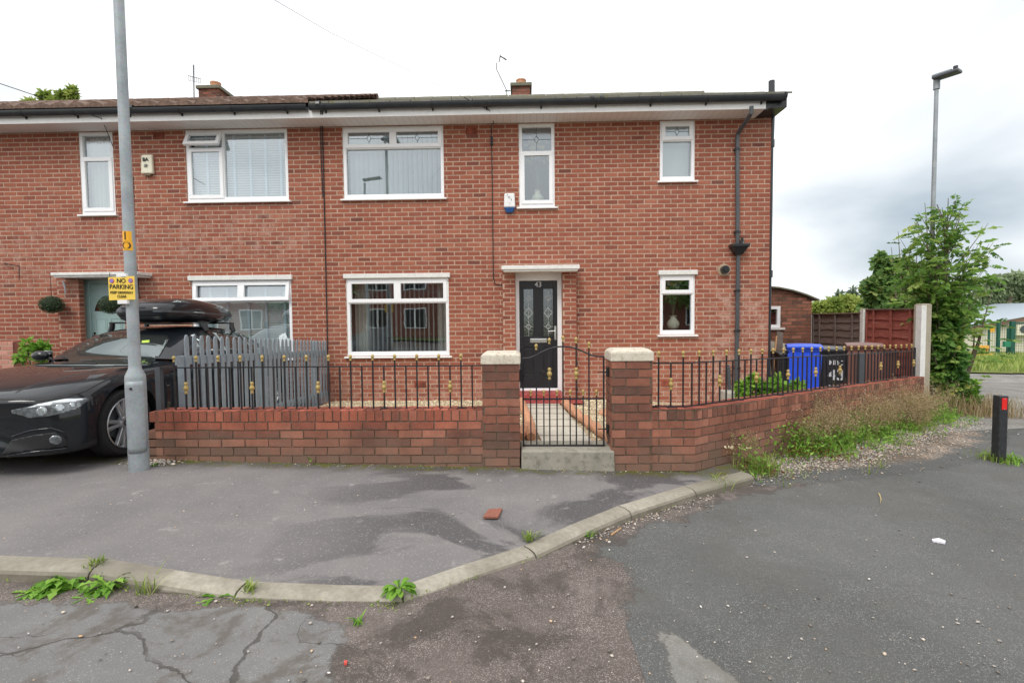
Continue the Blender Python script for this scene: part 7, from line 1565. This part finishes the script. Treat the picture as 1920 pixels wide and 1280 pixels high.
n = 420; P = np.array([gp3(rng.random()*1920, 900+rng.random()**.8*380, RD+.011) for _ in range(n)]); 
def onroad(p): 
    ys = np.interp(p[0], [k.x for k in KB], [k.y for k in KB]); return p[1] < ys-.16 and not (p[0] > SW0.x and (p[1]-SW0.y)-(p[0]-SW0.x)*SD.y/SD.x > -.25)
P = np.array([p for p in P if onroad(p)]); stones('pebbles', P, .0035+.006*rng.random(len(P))**3, SC)
P = np.array([gp3(a, b, 0) for a, b in zip(rng.random(90)*1200, 885+rng.random(90)**1.6*170)]); P = np.array([p for p in P if p[1] > np.interp(p[0], [k.x for k in KB], [k.y for k in KB])+.05 and p[1] < WYV]); stones('pebbles', P, .003+.004*rng.random(len(P)), SC)
P = np.array([(LPX-.05+rng.normal()*.13, LPY+.12+abs(rng.normal())*.16, T(LPX, LPY)+.004) for _ in range(420)]); stones('pebbles', P, .006+.006*rng.random(len(P)), SC)
P = np.array([(x, WYV-.02-abs(rng.normal())*.03, T(x, WYV)+.002) for x in rng.random(140)*5.0-3.5]); stones('pebbles', P, .003+.004*rng.random(len(P)), SC)
n = 7000; P = np.stack([GX0+.05+rng.random(n)*(5.6), WYV+WT+.02+rng.random(n)*3.6, np.zeros(n)], 1); inp = lambda x, y: (np.interp(y, [pa[0].y, pa[3].y], [pa[0].x, pa[3].x])-.04 < x < np.interp(y, [pa[1].y, pa[2].y], [pa[1].x, pa[2].x])+.04) or (y > 7.9 and -.3 < x < 1.0) or y > FY-.03
P = np.array([(a, b, Gd(a, b)+.006) for a, b, _ in P if not inp(a, b)]); stones('garden_stones', P, .010+.008*rng.random(len(P)), [(0, S(176,156,124)), (.4, S(222,206,172)), (.8, S(240,230,204)), (1, S(212,186,146))])
for px, py, rr, cc, lab in ((1008+160, 1164, .016, S(226,222,214), 'large pale stone on the brown tarmac patch'),):
    pass
# litter
def litter(name, pts, col, lab, cat, h=.006, off=RD+.008):
    q = MB(); P = [Vector(gp3(a, b, off)) for a, b in pts]; q.prism([(p.x, p.y, p.z) for p in P], (0, 0, h)); return tag(q.build(name, plain(name+'_col', col, .7, var=.08)), lab, cat)
litter('paper_scrap', [(1747, 1013), (1760, 1011), (1773, 1016), (1772, 1020), (1759, 1017), (1749, 1016)], S(228,226,236), 'crumpled white paper scrap lying on the dark tarmac', 'litter', .012)
litter('twig', [(1646, 924), (1650, 926), (1653, 936), (1650, 946), (1651, 936), (1648, 928)], S(176,156,112), 'dry curved twig on the dark tarmac', 'twig')
litter('leaf_stalk', [(1145, 1002), (1164, 989), (1165, 991), (1147, 1004)], S(176,140,104), 'dry brown stalk lying in the gutter under the kerb', 'twig')
litter('red_scrap', [(646, 1241), (651, 1241), (650, 1247), (645, 1246)], S(214,80,70), 'tiny red scrap on the tarmac near the bottom edge', 'litter', .01)
p = gp3(1671, 803); q = MB(); q.prism([(p[0]-.05, p[1], p[2]), (p[0]+.05, p[1], p[2]), (p[0]+.02, p[1]+.02, p[2]+.13), (p[0]-.02, p[1]+.02, p[2]+.13)], (0, .04, 0)); tag(q.build('plastic_offcut', M['blackplastic'], bevel=.006), 'small black plastic offcut standing on the gravel by the weeds', 'litter')
# hanging topiary balls
def topiary(px, py, rpx, rpy, y, lab):
    p = PY(px, py, y); r = rpx*y/933*1.02; o = empty('topiary_ball', (p.x, p.y, p.z-r*.9), lab, 'topiary', 'hanging topiary balls'); n = 1500; d = unit(n); P = np.array(p)+d*r*np.array([1, 1, .86])*(.9+.1*rng.random((n,1))); V, F, t = leaves(P, d+rng.normal(size=(n,3))*.6, .022, .5); build_np('leaves', V, F, t, leafmat('box_leaf', [(0, S(40,58,36)), (1, S(92,112,78))], .1), o); q = MB(); q.ball(p, r*.88, r*.88, r*.76); q.build('core', plain('box_core', S(36,50,30), .9), o, smooth=True)
    q = MB(); q.tube([(p.x, p.y, p.z+r*.7), (p.x, p.y, p.z+r*.7+.42)], .004, 5); q.build('chain', M['iron'], o)
topiary(97, 571, 18, 15, FY-.3, 'round green topiary ball hanging left of the pale green door'); topiary(208, 571, 19, 15, FY-.4, 'round green topiary ball hanging before the pale green door, behind the sign')
# overhead cables
def oh(pts, r, lab): q = MB(); q.tube(pts, r, 6); tag(q.build('overhead_cable', M['cable'], smooth=True), lab, 'cable', 'overhead cables')
oh([AT(-300, 60, 5.5), AT(0, 157, 7.4), AT(80, 184, 8.1)], .006, 'thin telephone wire coming down to the eaves at the far left')
oh([AT(480, -20, 4.5), AT(620, 62, 5.7), AT(868, 182, 8.1)], .0022, 'very thin telephone wire coming down to the eaves above the front door')
# ------------------------------------------------------------------ the other side of the road, seen only in the window glass
def oppbrick():
    m = NM('opposite_brick'); bt = m.n('ShaderNodeTexBrick'); bt.inputs['Scale'].default_value = 4.4; bt.inputs['Color1'].default_value = S(150,80,66); bt.inputs['Color2'].default_value = S(128,66,56); bt.inputs['Mortar'].default_value = S(170,150,136); bt.inputs['Mortar Size'].default_value = .02
    v = m.scale((1, 1, 1), rot=(R(90), 0, 0)); m.l(v, bt.inputs[0]); return m.out(bt.outputs[0], .9)
oy = -13.5; op = empty('brick_house', (-13.5, oy-3.5, -.2), 'red brick house across the road, seen only mirrored in the ground floor windows', 'house')
q = MB(); q.box(-22, oy-7, -.6, -5.2, oy, 5.0); q.build('wall', oppbrick(), op)
q = MB(); q.prism([(-22.4, oy+.4, 4.95), (-22.4, oy-3.5, 6.9), (-22.4, oy-7.4, 4.95)], (17.6, 0, 0)); q.build('roof', M['tile_old'], op)
for xx in (-20, -17.2, -14.4, -11.6, -9.2, -6.8):
    for zz_ in (.9, 3.3):
        q = MB(); q.box(xx-.7, oy+.0, zz_, xx+.7, oy+.05, zz_+1.25); w_ = q.build('window', M['upvc'], op)
        for sgn in (-1, 1): q = MB(); q.box(xx+sgn*.33-.28, oy+.052, zz_+.08, xx+sgn*.33+.28, oy+.056, zz_+1.17); q.build('glass', plain('dark_pane', S(60,66,70), .1), w_)
op2 = copy_tree(op); op2.location.x += 25; tag(op2, 'second red brick house across the road, seen only mirrored in the front door glass', 'house')
tree('street_tree', (-3.4, -12.4, -.3), [(-3.0, -12.4, 3.0, 1.2, 1.4, 1.5), (-2.2, -12.5, 2.2, 1.2, 1.4, 1.4), (-3.9, -12.2, 1.8, .9, 1, 1.0)], 3000, .22, 'syc', 'bushy tree across the road between the two mirrored houses', .12)
tree('street_tree', (10.5, -12, -.3), [(10.5, -12, 4.2, 2.4, 2.2, 2), (12, -12.5, 3.2, 2, 2, 1.6), (9.3, -11.5, 3.2, 1.6, 1.8, 1.4)], 3000, .3, 'syc', 'street tree across the road, seen only mirrored in the window glass', .2)
tree('street_tree', (-12, -12, -.3), [(-12, -12, 4.0, 2.6, 2.2, 2.2), (-14.5, -12.5, 3.2, 2, 2, 1.6)], 2500, .3, 'syc', 'second street tree across the road beyond the mirrored house', .2)
sheet('hedge_ground', [(-40, -30), (45, -30), (45, -10.5), (-40, -10.5)], M['grassland'], lambda x, y: T(x, y)+.02, step=8)
l3 = column((-5.9, -1.2, T(-5.9, -1.2)+RD), 1.0, 6.4, .08, .052, .042, 'grey street lamp on the near side, seen only mirrored in the upper middle window'); q = MB(); q.beam((-5.95, -1.2, 6.62), (-5.3, -1.2, 6.72), .22, .08, up=(0,0,1)); q.build('lamp_head', M['greypipe'], l3, bevel=.02)
